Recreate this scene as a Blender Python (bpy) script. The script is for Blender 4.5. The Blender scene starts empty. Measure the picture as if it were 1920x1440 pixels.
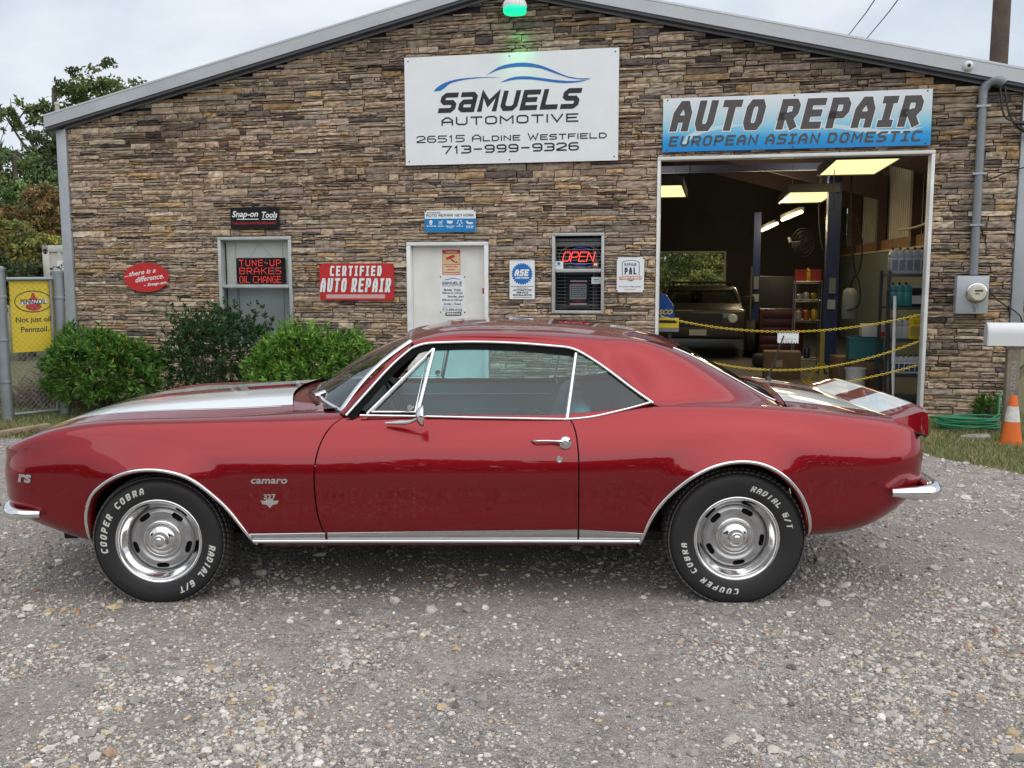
import bpy, bmesh, math, random
import numpy as np
from mathutils import Vector, Matrix
R_ = math.radians
random.seed(7); rng = np.random.default_rng(7)
sc = bpy.context.scene
COL = sc.collection
# ------------------------------------------------------------------ camera, sky, sun, exposure
CAM_H = 1.58; PITCH = R_(6.75); ROLL = R_(0.1)
cam = bpy.data.cameras.new('camera'); cam.sensor_width = 36.0; cam.lens = 1800.0 / 1920.0 * 36.0
cam.clip_start = 0.05; cam.clip_end = 2000
cam_o = bpy.data.objects.new('camera', cam); COL.objects.link(cam_o); sc.camera = cam_o
_cp, _sp, _c, _s = math.cos(PITCH), math.sin(PITCH), math.cos(ROLL), math.sin(ROLL)
FW = np.array([0, _cp, -_sp]); UP0 = np.array([0, _sp, _cp]); RT0 = np.array([1.0, 0, 0])
RT = _c * RT0 - _s * UP0; UPV = _s * RT0 + _c * UP0; CC = np.array([0, 0, CAM_H])
m = Matrix(((RT[0], UPV[0], -FW[0], 0), (RT[1], UPV[1], -FW[1], 0), (RT[2], UPV[2], -FW[2], CAM_H), (0, 0, 0, 1)))
cam_o.matrix_world = m
SUN_EL, SUN_AZ = R_(52), R_(150)          # azimuth from +Y towards +X
w = bpy.data.worlds.new('World'); sc.world = w; w.use_nodes = True
nt = w.node_tree; nt.nodes.clear()
def N(t, **k):
    n = nt.nodes.new(t)
    for a, b in k.items(): setattr(n, a, b)
    return n
wo = N('ShaderNodeOutputWorld'); bg = N('ShaderNodeBackground'); bg.inputs[1].default_value = 0.10
sky = N('ShaderNodeTexSky'); sky.sky_type = 'NISHITA'; sky.sun_disc = False
sky.sun_elevation = SUN_EL; sky.sun_rotation = SUN_AZ; sky.dust_density = 3.0; sky.air_density = 1.0
tc = N('ShaderNodeTexCoord'); mp = N('ShaderNodeMapping'); mp.inputs['Scale'].default_value = (1, 1, 2.6)
nz = N('ShaderNodeTexNoise'); nz.inputs['Scale'].default_value = 2.2; nz.inputs['Detail'].default_value = 7; nz.inputs['Roughness'].default_value = .55
nz.inputs['Distortion'].default_value = .4
rp = N('ShaderNodeValToRGB'); rp.color_ramp.elements[0].position = .32; rp.color_ramp.elements[1].position = .68
rp.color_ramp.elements[0].color = (3.5, 4.2, 5.0, 1); rp.color_ramp.elements[1].color = (6.6, 6.8, 7.1, 1)
mx = N('ShaderNodeMixRGB'); mx.inputs[0].default_value = .88
nt.links.new(tc.outputs['Generated'], mp.inputs[0]); nt.links.new(mp.outputs[0], nz.inputs[0])
nt.links.new(nz.outputs[0], rp.inputs[0]); nt.links.new(sky.outputs[0], mx.inputs[1]); nt.links.new(rp.outputs[0], mx.inputs[2])
nt.links.new(mx.outputs[0], bg.inputs[0]); nt.links.new(bg.outputs[0], wo.inputs[0])
sun = bpy.data.lights.new('sun', 'SUN'); sun.energy = 1.5; sun.angle = R_(110); sun.color = (1, .96, .9)
so = bpy.data.objects.new('sun', sun); COL.objects.link(so)
sd = Vector((math.sin(SUN_AZ) * math.cos(SUN_EL), math.cos(SUN_AZ) * math.cos(SUN_EL), math.sin(SUN_EL)))
so.rotation_euler = sd.to_track_quat('Z', 'Y').to_euler(); so.location = (0, -5, 20)
vs = sc.view_settings; vs.view_transform = 'Standard'; vs.look = 'None'; vs.gamma = 1; vs.exposure = 0.58
sc.cycles.max_bounces = 8; sc.cycles.transparent_max_bounces = 12; sc.cycles.use_denoising = True
# ------------------------------------------------------------------ pixel rays of the photograph (1920 x 1440) onto real planes
def ray(px, py): return (px - 960) / 1800.0 * RT - (py - 720) / 1800.0 * UPV + FW
PSI = R_(11.8)
BU = np.array([math.cos(PSI), -math.sin(PSI), 0]); BN = np.array([math.sin(PSI), math.cos(PSI), 0])
GZ_WALL = -0.15
BO = np.array([0, 12.186, 0.0])                      # origin of the building's frame, on its front plane
def on_wall(px, py, off=0.0):                       # -> (u along the wall, z), on the plane off metres in front of it
    d = ray(px, py); t = ((BO - CC) @ BN - off) / (d @ BN); q = CC + d * t - BO
    return float(q @ BU), float(q[2])
def b2w(u, v, z): return tuple(BO + BU * u + BN * v + np.array([0, 0, z]))   # v > 0 goes into the building
def at(px, py, y):                                   # point at world depth y
    d = ray(px, py); t = (y - CC[1]) / d[1]; return CC + d * t
def gz(x, y):                                        # ground height
    t = np.clip((np.asarray(y, float) + .10 * np.asarray(x, float) - 6.5) / 4.0, 0, 1); return GZ_WALL * t * t * (3 - 2 * t)
# ------------------------------------------------------------------ materials
MATS = {}
def mat(name, col=(.5, .5, .5), rough=.6, metal=0, spec=.5, coat=0, var=0, vscale=8, bump=0, bscale=40, emit=None, estr=1, alpha=None, attr=None, coatr=.03, sheen=0):
    if name in MATS: return MATS[name]
    M = bpy.data.materials.new(name); M.use_nodes = True; t = M.node_tree; b = t.nodes['Principled BSDF']
    b.inputs['Base Color'].default_value = (*col, 1); b.inputs['Roughness'].default_value = rough; b.inputs['Metallic'].default_value = metal
    b.inputs['Specular IOR Level'].default_value = spec; b.inputs['Coat Weight'].default_value = coat; b.inputs['Coat Roughness'].default_value = coatr
    tcn = None
    def coords():
        nonlocal tcn
        if tcn is None: tcn = t.nodes.new('ShaderNodeTexCoord')
        return tcn.outputs['Object']
    src = None
    if attr:
        a = t.nodes.new('ShaderNodeAttribute'); a.attribute_name = attr; src = a.outputs['Color']
    if var:
        n = t.nodes.new('ShaderNodeTexNoise'); n.inputs['Scale'].default_value = vscale; n.inputs['Detail'].default_value = 6
        t.links.new(coords(), n.inputs['Vector'])
        r = t.nodes.new('ShaderNodeMapRange'); r.inputs['From Min'].default_value = .3; r.inputs['From Max'].default_value = .7
        r.inputs['To Min'].default_value = 1 - var; r.inputs['To Max'].default_value = 1 + var; t.links.new(n.outputs[0], r.inputs['Value'])
        mm = t.nodes.new('ShaderNodeVectorMath'); mm.operation = 'SCALE'
        if src is not None: t.links.new(src, mm.inputs[0])
        else: mm.inputs[0].default_value = col
        t.links.new(r.outputs[0], mm.inputs['Scale']); src = mm.outputs[0]
        r2 = t.nodes.new('ShaderNodeMapRange'); r2.inputs['To Min'].default_value = max(.02, rough - .1); r2.inputs['To Max'].default_value = min(1, rough + .1)
        t.links.new(n.outputs[0], r2.inputs['Value']); t.links.new(r2.outputs[0], b.inputs['Roughness'])
    if src is not None: t.links.new(src, b.inputs['Base Color'])
    if bump:
        n = t.nodes.new('ShaderNodeTexNoise'); n.inputs['Scale'].default_value = bscale; n.inputs['Detail'].default_value = 5
        t.links.new(coords(), n.inputs['Vector'])
        bp = t.nodes.new('ShaderNodeBump'); bp.inputs['Strength'].default_value = bump; bp.inputs['Distance'].default_value = .01
        t.links.new(n.outputs[0], bp.inputs['Height']); t.links.new(bp.outputs[0], b.inputs['Normal'])
    if emit: b.inputs['Emission Color'].default_value = (*emit, 1); b.inputs['Emission Strength'].default_value = estr
    MATS[name] = M; return M
def glass(name, tint, refl=1.0):
    if name in MATS: return MATS[name]
    M = bpy.data.materials.new(name); M.use_nodes = True; t = M.node_tree; t.nodes.clear()
    o = t.nodes.new('ShaderNodeOutputMaterial'); tr = t.nodes.new('ShaderNodeBsdfTransparent'); gl = t.nodes.new('ShaderNodeBsdfGlossy')
    tr.inputs[0].default_value = (*tint, 1); gl.inputs['Roughness'].default_value = .015
    fr = t.nodes.new('ShaderNodeFresnel'); ge = t.nodes.new('ShaderNodeNewGeometry'); io = t.nodes.new('ShaderNodeMapRange'); io.inputs[3].default_value = 1.5; io.inputs[4].default_value = 1 / 1.5
    t.links.new(ge.outputs['Backfacing'], io.inputs[0]); t.links.new(io.outputs[0], fr.inputs[0])      # the sheet reflects the same from both of its sides
    mu = t.nodes.new('ShaderNodeMath'); mu.operation = 'MULTIPLY'; mu.inputs[1].default_value = refl; mu.use_clamp = True
    mx = t.nodes.new('ShaderNodeMixShader'); t.links.new(fr.outputs[0], mu.inputs[0]); t.links.new(mu.outputs[0], mx.inputs[0])
    t.links.new(tr.outputs[0], mx.inputs[1]); t.links.new(gl.outputs[0], mx.inputs[2]); t.links.new(mx.outputs[0], o.inputs[0])
    MATS[name] = M; return M
# ------------------------------------------------------------------ mesh builder
def text_geo(s, size=1.0, bold=0.0, shear=0.0, spacing=1.0, align='CENTER', sx=1.0):
    c = bpy.data.curves.new('t', 'FONT'); c.body = s; c.size = size; c.offset = bold; c.shear = shear; c.space_character = spacing
    c.align_x = align; c.align_y = 'CENTER'; c.resolution_u = 3; c.fill_mode = 'FRONT'
    o = bpy.data.objects.new('t', c); me = bpy.data.meshes.new_from_object(o)
    v = [(p.co.x * sx, p.co.y) for p in me.vertices]; f = [tuple(p.vertices) for p in me.polygons]
    bpy.data.objects.remove(o); bpy.data.curves.remove(c); bpy.data.meshes.remove(me)
    return v, f
class MB:
    def __init__(s): s.v = []; s.f = []; s.m = []; s.c = None
    def add(s, v, f, m=0):
        o = len(s.v); s.v.extend([tuple(map(float, p)) for p in v]); s.f.extend([tuple(i + o for i in q) for q in f]); s.m.extend([m] * len(f)); return s
    def box(s, x0, x1, y0, y1, z0, z1, m=0):
        v = [(x0, y0, z0), (x1, y0, z0), (x1, y1, z0), (x0, y1, z0), (x0, y0, z1), (x1, y0, z1), (x1, y1, z1), (x0, y1, z1)]
        return s.add(v, [(0, 3, 2, 1), (4, 5, 6, 7), (0, 1, 5, 4), (1, 2, 6, 5), (2, 3, 7, 6), (3, 0, 4, 7)], m)
    def bar(s, a, b, w, h, m=0, up=(0, 0, 1)):          # rectangular bar from a to b
        a, b = Vector(a), Vector(b); d = (b - a).normalized(); u = Vector(up)
        if abs(d.dot(u)) > .98: u = Vector((1, 0, 0))
        r = d.cross(u).normalized(); u = r.cross(d); v = []
        for p in (a, b):
            for i, j in ((-1, -1), (1, -1), (1, 1), (-1, 1)): v.append(p + r * (i * w / 2) + u * (j * h / 2))
        return s.add(v, [(0, 1, 2, 3), (7, 6, 5, 4), (0, 4, 5, 1), (1, 5, 6, 2), (2, 6, 7, 3), (3, 7, 4, 0)], m)
    def tube(s, pts, r, n=8, closed=False, m=0, caps=True, flat=1.0, updir=None):
        P = [Vector(p) for p in pts]; k = len(P); rr = r if hasattr(r, '__len__') else [r] * k; rings = []
        nrm = None
        for i in range(k):
            a = P[i - 1] if (i > 0 or closed) else P[i]; b = P[(i + 1) % k] if (i < k - 1 or closed) else P[i]
            d = (b - a).normalized()
            if nrm is None:
                nrm = Vector(updir) if updir else (Vector((0, 0, 1)) if abs(d.z) < .9 else Vector((1, 0, 0)))
            nrm = (nrm - d * nrm.dot(d)).normalized(); bn = d.cross(nrm)
            rings.append([P[i] + (nrm * math.cos(2 * math.pi * j / n) * flat + bn * math.sin(2 * math.pi * j / n)) * rr[i] for j in range(n)])
        v = [q for g in rings for q in g]; f = []
        for i in range(k if closed else k - 1):
            for j in range(n):
                a, b = i * n + j, i * n + (j + 1) % n; c, d = ((i + 1) % k) * n + (j + 1) % n, ((i + 1) % k) * n + j
                f.append((a, b, c, d))
        if caps and not closed: f += [tuple(range(n))[::-1], tuple(range((k - 1) * n, k * n))]
        return s.add(v, f, m)
    def lathe(s, prof, n=48, M=None, m=0, close=False):   # prof: (radius, axial); axis is local -Y (towards viewer), in x-z plane
        v = []; f = []
        for r, a in prof:
            for j in range(n):
                t = 2 * math.pi * j / n; v.append((r * math.cos(t), -a, r * math.sin(t)))
        k = len(prof)
        for i in range(k - 1 if not close else k):
            for j in range(n):
                i2 = (i + 1) % k; f.append((i * n + j, i * n + (j + 1) % n, i2 * n + (j + 1) % n, i2 * n + j))
        if M is not None: v = [M @ Vector(p) for p in v]
        return s.add(v, f, m)
    def grid(s, P, m=0, flip=False, close=False):
        P = np.asarray(P); a, b = P.shape[:2]; f = []
        for i in range(a - 1):
            for j in range(b - 1):
                q = (i * b + j, i * b + j + 1, (i + 1) * b + j + 1, (i + 1) * b + j); f.append(q[::-1] if flip else q)
        return s.add(P.reshape(-1, 3), f, m)
    def prism(s, poly, fn, d0, d1, m=0):                # poly of 2d points, fn(a, b, depth) -> 3d
        n = len(poly); v = [fn(a, b, d0) for a, b in poly] + [fn(a, b, d1) for a, b in poly]
        return s.add(v, [tuple(range(n)), tuple(range(2 * n - 1, n - 1, -1))] + [(i, i + n, (i + 1) % n + n, (i + 1) % n) for i in range(n)], m)
    def flat(s, poly, fn, m=0): return s.add([fn(a, b) for a, b in poly], [tuple(range(len(poly)))], m)
    def text(s, txt, fn, size, m=0, **k):
        v, f = text_geo(txt, size, **k); return s.add([fn(a, b) for a, b in v], f, m)
    def build(s, name, mats, parent=None, smooth=None, loc=None, colors=None, bevel=0):
        me = bpy.data.meshes.new(name); me.from_pydata(s.v, [], s.f)
        for q in (mats if isinstance(mats, (list, tuple)) else [mats]): me.materials.append(q)
        if len(set(s.m)) > 1: me.polygons.foreach_set('material_index', s.m)
        if smooth is not None:
            me.polygons.foreach_set('use_smooth', [True] * len(s.f))
            if smooth < 180: me.set_sharp_from_angle(angle=R_(smooth))
        if colors is not None:
            ca = me.color_attributes.new('Col', 'FLOAT_COLOR', 'POINT'); ca.data.foreach_set('color', np.asarray(colors, dtype=np.float32).ravel())
        me.update()
        o = bpy.data.objects.new(name, me); COL.objects.link(o)
        if bevel:
            bm = bmesh.new(); bm.from_mesh(me); bmesh.ops.recalc_face_normals(bm, faces=bm.faces)
            es = [e for e in bm.edges if len(e.link_faces) == 2 and e.calc_face_angle(0) > .6]
            bmesh.ops.bevel(bm, geom=es, offset=bevel, segments=2, profile=.5, affect='EDGES', clamp_overlap=True); bm.to_mesh(me); bm.free()
            me.polygons.foreach_set('use_smooth', [True] * len(me.polygons)); me.set_sharp_from_angle(angle=R_(40))
        if parent is not None: o.parent = parent
        if loc is not None: o.location = loc
        return o
def big_mesh(name, V, F, mats, parent=None, colors=None, smooth=False, mi=None):   # numpy meshes; F is (n,4) or (n,3)
    me = bpy.data.meshes.new(name); V = np.asarray(V, np.float32); F = np.asarray(F, np.int32); k = F.shape[1]
    me.vertices.add(len(V)); me.vertices.foreach_set('co', V.ravel()); me.loops.add(F.size); me.loops.foreach_set('vertex_index', F.ravel())
    me.polygons.add(len(F)); me.polygons.foreach_set('loop_start', np.arange(len(F), dtype=np.int32) * k)
    try: me.polygons.foreach_set('loop_total', np.full(len(F), k, np.int32))
    except Exception: pass
    for q in (mats if isinstance(mats, (list, tuple)) else [mats]): me.materials.append(q)
    if mi is not None: me.polygons.foreach_set('material_index', np.asarray(mi, np.int32))
    me.polygons.foreach_set('use_smooth', np.full(len(F), bool(smooth)))
    me.update(calc_edges=True)
    if colors is not None:
        ca = me.color_attributes.new('Col', 'FLOAT_COLOR', 'POINT'); ca.data.foreach_set('color', np.asarray(colors, np.float32).ravel())
    o = bpy.data.objects.new(name, me); COL.objects.link(o)
    if parent is not None: o.parent = parent
    return o
def tag(o, label=None, cat=None, group=None, kind=None):
    if label: o['label'] = label
    if cat: o['category'] = cat
    if group: o['group'] = group
    if kind: o['kind'] = kind
    return o
def thing(name, loc, rz=0, label=None, cat=None, group=None):
    o = bpy.data.objects.new(name, None); COL.objects.link(o); o.location = loc; o.rotation_euler = (0, 0, rz); o.empty_display_size = .1
    return tag(o, label, cat, group)
def wall_thing(name, u, z, label, cat, group=None, v=0.0): return thing(name, b2w(u, v, z), -PSI, label, cat, group)
def dup(o, loc=None, rz=None, label=None):
    def cp(a, par):
        c = a.copy(); COL.objects.link(c); c.parent = par
        for ch in a.children: cp(ch, c)
        return c
    r = cp(o, None)
    if loc is not None: r.location = loc
    if rz is not None: r.rotation_euler = (0, 0, rz)
    if label: r['label'] = label
    return r
def part(o, label): o['label'] = label; return o
# ------------------------------------------------------------------ stroke lettering: each glyph is a set of polylines on a 0..1 grid
GL = {
'A': ['0,0 0,.62 .35,1 .65,1 1,.62 1,0', '0,.38 1,.38'], 'B': ['0,0 0,1 .75,1 1,.85 1,.65 .8,.52', '0,.52 .8,.52 1,.38 1,.15 .75,0 0,0'], 'C': ['1,1 .2,1 0,.8 0,.2 .2,0 1,0'], 'D': ['0,0 0,1 .7,1 1,.7 1,.3 .7,0 0,0'],
'E': ['1,1 0,1 0,0 1,0', '0,.52 .85,.52'], 'F': ['1,1 0,1 0,0', '0,.52 .85,.52'], 'G': ['1,1 .2,1 0,.8 0,.2 .2,0 1,0 1,.48 .55,.48'], 'H': ['0,0 0,1', '1,0 1,1', '0,.5 1,.5'], 'I': ['.5,0 .5,1'], 'J': ['1,1 1,.2 .8,0 .2,0 0,.2'],
'K': ['0,0 0,1', '1,1 .05,.45', '.35,.62 1,0'], 'L': ['0,1 0,0 1,0'], 'M': ['0,0 0,1 .5,.35 1,1 1,0'], 'N': ['0,0 0,1 1,0 1,1'], 'O': ['.2,0 0,.2 0,.8 .2,1 .8,1 1,.8 1,.2 .8,0 .2,0'], 'P': ['0,0 0,1 .8,1 1,.85 1,.58 .8,.42 0,.42'],
'Q': ['.2,0 0,.2 0,.8 .2,1 .8,1 1,.8 1,.2 .8,0 .2,0', '.6,.3 1,-.1'], 'R': ['0,0 0,1 .8,1 1,.85 1,.58 .8,.42 0,.42', '.5,.42 1,0'], 'S': ['1,1 .2,1 0,.85 0,.65 .2,.52 .8,.52 1,.36 1,.15 .8,0 0,0'], 'T': ['0,1 1,1', '.5,1 .5,0'], 'U': ['0,1 0,.2 .2,0 .8,0 1,.2 1,1'], 'V': ['0,1 .5,0 1,1'],
'W': ['0,1 .25,0 .5,.7 .75,0 1,1'], 'X': ['0,0 1,1', '0,1 1,0'], 'Y': ['0,1 .5,.5 1,1', '.5,.5 .5,0'], 'Z': ['0,1 1,1 0,0 1,0'], '/': ['.1,-.05 .9,1.05'], '-': ['.1,.5 .9,.5'], '.': ['.4,.03 .55,.03'], ' ': [],
'0': ['.2,0 0,.2 0,.8 .2,1 .8,1 1,.8 1,.2 .8,0 .2,0'], '1': ['.2,.8 .55,1 .55,0'], '2': ['0,.85 .2,1 .8,1 1,.82 1,.6 0,.12 0,0 1,0'], '3': ['0,1 .8,1 1,.85 1,.65 .8,.52 .3,.52', '.8,.52 1,.38 1,.15 .8,0 0,0'], '4': ['.75,0 .75,1 0,.3 1,.3'], '5': ['1,1 .05,1 0,.56 .8,.56 1,.4 1,.15 .8,0 0,0'], '6': ['.9,1 .2,1 0,.8 0,.2 .2,0 .8,0 1,.18 1,.4 .8,.55 0,.55'], '7': ['0,1 1,1 .4,0'], '8': ['.2,.52 0,.66 0,.86 .2,1 .8,1 1,.86 1,.66 .8,.52 .2,.52 0,.38 0,.15 .2,0 .8,0 1,.15 1,.38 .8,.52'], '9': ['.1,0 .8,0 1,.2 1,.8 .8,1 .2,1 0,.85 0,.62 .2,.46 1,.46'],
'a': ['0,1 .8,1 1,.85 1,0 .2,0 0,.12 0,.38 .15,.52 1,.52'], 'i': ['0,1 1,1', '.5,1 .5,0', '0,0 1,0']}
def stroke_polys(ch): return [[tuple(float(q) for q in p.split(',')) for p in l.split()] for l in GL.get(ch, [])]
def stroke_geo(ch, w, h, th, shear=0.0, bevel=0.0, sub=1):     # -> [(x, y, layer)], faces ; the stroke is th wide and stays inside the w x h cell
    V, Fc = [], []
    for lay, pl in enumerate(stroke_polys(ch)):
        P = [np.array((th / 2 + x * (w - th), th / 2 + y * (h - th))) for x, y in pl]; closed = len(P) > 3 and np.allclose(P[0], P[-1])
        if sub > 1: P = [P[i] + (P[i + 1] - P[i]) * k / sub for i in range(len(P) - 1) for k in range(sub)] + [P[-1]]
        if closed: P = P[:-1]
        n = len(P); L, R2 = [], []
        for i in range(n):
            a = P[i - 1] if (i > 0 or closed) else None; b = P[(i + 1) % n] if (i < n - 1 or closed) else None; p = P[i]
            d1 = None if a is None else (p - a) / np.linalg.norm(p - a); d2 = None if b is None else (b - p) / np.linalg.norm(b - p)
            if d1 is None: d1 = d2; p = p - d2 * (th / 2)
            if d2 is None: d2 = d1; p = p + d1 * (th / 2)
            n1 = np.array((-d1[1], d1[0])); n2 = np.array((-d2[1], d2[0])); mm = n1 + n2; mm /= max(np.linalg.norm(mm), 1e-6); k = min(1 / max(mm @ n1, .35), 1.9)
            L.append(p + mm * k * th / 2); R2.append(p - mm * k * th / 2)
        o = len(V)
        for q in L + R2: V.append((q[0] + shear * (q[1] - h / 2), q[1], lay))
        for i in range(n if closed else n - 1): Fc.append((o + i, o + n + i, o + n + (i + 1) % n, o + (i + 1) % n))
    return V, Fc
def stroke_text(mb, txt, fn, w, h, th, gap=None, shear=0.0, m=0, small=None, widths=None):   # fn(x, y, layer) -> 3d ; returns advance width
    gap = th * .6 if gap is None else gap; x = 0.0
    for ch in txt:
        cw, chh = w, h
        c = ch
        if ch == ' ': x += w * .62; continue
        if small and ch.islower(): c = ch.upper(); cw, chh = w * small, h * small
        if c in 'Ii1.': cw = max(th, w * (.30 if c in 'I.' else (.75 if c == 'i' else .6)))
        if c == 'I' : cw = th * 1.02
        if c in 'MW': cw *= 1.15
        V, f = stroke_geo(c, cw, chh, th, shear); mb.add([fn(x + a, b, l) for a, b, l in V], f, m); x += cw + gap
    return x - gap
def stroke_width(txt, w, th, gap=None, small=None):
    class D:
        def add(s, *a): pass
    return stroke_text(D(), txt, lambda a, b, l: (0, 0, 0), w, w, th, gap, 0, 0, small)
# ------------------------------------------------------------------ the car (x to the rear, -y to the viewer)
class Spl:                                             # natural cubic through rows of Y at knots
    def __init__(s, t, Y=None):
        s.t = np.asarray(t, float); n = len(s.t); h = np.diff(s.t); A = np.zeros((n, n)); B = np.zeros((n, n)); A[0, 0] = A[-1, -1] = 1
        for i in range(1, n - 1):
            A[i, i - 1] = h[i - 1]; A[i, i] = 2 * (h[i - 1] + h[i]); A[i, i + 1] = h[i]
            B[i, i - 1] = 6 / h[i - 1]; B[i, i] = -6 / h[i - 1] - 6 / h[i]; B[i, i + 1] = 6 / h[i]
        s.T = np.linalg.solve(A, B); s.Y = None if Y is None else np.asarray(Y, float)
    def w(s, u):                                       # weights (N, n) so that value = w @ Y
        u = np.asarray(u, float).ravel(); t = s.t; i = np.clip(np.searchsorted(t, u) - 1, 0, len(t) - 2); h = t[i + 1] - t[i]
        a = (t[i + 1] - u) / h; b = (u - t[i]) / h; W = np.zeros((len(u), len(t))); r = np.arange(len(u))
        W[r, i] += a; W[r, i + 1] += b
        W += ((a ** 3 - a) * h * h / 6)[:, None] * s.T[i] + ((b ** 3 - b) * h * h / 6)[:, None] * s.T[i + 1]
        return W
    def __call__(s, u): return s.w(u) @ s.Y
def curve(pts, n=60):                                  # smooth curve through 3d points
    P = np.array(pts, float); t = np.r_[0, np.cumsum(np.linalg.norm(np.diff(P, axis=0), axis=1))]; return Spl(t, P)(np.linspace(0, t[-1], n))
def fx(xs, ys): sp = Spl(xs, np.array(ys, float)[:, None]); return lambda x: sp(np.atleast_1d(x))[:, 0]
#  plan: x, half width, sill z, shoulder z, shoulder inset, inner edge (half width, z)
ST = np.array([
 (-2.192, .585, .450, .706, .020, .560, .712), (-2.178, .680, .445, .712, .022, .600, .716), (-2.126, .770, .420, .734, .030, .635, .742),
 (-2.036, .838, .395, .768, .045, .640, .778), (-1.920, .868, .360, .808, .060, .635, .812), (-1.700, .892, .300, .850, .080, .628, .842),
 (-1.390, .905, .285, .863, .092, .622, .858), (-1.000, .905, .283, .868, .098, .618, .876), (-.610, .903, .283, .870, .100, .640, .905),
 (-.200, .903, .283, .880, .100, .775, .892), (.200, .903, .283, .881, .100, .775, .892), (.620, .905, .283, .886, .100, .775, .897),
 (.900, .910, .285, .905, .105, .755, .935), (1.130, .914, .290, .918, .108, .735, .938), (1.370, .915, .300, .920, .110, .705, .935),
 (1.750, .900, .335, .899, .110, .660, .905), (2.000, .864, .365, .866, .095, .640, .885), (2.170, .815, .440, .838, .075, .630, .868),
 (2.275, .745, .500, .812, .055, .600, .850), (2.318, .660, .515, .800, .035, .560, .842), (2.335, .560, .520, .797, .025, .500, .838)])
def net():
    out = []
    for x, h, zb, zs, ins, h8, z8 in ST:
        zr = lambda f: zb + f * (zs - zb)
        out.append([(x, h - .22, zb - .025), (x, h - .07, zb - .004), (x, h - .030, zb + .035), (x, h - .007, zr(.34)), (x, h, zr(.55)),
                    (x, h - .006 - .05 * ins, zr(.71)), (x, h - .012 - .32 * ins, zr(.86)), (x, h - ins, zs), (x, h8, z8)])
    return np.array(out)
NET = net(); KT = np.array([0, .15, .20, .33, .45, .545, .64, .75, .93])
SX = Spl(np.r_[0, np.cumsum(np.hypot(np.diff(ST[:, 0]), np.diff(ST[:, 1])))]); TX = Spl(KT)
SMAX = SX.t[-1]
ARF = np.array([(-1.700, .30), (-1.698, .342), (-1.697, .438), (-1.669, .522), (-1.592, .596), (-1.497, .644), (-1.392, .662), (-1.288, .654), (-1.187, .619), (-1.095, .544), (-1.016, .459), (-.956, .374), (-.900, .284), (-.885, .26)])
ARR = np.array([(.905, .26), (.918, .304), (.952, .404), (1.012, .501), (1.086, .580), (1.176, .648), (1.286, .691), (1.372, .701), (1.474, .686), (1.567, .635), (1.644, .556), (1.692, .468), (1.712, .373), (1.714, .31)])
ARF = curve(np.c_[ARF, np.zeros(14)], 240)[:, :2]; ARR = curve(np.c_[ARR, np.zeros(14)], 240)[:, :2]
def F(s, t):                                           # flank surface, right (viewer) half with y < 0, flared over the wheels
    s = np.clip(np.asarray(s, float).ravel(), 0, SMAX); t = np.clip(np.asarray(t, float).ravel(), KT[0], KT[-1])
    P = np.einsum('ns,skd,nk->nd', SX.w(s), NET, TX.w(t))
    for A in (ARF, ARR):
        near = (P[:, 0] > A[:, 0].min() - .2) & (P[:, 0] < A[:, 0].max() + .2)
        if near.any():
            d = np.sqrt(((P[near][:, None, [0, 2]] - A[None]) ** 2).sum(2)).min(1); wdt = .125
            k = .022 * np.clip(1 - d / wdt, 0, 1) ** 2 * np.clip((P[near][:, 2] - .47) / .18, 0, 1) ** 1.5
            P[near, 1] += k
    P[:, 1] *= -1; return P
def inv(x, z, s0, t0, it=8):                           # (s,t) of the surface point with that x, z
    s, t = np.array(s0, float), np.array(t0, float); e = 1e-4
    for _ in range(it):
        P = F(s, t); A = (F(s + e, t) - P) / e; B = (F(s, t + e) - P) / e; rx, rz = x - P[:, 0], z - P[:, 2]
        D = A[:, 0] * B[:, 2] - A[:, 2] * B[:, 0]; D = np.where(abs(D) < 1e-6, 1e-6, D)
        s = np.clip(s + np.clip((rx * B[:, 2] - rz * B[:, 0]) / D, -.1, .1), 0, SMAX); t = np.clip(t + np.clip((A[:, 0] * rz - A[:, 2] * rx) / D, -.1, .1), 0, KT[-1])
    return s, t
_ss = np.linspace(0, SMAX, 1500); _xs = F(_ss, np.full(1500, .45))[:, 0]
def s_of(x): return np.interp(x, _xs, _ss)
def on_flank(x, z, lift=0.0):                          # 3d point on the flank at that side position
    x, z = np.atleast_1d(x).astype(float), np.atleast_1d(z).astype(float)
    s, t = inv(x, z, s_of(x), np.interp(z, [.28, .33, .46, .6, .7, .8, .88], [.15, .2, .33, .45, .545, .64, .75])); P = F(s, t); P[:, 1] -= lift; return P
def in_poly(p, poly):
    x, y = p[:, 0], p[:, 1]; r = np.zeros(len(p), bool); q = np.roll(poly, -1, 0)
    for (x0, y0), (x1, y1) in zip(poly, q):
        c = ((y0 > y) != (y1 > y)); r ^= c & (x < (x1 - x0) * (y - y0) / ((y1 - y0) if y1 != y0 else 1e-9) + x0)
    return r
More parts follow.
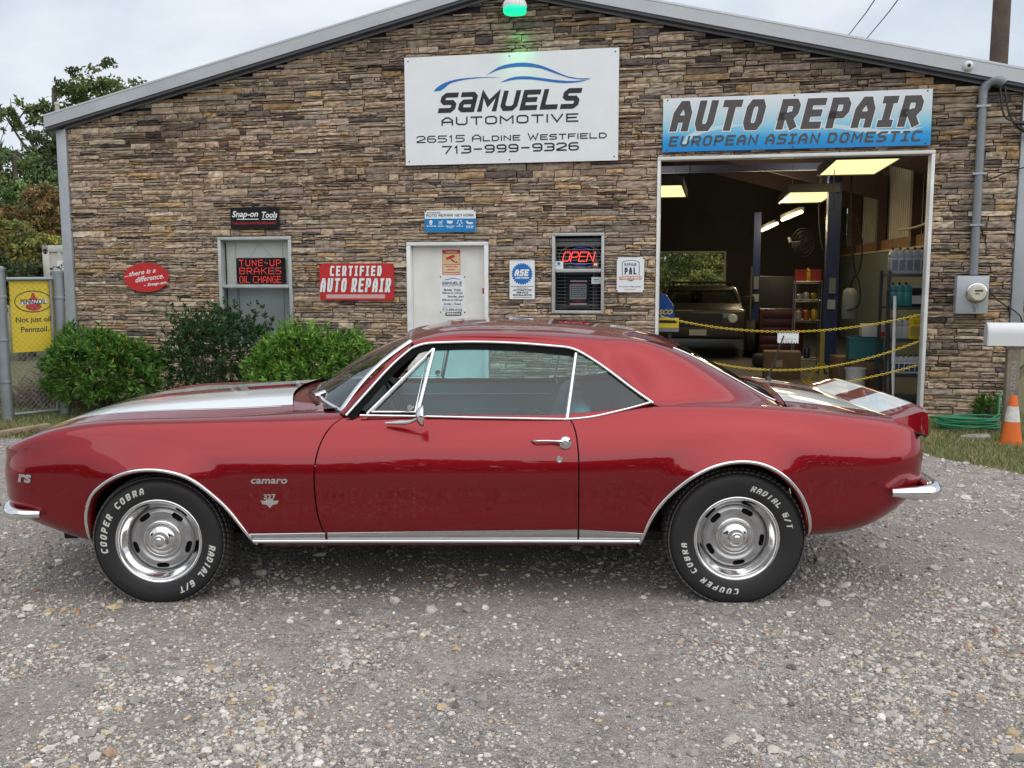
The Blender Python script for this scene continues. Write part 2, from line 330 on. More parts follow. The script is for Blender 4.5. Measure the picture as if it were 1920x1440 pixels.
def panel(mb, s0, s1, ns, t0, t1, n_t, arch=None, lip=.018):   # a body panel between two edge curves s0(t), s1(t); optional wheel opening
    tt = np.linspace(t0, t1, n_t); a = np.array([s0(t) for t in tt]); b = np.array([s1(t) for t in tt]); u = np.linspace(0, 1, ns)
    S = a[None] + (b - a)[None] * u[:, None]; T = np.repeat(tt[None], ns, 0); sh = S.shape; S, T = S.ravel(), T.ravel(); P = F(S, T)
    f = [(i * n_t + j, i * n_t + j + 1, (i + 1) * n_t + j + 1, (i + 1) * n_t + j) for i in range(ns - 1) for j in range(n_t - 1)]
    if arch is not None:
        poly = np.r_[arch, [(arch[-1, 0], .0), (arch[0, 0], .0)]]; ins = in_poly(P[:, [0, 2]], poly)
        f = [q for q in f if not ins[list(q)].any()]
        cut = [i for i in range(len(P))]
        used = np.zeros(len(P), bool); nb = {}
        for q in f:
            for k in q: used[k] = True
        # snap vertices that touch a removed cell onto the opening's edge
        touch = set()
        for i in range(ns - 1):
            for j in range(n_t - 1):
                q = (i * n_t + j, i * n_t + j + 1, (i + 1) * n_t + j + 1, (i + 1) * n_t + j)
                if ins[list(q)].any():
                    for k in q:
                        if not ins[k] and used[k]: touch.add(k)
        tl = np.array(sorted(touch))
        d = ((P[tl][:, None, [0, 2]] - arch[None]) ** 2).sum(2); g = arch[d.argmin(1)]; ok = g[:, 1] > .33
        tl, g = tl[ok], g[ok]
        s2, t2 = inv(g[:, 0], g[:, 1], S[tl], T[tl]); P[tl] = F(s2, t2)
    for q, sg in ((P, 1), (P * [1, -1, 1], -1)): mb.add(q, f if sg > 0 else [x[::-1] for x in f])
    if lip:                                            # return flanges along the two edges, so that the shut lines have depth
        for e in (0, ns - 1):
            E = P[e * n_t:(e + 1) * n_t]; E2 = E + np.array([0, lip, 0])
            for q, sg in ((1, 1), (-1, -1)): mb.grid(np.stack([E * [1, q, 1], E2 * [1, q, 1]]), flip=(e == 0))
    return P
CAR_POSE = (-.306, 5.299, -.006)
car = thing('classic_coupe', (CAR_POSE[0], CAR_POSE[1], 0), CAR_POSE[2], 'dark red vintage two door coupe with white hood and deck stripes parked across the gravel', 'car')
PAINT = mat('red_paint', (.265, .0062, .0115), .37, .80, .1, coat=1.0, coatr=.02); PAINT.node_tree.nodes['Principled BSDF'].inputs['Coat IOR'].default_value = 1.5
STRIPE = mat('white_paint', (.72, .76, .76), .3, 0, .5, coat=1.0, coatr=.03)
CHROME = mat('chrome', (.80, .80, .80), .07, 1.0, var=.06, vscale=20)
BRUSH = mat('polished_trim', (.62, .62, .63), .22, 1.0)
RUBBER = mat('black_rubber', (.006, .006, .0065), .85, spec=.15, bump=.1, bscale=300)
DARK = mat('dark_underside', (.010, .009, .009), .8)
GAP = mat('shut_line', (.006, .004, .004), .7)
# cut lines
DF = curve([(-.455, .90, 0), (-.531, .861, 0), (-.583, .786, 0), (-.610, .675, 0), (-.613, .543, 0), (-.597, .417, 0), (-.566, .314, 0), (-.555, .26, 0)], 100)
DR = curve([(.573, .90, 0), (.600, .855, 0), (.615, .79, 0), (.6205, .73, 0), (.622, .62, 0), (.6225, .45, 0), (.623, .33, 0), (.623, .26, 0)], 100)
def cut_s(C, off):
    def g(t):
        x = C[50, 0]
        for _ in range(6):
            z = F([s_of(x)], [t])[0, 2]; x = np.interp(z, C[::-1, 1], C[::-1, 0]) + off
        return float(s_of(x))
    return g
TD1 = .80
body = MB()
panel(body, lambda t: 0.0, cut_s(DF, -.0035), 170, 0, KT[-1], 66, ARF)
panel(body, cut_s(DR, .0035), lambda t: SMAX, 180, 0, KT[-1], 66, ARR)
# sill under the doors
sl = MB(); t_s = np.linspace(0, .175, 8)
for q, fl in ((1, False), (-1, True)):
    P = np.stack([F(np.full(8, s), t_s) for s in np.linspace(s_of(-.62), s_of(.64), 30)]) + np.array([0, .004, 0]); body.grid(P * [1, q, 1], flip=fl)
body_o = body.build('body', PAINT, car, smooth=35)
# doors
for q, nm in ((1, 'near'), (-1, 'far')):
    d = MB(); mbt = MB(); P = panel(mbt, cut_s(DF, .0035), cut_s(DR, -.0035), 100, .178, TD1, 50); n = len(P)
    vv = np.array(mbt.v); half = vv[:, 1] < 0 if q == 1 else vv[:, 1] > 0
    fs = [f for f in mbt.f if all(half[i] for i in f)]; mpi = {}
    for f in fs:
        for i in f: mpi.setdefault(i, len(mpi))
    d.add([vv[i] for i in mpi], [tuple(mpi[i] for i in f) for f in fs]); door = d.build('door', PAINT, car, smooth=35)
    h = MB(); a = on_flank([.407, .440, .50, .555], [.789, .789, .789, .789])[:, 1] * q
    pts = [(.405, a[0] - .004 * q, .789), (.418, a[0] - .030 * q, .791), (.47, a[1] - .034 * q, .792), (.545, a[2] - .030 * q, .786)]
    h.tube(curve(pts, 16), [.008] * 12 + [.010, .013, .015, .014], 10, flat=.8)
    Mx = Matrix.Translation((.560, a[3] - .004 * q, .783)) @ Matrix.Rotation(0 if q == 1 else math.pi, 4, 'Z')
    h.lathe([(.0, .038), (.012, .038), (.015, .034), (.016, .030), (.028, .026), (.031, .012), (.032, 0)], 24, Mx)
    h.build('handle', CHROME, door, smooth=40)
    k = MB(); yk = on_flank([.532], [.704])[0, 1] * q; Mk = Matrix.Translation((.532, yk, .704)) @ Matrix.Rotation(0 if q == 1 else math.pi, 4, 'Z')
    k.lathe([(0, .002), (.007, .002), (.008, .006), (.014, .006), (.017, 0)], 20, Mk); k.build('lock', CHROME, door, smooth=40)
# floor, wheel housings, inner panels
un = MB(); un.box(-1.70, 1.75, -.70, .70, .262, .30); un.box(-.95, .90, -.79, .79, .268, .30)
un.box(-2.06, -1.60, -.6, .6, .40, .60); un.box(1.65, 2.2, -.6, .6, .50, .7)
for A in (ARF, ARR):
    B = curve(np.c_[A, np.zeros(len(A))], 60)[:, :2]
    for q in (1, -1):
        yo = on_flank(B[:, 0], np.maximum(B[:, 1], .30))[:, 1]
        g = np.stack([np.c_[B[:, 0], (yo + .004) * q, B[:, 1]], np.c_[B[:, 0] , (yo + .05) * q, B[:, 1] + .012], np.c_[B[:, 0], np.full(60, -.58 * q), B[:, 1] + .05]]); un.grid(g, flip=q < 0)
        c = B.mean(0); un.add([(x, -.56 * q, z + .05) for x, z in B], [tuple(range(60))])
un.build('underbody', DARK, car, smooth=40)
ex = MB(); ex.tube([(1.2, -.35, .29), (1.70, -.52, .31), (1.80, -.62, .325), (1.83, -.66, .330)], .024, 12); ex.build('exhaust_pipe', mat('exhaust_steel', (.12, .10, .09), .5, .8), car, smooth=40)
# wheel opening mouldings
for A in (ARF, ARR):
    B = curve(np.c_[A, np.zeros(len(A))], 70)[:, :2]; B = B[(B[:, 1] > .285)]
    P = on_flank(B[:, 0], B[:, 1])
    for q in (1, -1):
        Pq = P * [1, q, 1] - np.array([0, .004 * q, 0]); am = MB(); am.tube(Pq, .0085, 8, flat=1.0); am.build('wheel_opening_trim', CHROME, car, smooth=50)
for A in (ARF, ARR):
    B = curve(np.c_[A, np.zeros(len(A))], 70)[:, :2]; B = B[(B[:, 1] > .30)]; c = np.array([A[:, 0].mean(), .3]); P = on_flank(B[:, 0], B[:, 1])
    I = P.copy(); dv = c - B; dv /= np.linalg.norm(dv, axis=1)[:, None]; I[:, 0] += dv[:, 0] * .016; I[:, 2] += dv[:, 1] * .016; I[:, 1] += .012
    for q in (1, -1): lp = MB(); lp.grid(np.stack([P * [1, q, 1], I * [1, q, 1], (I + [0, .05, 0]) * [1, q, 1]]), flip=q < 0); lp.build('wheel_opening_lip', PAINT, car, smooth=60)
# rocker mouldings
def strip(mb, xs, z0, z1, lift, q=1):
    n = len(xs); r = np.linspace(0, 1, 5); G = []
    for a in r:
        z = z0 + (z1 - z0) * a; P = on_flank(xs, z, lift * (1 - abs(2 * a - 1) ** 3) + .0012); G.append(P * [1, q, 1])
    mb.grid(np.array(G), flip=q < 0)
for q in (1, -1):
    for x0, x1 in ((-.928, -.572), (-.560, .618), (.627, .925)):
        xs = np.linspace(x0, x1, 24); rk = MB(); strip(rk, xs, np.full(24, .318), np.interp(xs, [-.93, .62, .63, .925], [.347, .369, .369, .351]), .006, q); rk.build('rocker_moulding', BRUSH, car, smooth=60)
    xs = np.linspace(-.915, .912, 60); P = on_flank(xs, np.full(60, .309), .010); rb = MB(); rb.tube(P * [1, q, 1], .0095, 10); rb.build('rocker_bead', CHROME, car, smooth=60)
# ---- hood, cowl, deck, with the two stripes as separate panels of the same sheet
def sheet(xs_of, ys, zc, ze, edge, power=2.0):         # crowned sheet: xs_of(u,y), centre height zc(x), edge height ze(x) at |y|=edge(x)
    pass
hz_c = fx([-2.30, -2.24, -2.16, -2.06, -1.86, -1.55, -1.05, -.70, -.5], [.66, .703, .753, .797, .856, .900, .938, .957, .965])
hz_e = fx(ST[:10, 0], ST[:10, 6]); hy_e = fx(ST[:10, 0], ST[:10, 5])
def hood_pt(x, y):
    x = np.asarray(x, float); e = hy_e(x) - .004; zc, ze = hz_c(x), hz_e(x); r = np.clip(np.abs(y) / e, 0, 1)
    z = zc + (ze - zc) * (r ** 2.6)
    z += .006 * np.exp(-((np.abs(y) - .36) / .10) ** 2) * np.clip((x + 2.1) / .5, 0, 1)        # the two soft ridges of the hood
    return np.c_[x, y, z]
def dk_z(x, y):
    e = .64; zc = fx([1.60, 1.75, 1.95, 2.15, 2.33], [.962, .948, .918, .870, .826])(x); ze = fx(ST[12:, 0], ST[12:, 6])(x); r = np.clip(np.abs(y) / fx(ST[12:, 0], ST[12:, 5])(x), 0, 1)
    return zc + (ze - zc) * r ** 2.4
def deck_pt(x, y): x = np.asarray(x, float); return np.c_[x, y, dk_z(x, y)]
def band(mb, pt, x0, x1, y0, y1, nx, ny, m=0, flip=False):   # x0,x1,y0,y1 are functions: x0(y) and y0(x)
    G = []
    for u in np.linspace(0, 1, nx):
        row = []
        for v in np.linspace(0, 1, ny):
            x = -1.4; y = 0
            for _ in range(4):
                xm = x; y = y0(xm) + (y1(xm) - y0(xm)) * v; x = x0(y) + (x1(y) - x0(y)) * u
            row.append((x, y))
        row = np.array(row); G.append(pt(row[:, 0], row[:, 1]))
    mb.grid(np.array(G), m, flip)
s_in = lambda x: np.interp(x, [-2.3, -1.6, -.7], [.085, .105, .115]); s_out = lambda x: np.interp(x, [-2.3, -1.6, -.7], [.42, .48, .535])
hx0 = lambda y: -2.238 + .10 * (abs(y) / .6) ** 3; hx1 = lambda y: -.86 + .09 * (abs(y) / .6) ** 2
hd = MB(); PIN = .008
edges = [(-1, lambda x: float(hy_e([x])[0]) - .006), (0, lambda x: s_out(x)), (1, lambda x: s_in(x))]
for q in (1, -1):
    E = lambda x: -q * (float(hy_e([x])[0]) - .006); O_ = lambda x: -q * s_out(x); I_ = lambda x: -q * s_in(x); Z_ = lambda x: 0.0
    band(hd, hood_pt, hx0, hx1, E, O_, 60, 10, 0, q < 0); band(hd, hood_pt, hx0, hx1, O_, I_, 60, 16, 1, q < 0); band(hd, hood_pt, hx0, hx1, I_, Z_, 60, 6, 0, q < 0)
    for (i, j) in ((O_, lambda x: O_(x) * 0),):
        xs = np.linspace(-2.25, -.84, 60)
hood = hd.build('hood', [PAINT, STRIPE], car, smooth=35)
pl = MB()
for q in (1, -1):
    for fo, dy in ((s_out, .012), (s_in, -.012)):
        xs = np.linspace(-2.24, -.85, 60); a = hood_pt(xs, -q * (np.array([fo(x) for x in xs]) + dy)); b = hood_pt(xs, -q * (np.array([fo(x) for x in xs]) + dy * 1.6)); up = np.array([0, 0, .0012]); pl.grid(np.stack([a + up, b + up]))
pl.build('pinstripe', STRIPE, hood)
# dark backing under the hood and deck shut lines
for q in (1, -1):
    gp = MB(); xs = np.linspace(-2.2, -.6, 50); e = hy_e(xs); ze = hz_e(xs)
    gp.grid(np.stack([np.c_[xs, -q * (e + .02), ze - .014], np.c_[xs, -q * (e - .03), ze - .014]]))
    gp.build('shut_line', GAP, car); gp = MB(); xs = np.linspace(1.60, 2.3, 30); e = fx(ST[12:, 0], ST[12:, 5])(xs); ze = fx(ST[12:, 0], ST[12:, 6])(xs)
    gp.grid(np.stack([np.c_[xs, -q * (e + .02), ze - .014], np.c_[xs, -q * (e - .03), ze - .014]]))
    gp.build('shut_line', GAP, car)
# cowl: the vent panel in front of the windshield
cw = MB(); G = []
for v in np.linspace(-1, 1, 41):
    y = .655 * v; x0 = hx1(y) + .004; x1 = -.745 + .20 * v * v
    za = float(hood_pt([x0], [y])[0, 2]) - .012; zb_ = .942 - .022 * v * v
    G.append([(x0, y, za - .004), (x0 + .03, y, za - .010), (x1 - .03, y, zb_ - .012), (x1 + .02, y, zb_)])
cw.grid(np.array(G), flip=True); cowl = cw.build('cowl_panel', PAINT, car, smooth=60)
cg = MB()
for i in range(28):
    y = -.52 + 1.04 * i / 27; v = y / .655; x1 = -.745 + .20 * v * v; cg.box(x1 - .060, x1 - .034, y - .008, y + .008, .905, .930 - .023 * v * v)
cg.build('cowl_vent', DARK, cowl)
for q in (1, -1):                                      # bright hood hinge corner and wipers
    wp = MB(); wp.tube([(-.71 + .05, -.40 * q, .955), (-.60, -.15 * q, .985), (-.56, .12 * q, 1.005)], .006, 6); wp.tube([(-.70, -.44 * q, .945), (-.655, -.40 * q, .96)], .013, 8)
    wp.build('wiper', BRUSH, car, smooth=40)
# ---- greenhouse
gx = [-.235, -.17, -.05, .16, .42, .59, .672, .783, .894, .978, 1.13, 1.33, 1.50, 1.62, 1.70]
Ly = [.640, .636, .631, .629, .634, .642, .661, .698, .739, .770, .772, .765, .748, .715, .690]; Lz = [1.185, 1.205, 1.230, 1.233, 1.222, 1.206, 1.169, 1.095, 1.012, .950, .938, .936, .926, .914, .906]
Ey = [.585, .592, .598, .600, .602, .603, .604, .605, .606, .607, .610, .615, .620, .625, .630]; Ez = [1.212, 1.236, 1.262, 1.272, 1.266, 1.256, 1.249, 1.235, 1.214, 1.194, 1.138, 1.034, .950, .914, .905]
Gz = [1.226, 1.252, 1.281, 1.293, 1.288, 1.279, 1.273, 1.262, 1.246, 1.229, 1.185, 1.087, .993, .930, .905]
Mz = [1.238, 1.266, 1.294, 1.308, 1.305, 1.297, 1.291, 1.280, 1.266, 1.251, 1.211, 1.118, 1.025, .957, .915]
Cz = [1.243, 1.271, 1.298, 1.312, 1.309, 1.301, 1.295, 1.285, 1.271, 1.257, 1.219, 1.128, 1.036, .967, .923]
def gcol(y, z): return [fx(gx, y) if hasattr(y, '__len__') else (lambda x, y=y: np.full(len(np.atleast_1d(x)), y)), fx(gx, z)]
Ay = [a * .55 + b * .45 for a, b in zip(Ly, Ey)]; Az = [a * .45 + b * .55 for a, b in zip(Lz, Ez)]
for i in range(8, 14): Ay[i] = Ly[i] - .062; Az[i] = Lz[i] + (Ez[i] - Lz[i]) * .24
for i in range(5, 8): Ay[i] = (Ly[i] + Ey[i]) / 2 + .006; Az[i] = (Lz[i] + Ez[i]) / 2
COLS = [gcol(Ly, Lz), gcol(Ay, Az), gcol(Ey, Ez), gcol(.50, Gz), gcol(.26, Mz), gcol(0.0, Cz)]
GT = Spl([0, .12, .24, .36, .60, .86])
def G_pt(x, t):
    x = np.asarray(x, float).ravel(); Y = np.stack([c[0](x) for c in COLS], 1); Z = np.stack([c[1](x) for c in COLS], 1); Wt = GT.w(np.full(len(x), t) if np.isscalar(t) else t)
    y = (Wt * Y).sum(1); z = (Wt * Z).sum(1); return np.c_[x, -y, z]
xlead = lambda y: -.235 + .06 * (y / .63) ** 2
xrear = lambda y: 1.215 - .10 * (y / .5) ** 2; xbase = lambda y: 1.675 - .03 * (y / .5) ** 2
rf = MB(); glr = MB()
def gpatch(mb, t0, t1, nt, xa, xb, nx, off=0.0, m=0):
    G = []
    for t in np.linspace(t0, t1, nt):
        y = abs(G_pt([.3], t)[0, 1]); xs = xa(y) + (xb(y) - xa(y)) * (np.linspace(0, 1, nx)); P = G_pt(xs, t); P[:, 2] -= off; G.append(P)
    G = np.array(G)
    mb.grid(G, m, True); G2 = G * [1, -1, 1]; mb.grid(G2, m)
gpatch(rf, 0, .36, 26, xlead, lambda y: 1.695, 130); gpatch(rf, .36, .86, 30, xlead, xrear, 90)
rf.build('roof', PAINT, car, smooth=60)
GL_DARK = glass('tinted_rear_glass', (.25, .29, .28), 1.6); GL_SIDE = glass('side_glass', (.57, .86, .89), 1.8); GL_WS = glass('windshield_glass', (.60, .70, .68), 1.3)
gpatch(glr, .365, .86, 20, xrear, xbase, 40, .006); glr.build('rear_window', GL_DARK, car, smooth=80)
# trim round the rear window
rt = MB(); ysv = np.linspace(-.5, .5, 41); tv = lambda y: np.interp(abs(y), [0, .26, .5], [.86, .60, .36])
a = np.array([G_pt([xbase(abs(y))], tv(y))[0] * [1, (1 if y < 0 else -1), 1] for y in ysv]); a[:, 1] = ysv; rt.tube(a + [0.005, 0, .004], .009, 8)
for q in (1, -1):
    xs = np.linspace(xrear(.5), xbase(.5), 30); P = G_pt(xs, .36) * [1, q, 1]; rt.tube(P + [0, 0, .002], .007, 8)
rt.build('rear_window_trim', BRUSH, car, smooth=50)
# windshield
ws = MB(); B_, T_ = [], []
vv = np.linspace(-1, 1, 41)
wsB = np.c_[-.755 + .245 * vv ** 2, .728 * vv, .945 - .040 * vv ** 2]; wsT = np.c_[-.238 + .058 * vv ** 2, .622 * vv, 1.243 - .010 * vv ** 2]
G = np.array([wsB + (wsT - wsB) * u + np.outer(np.ones(41), np.array([-.018, 0, .022])) * math.sin(math.pi * u) for u in np.linspace(0, 1, 16)]); ws.grid(G, flip=False)
ws.build('windshield', GL_WS, car, smooth=80)
wt = MB(); wt.tube(G[-1] + [-.004, 0, .004], .012, 8); wt.tube(G[0] + [0, 0, .004], .011, 8)
for k in (0, 40): wt.tube(G[:, k] + [-.002, (-.004 if k == 0 else .004), .006], [.019] * 16, 8, flat=.6)
wt.build('windshield_trim', CHROME, car, smooth=50)
RAILP = [(-.476, -.796, .898), (-.355, -.728, 1.035), (-.245, -.670, 1.150), (-.178, -.642, 1.205), (-.130, -.634, 1.222), (-.04, -.631, 1.231), (.08, -.629, 1.234), (.24, -.630, 1.232), (.422, -.634, 1.222), (.53, -.638, 1.213), (.60, -.644, 1.203), (.672, -.661, 1.169), (.783, -.698, 1.095), (.894, -.739, 1.012), (.980, -.769, .953)]
RAILC = np.r_[curve(RAILP[:4], 24)[:-1], curve(RAILP[3:], 90)]
for q in (1, -1):
    pa = np.array([(-.522, -.722, .905), (-.405, -.684, 1.035), (-.280, -.642, 1.150), (-.182, -.614, 1.234)]); pc = curve(pa, 16)
    pb = np.array([(-.490, -.785, .898), (-.368, -.722, 1.035), (-.258, -.664, 1.150), (-.180, -.632, 1.218)]); pd = curve(pb, 16)
    ap = MB(); ap.grid(np.stack([pc * [1, q, 1], (pc + pd) / 2 * [1, q, 1] + np.array([-.004, -.008 * q, .006]), pd * [1, q, 1]]), flip=q < 0)
    dr = MB(); dr.tube(RAILC * [1, q, 1] + np.array([0, -.003 * q, 0]), .0072, 8)
    ap.build('windshield_pillar', PAINT, car, smooth=60); dr.build('drip_rail', CHROME, car, smooth=50)
# side glass, rubber and bright frames
def ysf(z): return -(.80 - (np.asarray(z) - .89) * .50)
def sg(pts, inset=0.0): P = np.array(pts, float); return np.c_[P[:, 0], ysf(P[:, 1]) + inset, P[:, 1]]
BELT = [(-.470, .898), (-.406, .898), (-.13, .894), (.113, .888), (.573, .880)]
seal_o = RAILC[:, [0, 2]]
top_in = [(-.385, .92), (-.11, 1.185), (-.073, 1.200), (.15, 1.199), (.414, 1.191), (.608, 1.179)]
for q in (1, -1):
    sg1 = MB(); V = sg([(-.138, .90), (-.072, 1.197), (.15, 1.197), (.414, 1.190), (.612, 1.178), (.566, .879), (.113, .887)], .012) * [1, q, 1]
    sg1.add(V, [tuple(range(7)) if q == 1 else tuple(range(7))[::-1]]); w1 = sg1.build('side_window', GL_SIDE, car)
    v1 = MB(); V = sg([(-.372, .905), (-.094, 1.176), (-.135, .905)], .010) * [1, q, 1]; v1.add(V, [(0, 1, 2)]); v1.build('vent_window', GL_SIDE, car)
    q1 = MB(); QW = [(.576, .882), (.622, 1.176), (.672, 1.160), (.783, 1.088), (.894, 1.006), (.955, .955), (.766, .905)]
    V = sg(QW, .010) * [1, q, 1]; q1.add(V, [tuple(range(7))]); q1.build('quarter_window', GL_SIDE, car)
    fr = MB()
    fr.tube(sg([(-.140, .898), (-.070, 1.202)]) * [1, q, 1], .0095, 8); fr.tube(sg([(.570, .878), (.620, 1.180)]) * [1, q, 1], .0092, 8)
    fr.tube(sg([(-.378, .905), (-.100, 1.176), (-.073, 1.202)]) * [1, q, 1], .0075, 8); fr.tube(sg([(-.356, .914), (-.101, 1.160), (-.150, .912), (-.356, .914)]) * [1, q, 1], .006, 8)
    fr.tube(sg([(-.41, .899), (-.13, .895), (.113, .889), (.573, .881)]) * [1, q, 1] + np.array([0, -.006 * q, 0]), .006, 8)
    fr.tube(np.r_[sg([(.573, .881)]), curve(sg([(.573, .881), (.68, .890), (.766, .906), (.87, .930), (.968, .955)]), 16)] * [1, q, 1] + np.array([0, -.004 * q, 0]), .0065, 8)
    fr.lathe([(0, .03), (.014, .03), (.016, .02), (.016, 0)], 16, Matrix.Translation((-.172, float(ysf(.935)) * q, .935)) @ Matrix.Rotation(0 if q == 1 else math.pi, 4, 'Z'))
    fr.build('window_frame', CHROME, car, smooth=50)
    rb_ = MB(); o2 = sg(seal_o[:100:1]); n = len(o2)
    inn = []
    for x, z in seal_o[:100]:
        inn.append((x, z))
    # rubber channel between drip rail and glass: a ribbon 34 mm wide on the inner side of the rail
    S2 = np.array(seal_o); keep = S2[:, 0] < .62; S2 = S2[keep]; tg = np.gradient(S2, axis=0); tg /= np.linalg.norm(tg, axis=1)[:, None]; nn = np.c_[tg[:, 1], -tg[:, 0]]
    I2 = S2 + nn * .038; O3 = RAILC[keep] + [0, .002, 0]; I3 = np.c_[I2[:, 0], ysf(I2[:, 1]) + .006, I2[:, 1]]
    rb_.grid(np.stack([O3 * [1, q, 1], I3 * [1, q, 1]]), flip=q < 0); rb_.build('window_seal', RUBBER, car, smooth=60)
    mr = MB(); xm = -.100
    head = MB(); hc = Vector((-.095, -.950 * q, .918))
    G = []
    for i, th in enumerate(np.linspace(0, math.pi, 13)):
        ring = []
        for ph in np.linspace(0, 2 * math.pi, 25):
            r = math.sin(th); ax = math.cos(th)
            ring.append((hc.x - ax * .036 * (1.0 if ax > 0 else .3), hc.y + math.cos(ph) * r * .050, hc.z + math.sin(ph) * r * .049))
        G.append(ring)
    mr.grid(np.array(G)); 
    mr.tube(curve([(-.285, -.842 * q, .869), (-.21, -.862 * q, .873), (-.15, -.895 * q, .886), (-.112, -.932 * q, .912)], 12), [.006, .009, .011, .013, .014, .014, .013, .012, .011, .010, .010, .009], 8, flat=.8)
    if q == 1: mr.build('wing_mirror', CHROME, car, smooth=60)
# ---- trunk lid, tail panel, spoiler
tr = MB(); tx0 = lambda y: 1.70 - .03 * (abs(y) / .5) ** 2; tx1 = lambda y: 2.300
se = lambda x: float(fx(ST[12:, 0], ST[12:, 5])([x])[0]) - .006; so_ = lambda x: .53; si_ = lambda x: .12
for q in (1, -1):
    E = lambda x: -q * se(x); O_ = lambda x: -q * .53; I_ = lambda x: -q * .12; Z_ = lambda x: 0.0
    def bd(y0, y1, ny, m): 
        G = []
        for u in np.linspace(0, 1, 24):
            row = []
            for v in np.linspace(0, 1, ny):
                y = y0(2.0) + (y1(2.0) - y0(2.0)) * v; x = tx0(y) + (2.300 - tx0(y)) * u; y = y0(x) + (y1(x) - y0(x)) * v; row.append((x, y))
            row = np.array(row); G.append(deck_pt(row[:, 0], row[:, 1]))
        tr.grid(np.array(G), m, q < 0)
    bd(E, O_, 6, 0); bd(O_, I_, 10, 1); bd(I_, Z_, 5, 0)
tr.build('trunk_lid', [PAINT, STRIPE], car, smooth=40)
dp = MB(); G = []                                      # panel between rear window and trunk lid
for v in np.linspace(-1, 1, 31):
    y = .62 * v; x0 = xbase(min(abs(y), .5)) - .01; x1 = tx0(y) - .004; zz = dk_z(np.array([x0, x1]), np.array([y, y])); G.append([(x0, y, zz[0] - .004), (x1, y, zz[1])])
dp.grid(np.array(G), flip=True); dp.build('rear_deck_panel', PAINT, car, smooth=60)
sp = MB(); prof = np.array([(2.120, -.010), (2.15, .002), (2.20, .016), (2.26, .034), (2.300, .046), (2.322, .044), (2.335, .018), (2.330, -.05), (2.320, -.09)])
prof = curve(np.c_[prof, np.zeros(9)], 22)[:, :2]
def spo(y):
    a = abs(y); k = np.clip((a - .60) / .14, 0, 1); out = []
    for x, z in prof:
        base = .876 - .008 * (a / .6) ** 2 - .012 * k ** 2; zz = base + z * (1 - .15 * k); xx = x - .030 * k ** 2 * (x - 2.0) / .33
        out.append((xx, y, zz))
    return out
for y0, y1, n, mi in ((-.705, -.53, 16, 0), (-.53, -.12, 12, 1), (-.12, .12, 6, 0), (.12, .53, 12, 1), (.53, .705, 16, 0)):
    sp.grid(np.array([spo(y) for y in np.linspace(y0, y1, n)]), mi, True)
for q in (1, -1):
    e = np.array(spo(.705 * q)); c = e.copy(); c[:, 2] = np.minimum(c[:, 2] - .004, fx(ST[12:, 0], ST[12:, 3])(np.clip(c[:, 0], 1, 2.33)) - .014); c[:, 1] += .012 * q; sp.grid(np.stack([e, c]), 0, q > 0)
    ends_ = c
    sx2 = MB(); sx2.tube(c[:14] + np.array([0, .004 * q, -.004]), .0055, 6); spoiler_seams = globals().setdefault('spoiler_seams_', []); spoiler_seams.append(sx2)
spoil = sp.build('spoiler', [PAINT, STRIPE], car, smooth=50)
se_ = MB(); yy = np.linspace(-.69, .69, 41); a = np.array([spo(y)[0] for y in yy]); se_.grid(np.stack([a + [.004, 0, -.002], a + [.012, 0, -.022]])); se_.build('spoiler_seam', GAP, spoil)
for x_ in spoiler_seams_: x_.build('spoiler_seam', GAP, spoil)
tp = MB(); last = F(np.full(40, SMAX), np.linspace(.12, KT[-1], 40)); G = []
for v in np.linspace(-1, 1, 15): G.append(np.c_[last[:, 0] + .006 * (1 - v * v), np.full(40, .555 * v) if True else 0, last[:, 2]])
tp.grid(np.array(G)); tail = tp.build('tail_panel', PAINT, car, smooth=60)
for q in (1, -1):
    tl = MB(); tl.box(2.325, 2.348, min(.28 * q, .53 * q), max(.28 * q, .53 * q), .66, .745); part(tl.build('tail_light', mat('red_lens', (.35, .01, .01), .15), tail, bevel=.008), 'red rectangular tail light')
fp = MB(); last = F(np.zeros(40), np.linspace(.12, KT[-1], 40)); G = []
for v in np.linspace(-1, 1, 15): G.append(np.c_[last[:, 0] - .03 * (1 - v * v), np.full(40, .58 * v), last[:, 2]])
fp.grid(np.array(G), flip=True); fp.build('nose_panel', PAINT, car, smooth=60)
gr = MB(); gr.box(-2.200, -2.175, -.56, .56, .50, .66)
for i in range(7): gr.box(-2.207, -2.198, -.55, .55, .515 + i * .021, .521 + i * .021)
gr.build('grille', mat('grille_black', (.015, .015, .015), .4), car)
def bumper(mb, pts, rz, rx):
    C = curve(pts, 60); n = len(C); rr = np.array([min(1, (.25 + 6 * min(i, n - 1 - i) / n)) for i in range(n)]) ** .6; mb.tube(C, list(rr * rz * .95), 12, flat=1.0, updir=(0, 0, 1))
bf = MB(); bumper(bf, [(-1.925, -.868, .438), (-2.01, -.876, .438), (-2.072, -.842, .438), (-2.125, -.74, .438), (-2.19, -.45, .438), (-2.22, 0, .438), (-2.19, .45, .438), (-2.125, .74, .438), (-2.072, .842, .438), (-2.02, .872, .442), (-1.925, .868, .441)], .040, .03)
bf.build('front_bumper', CHROME, car, smooth=60)
br = MB(); bumper(br, [(2.098, -.860, .538), (2.19, -.866, .538), (2.268, -.856, .538), (2.305, -.822, .538), (2.322, -.74, .538), (2.345, -.45, .538), (2.36, 0, .538), (2.345, .45, .538), (2.322, .74, .538), (2.305, .822, .538), (2.268, .856, .538), (2.19, .866, .538), (2.098, .860, .538)], .046, .03)
br.build('rear_bumper', CHROME, car, smooth=60)
vb = MB(); vb.box(-1.90, -1.83, -.70, -.66, .27, .36); vb.build('bracket', DARK, car, bevel=.006)
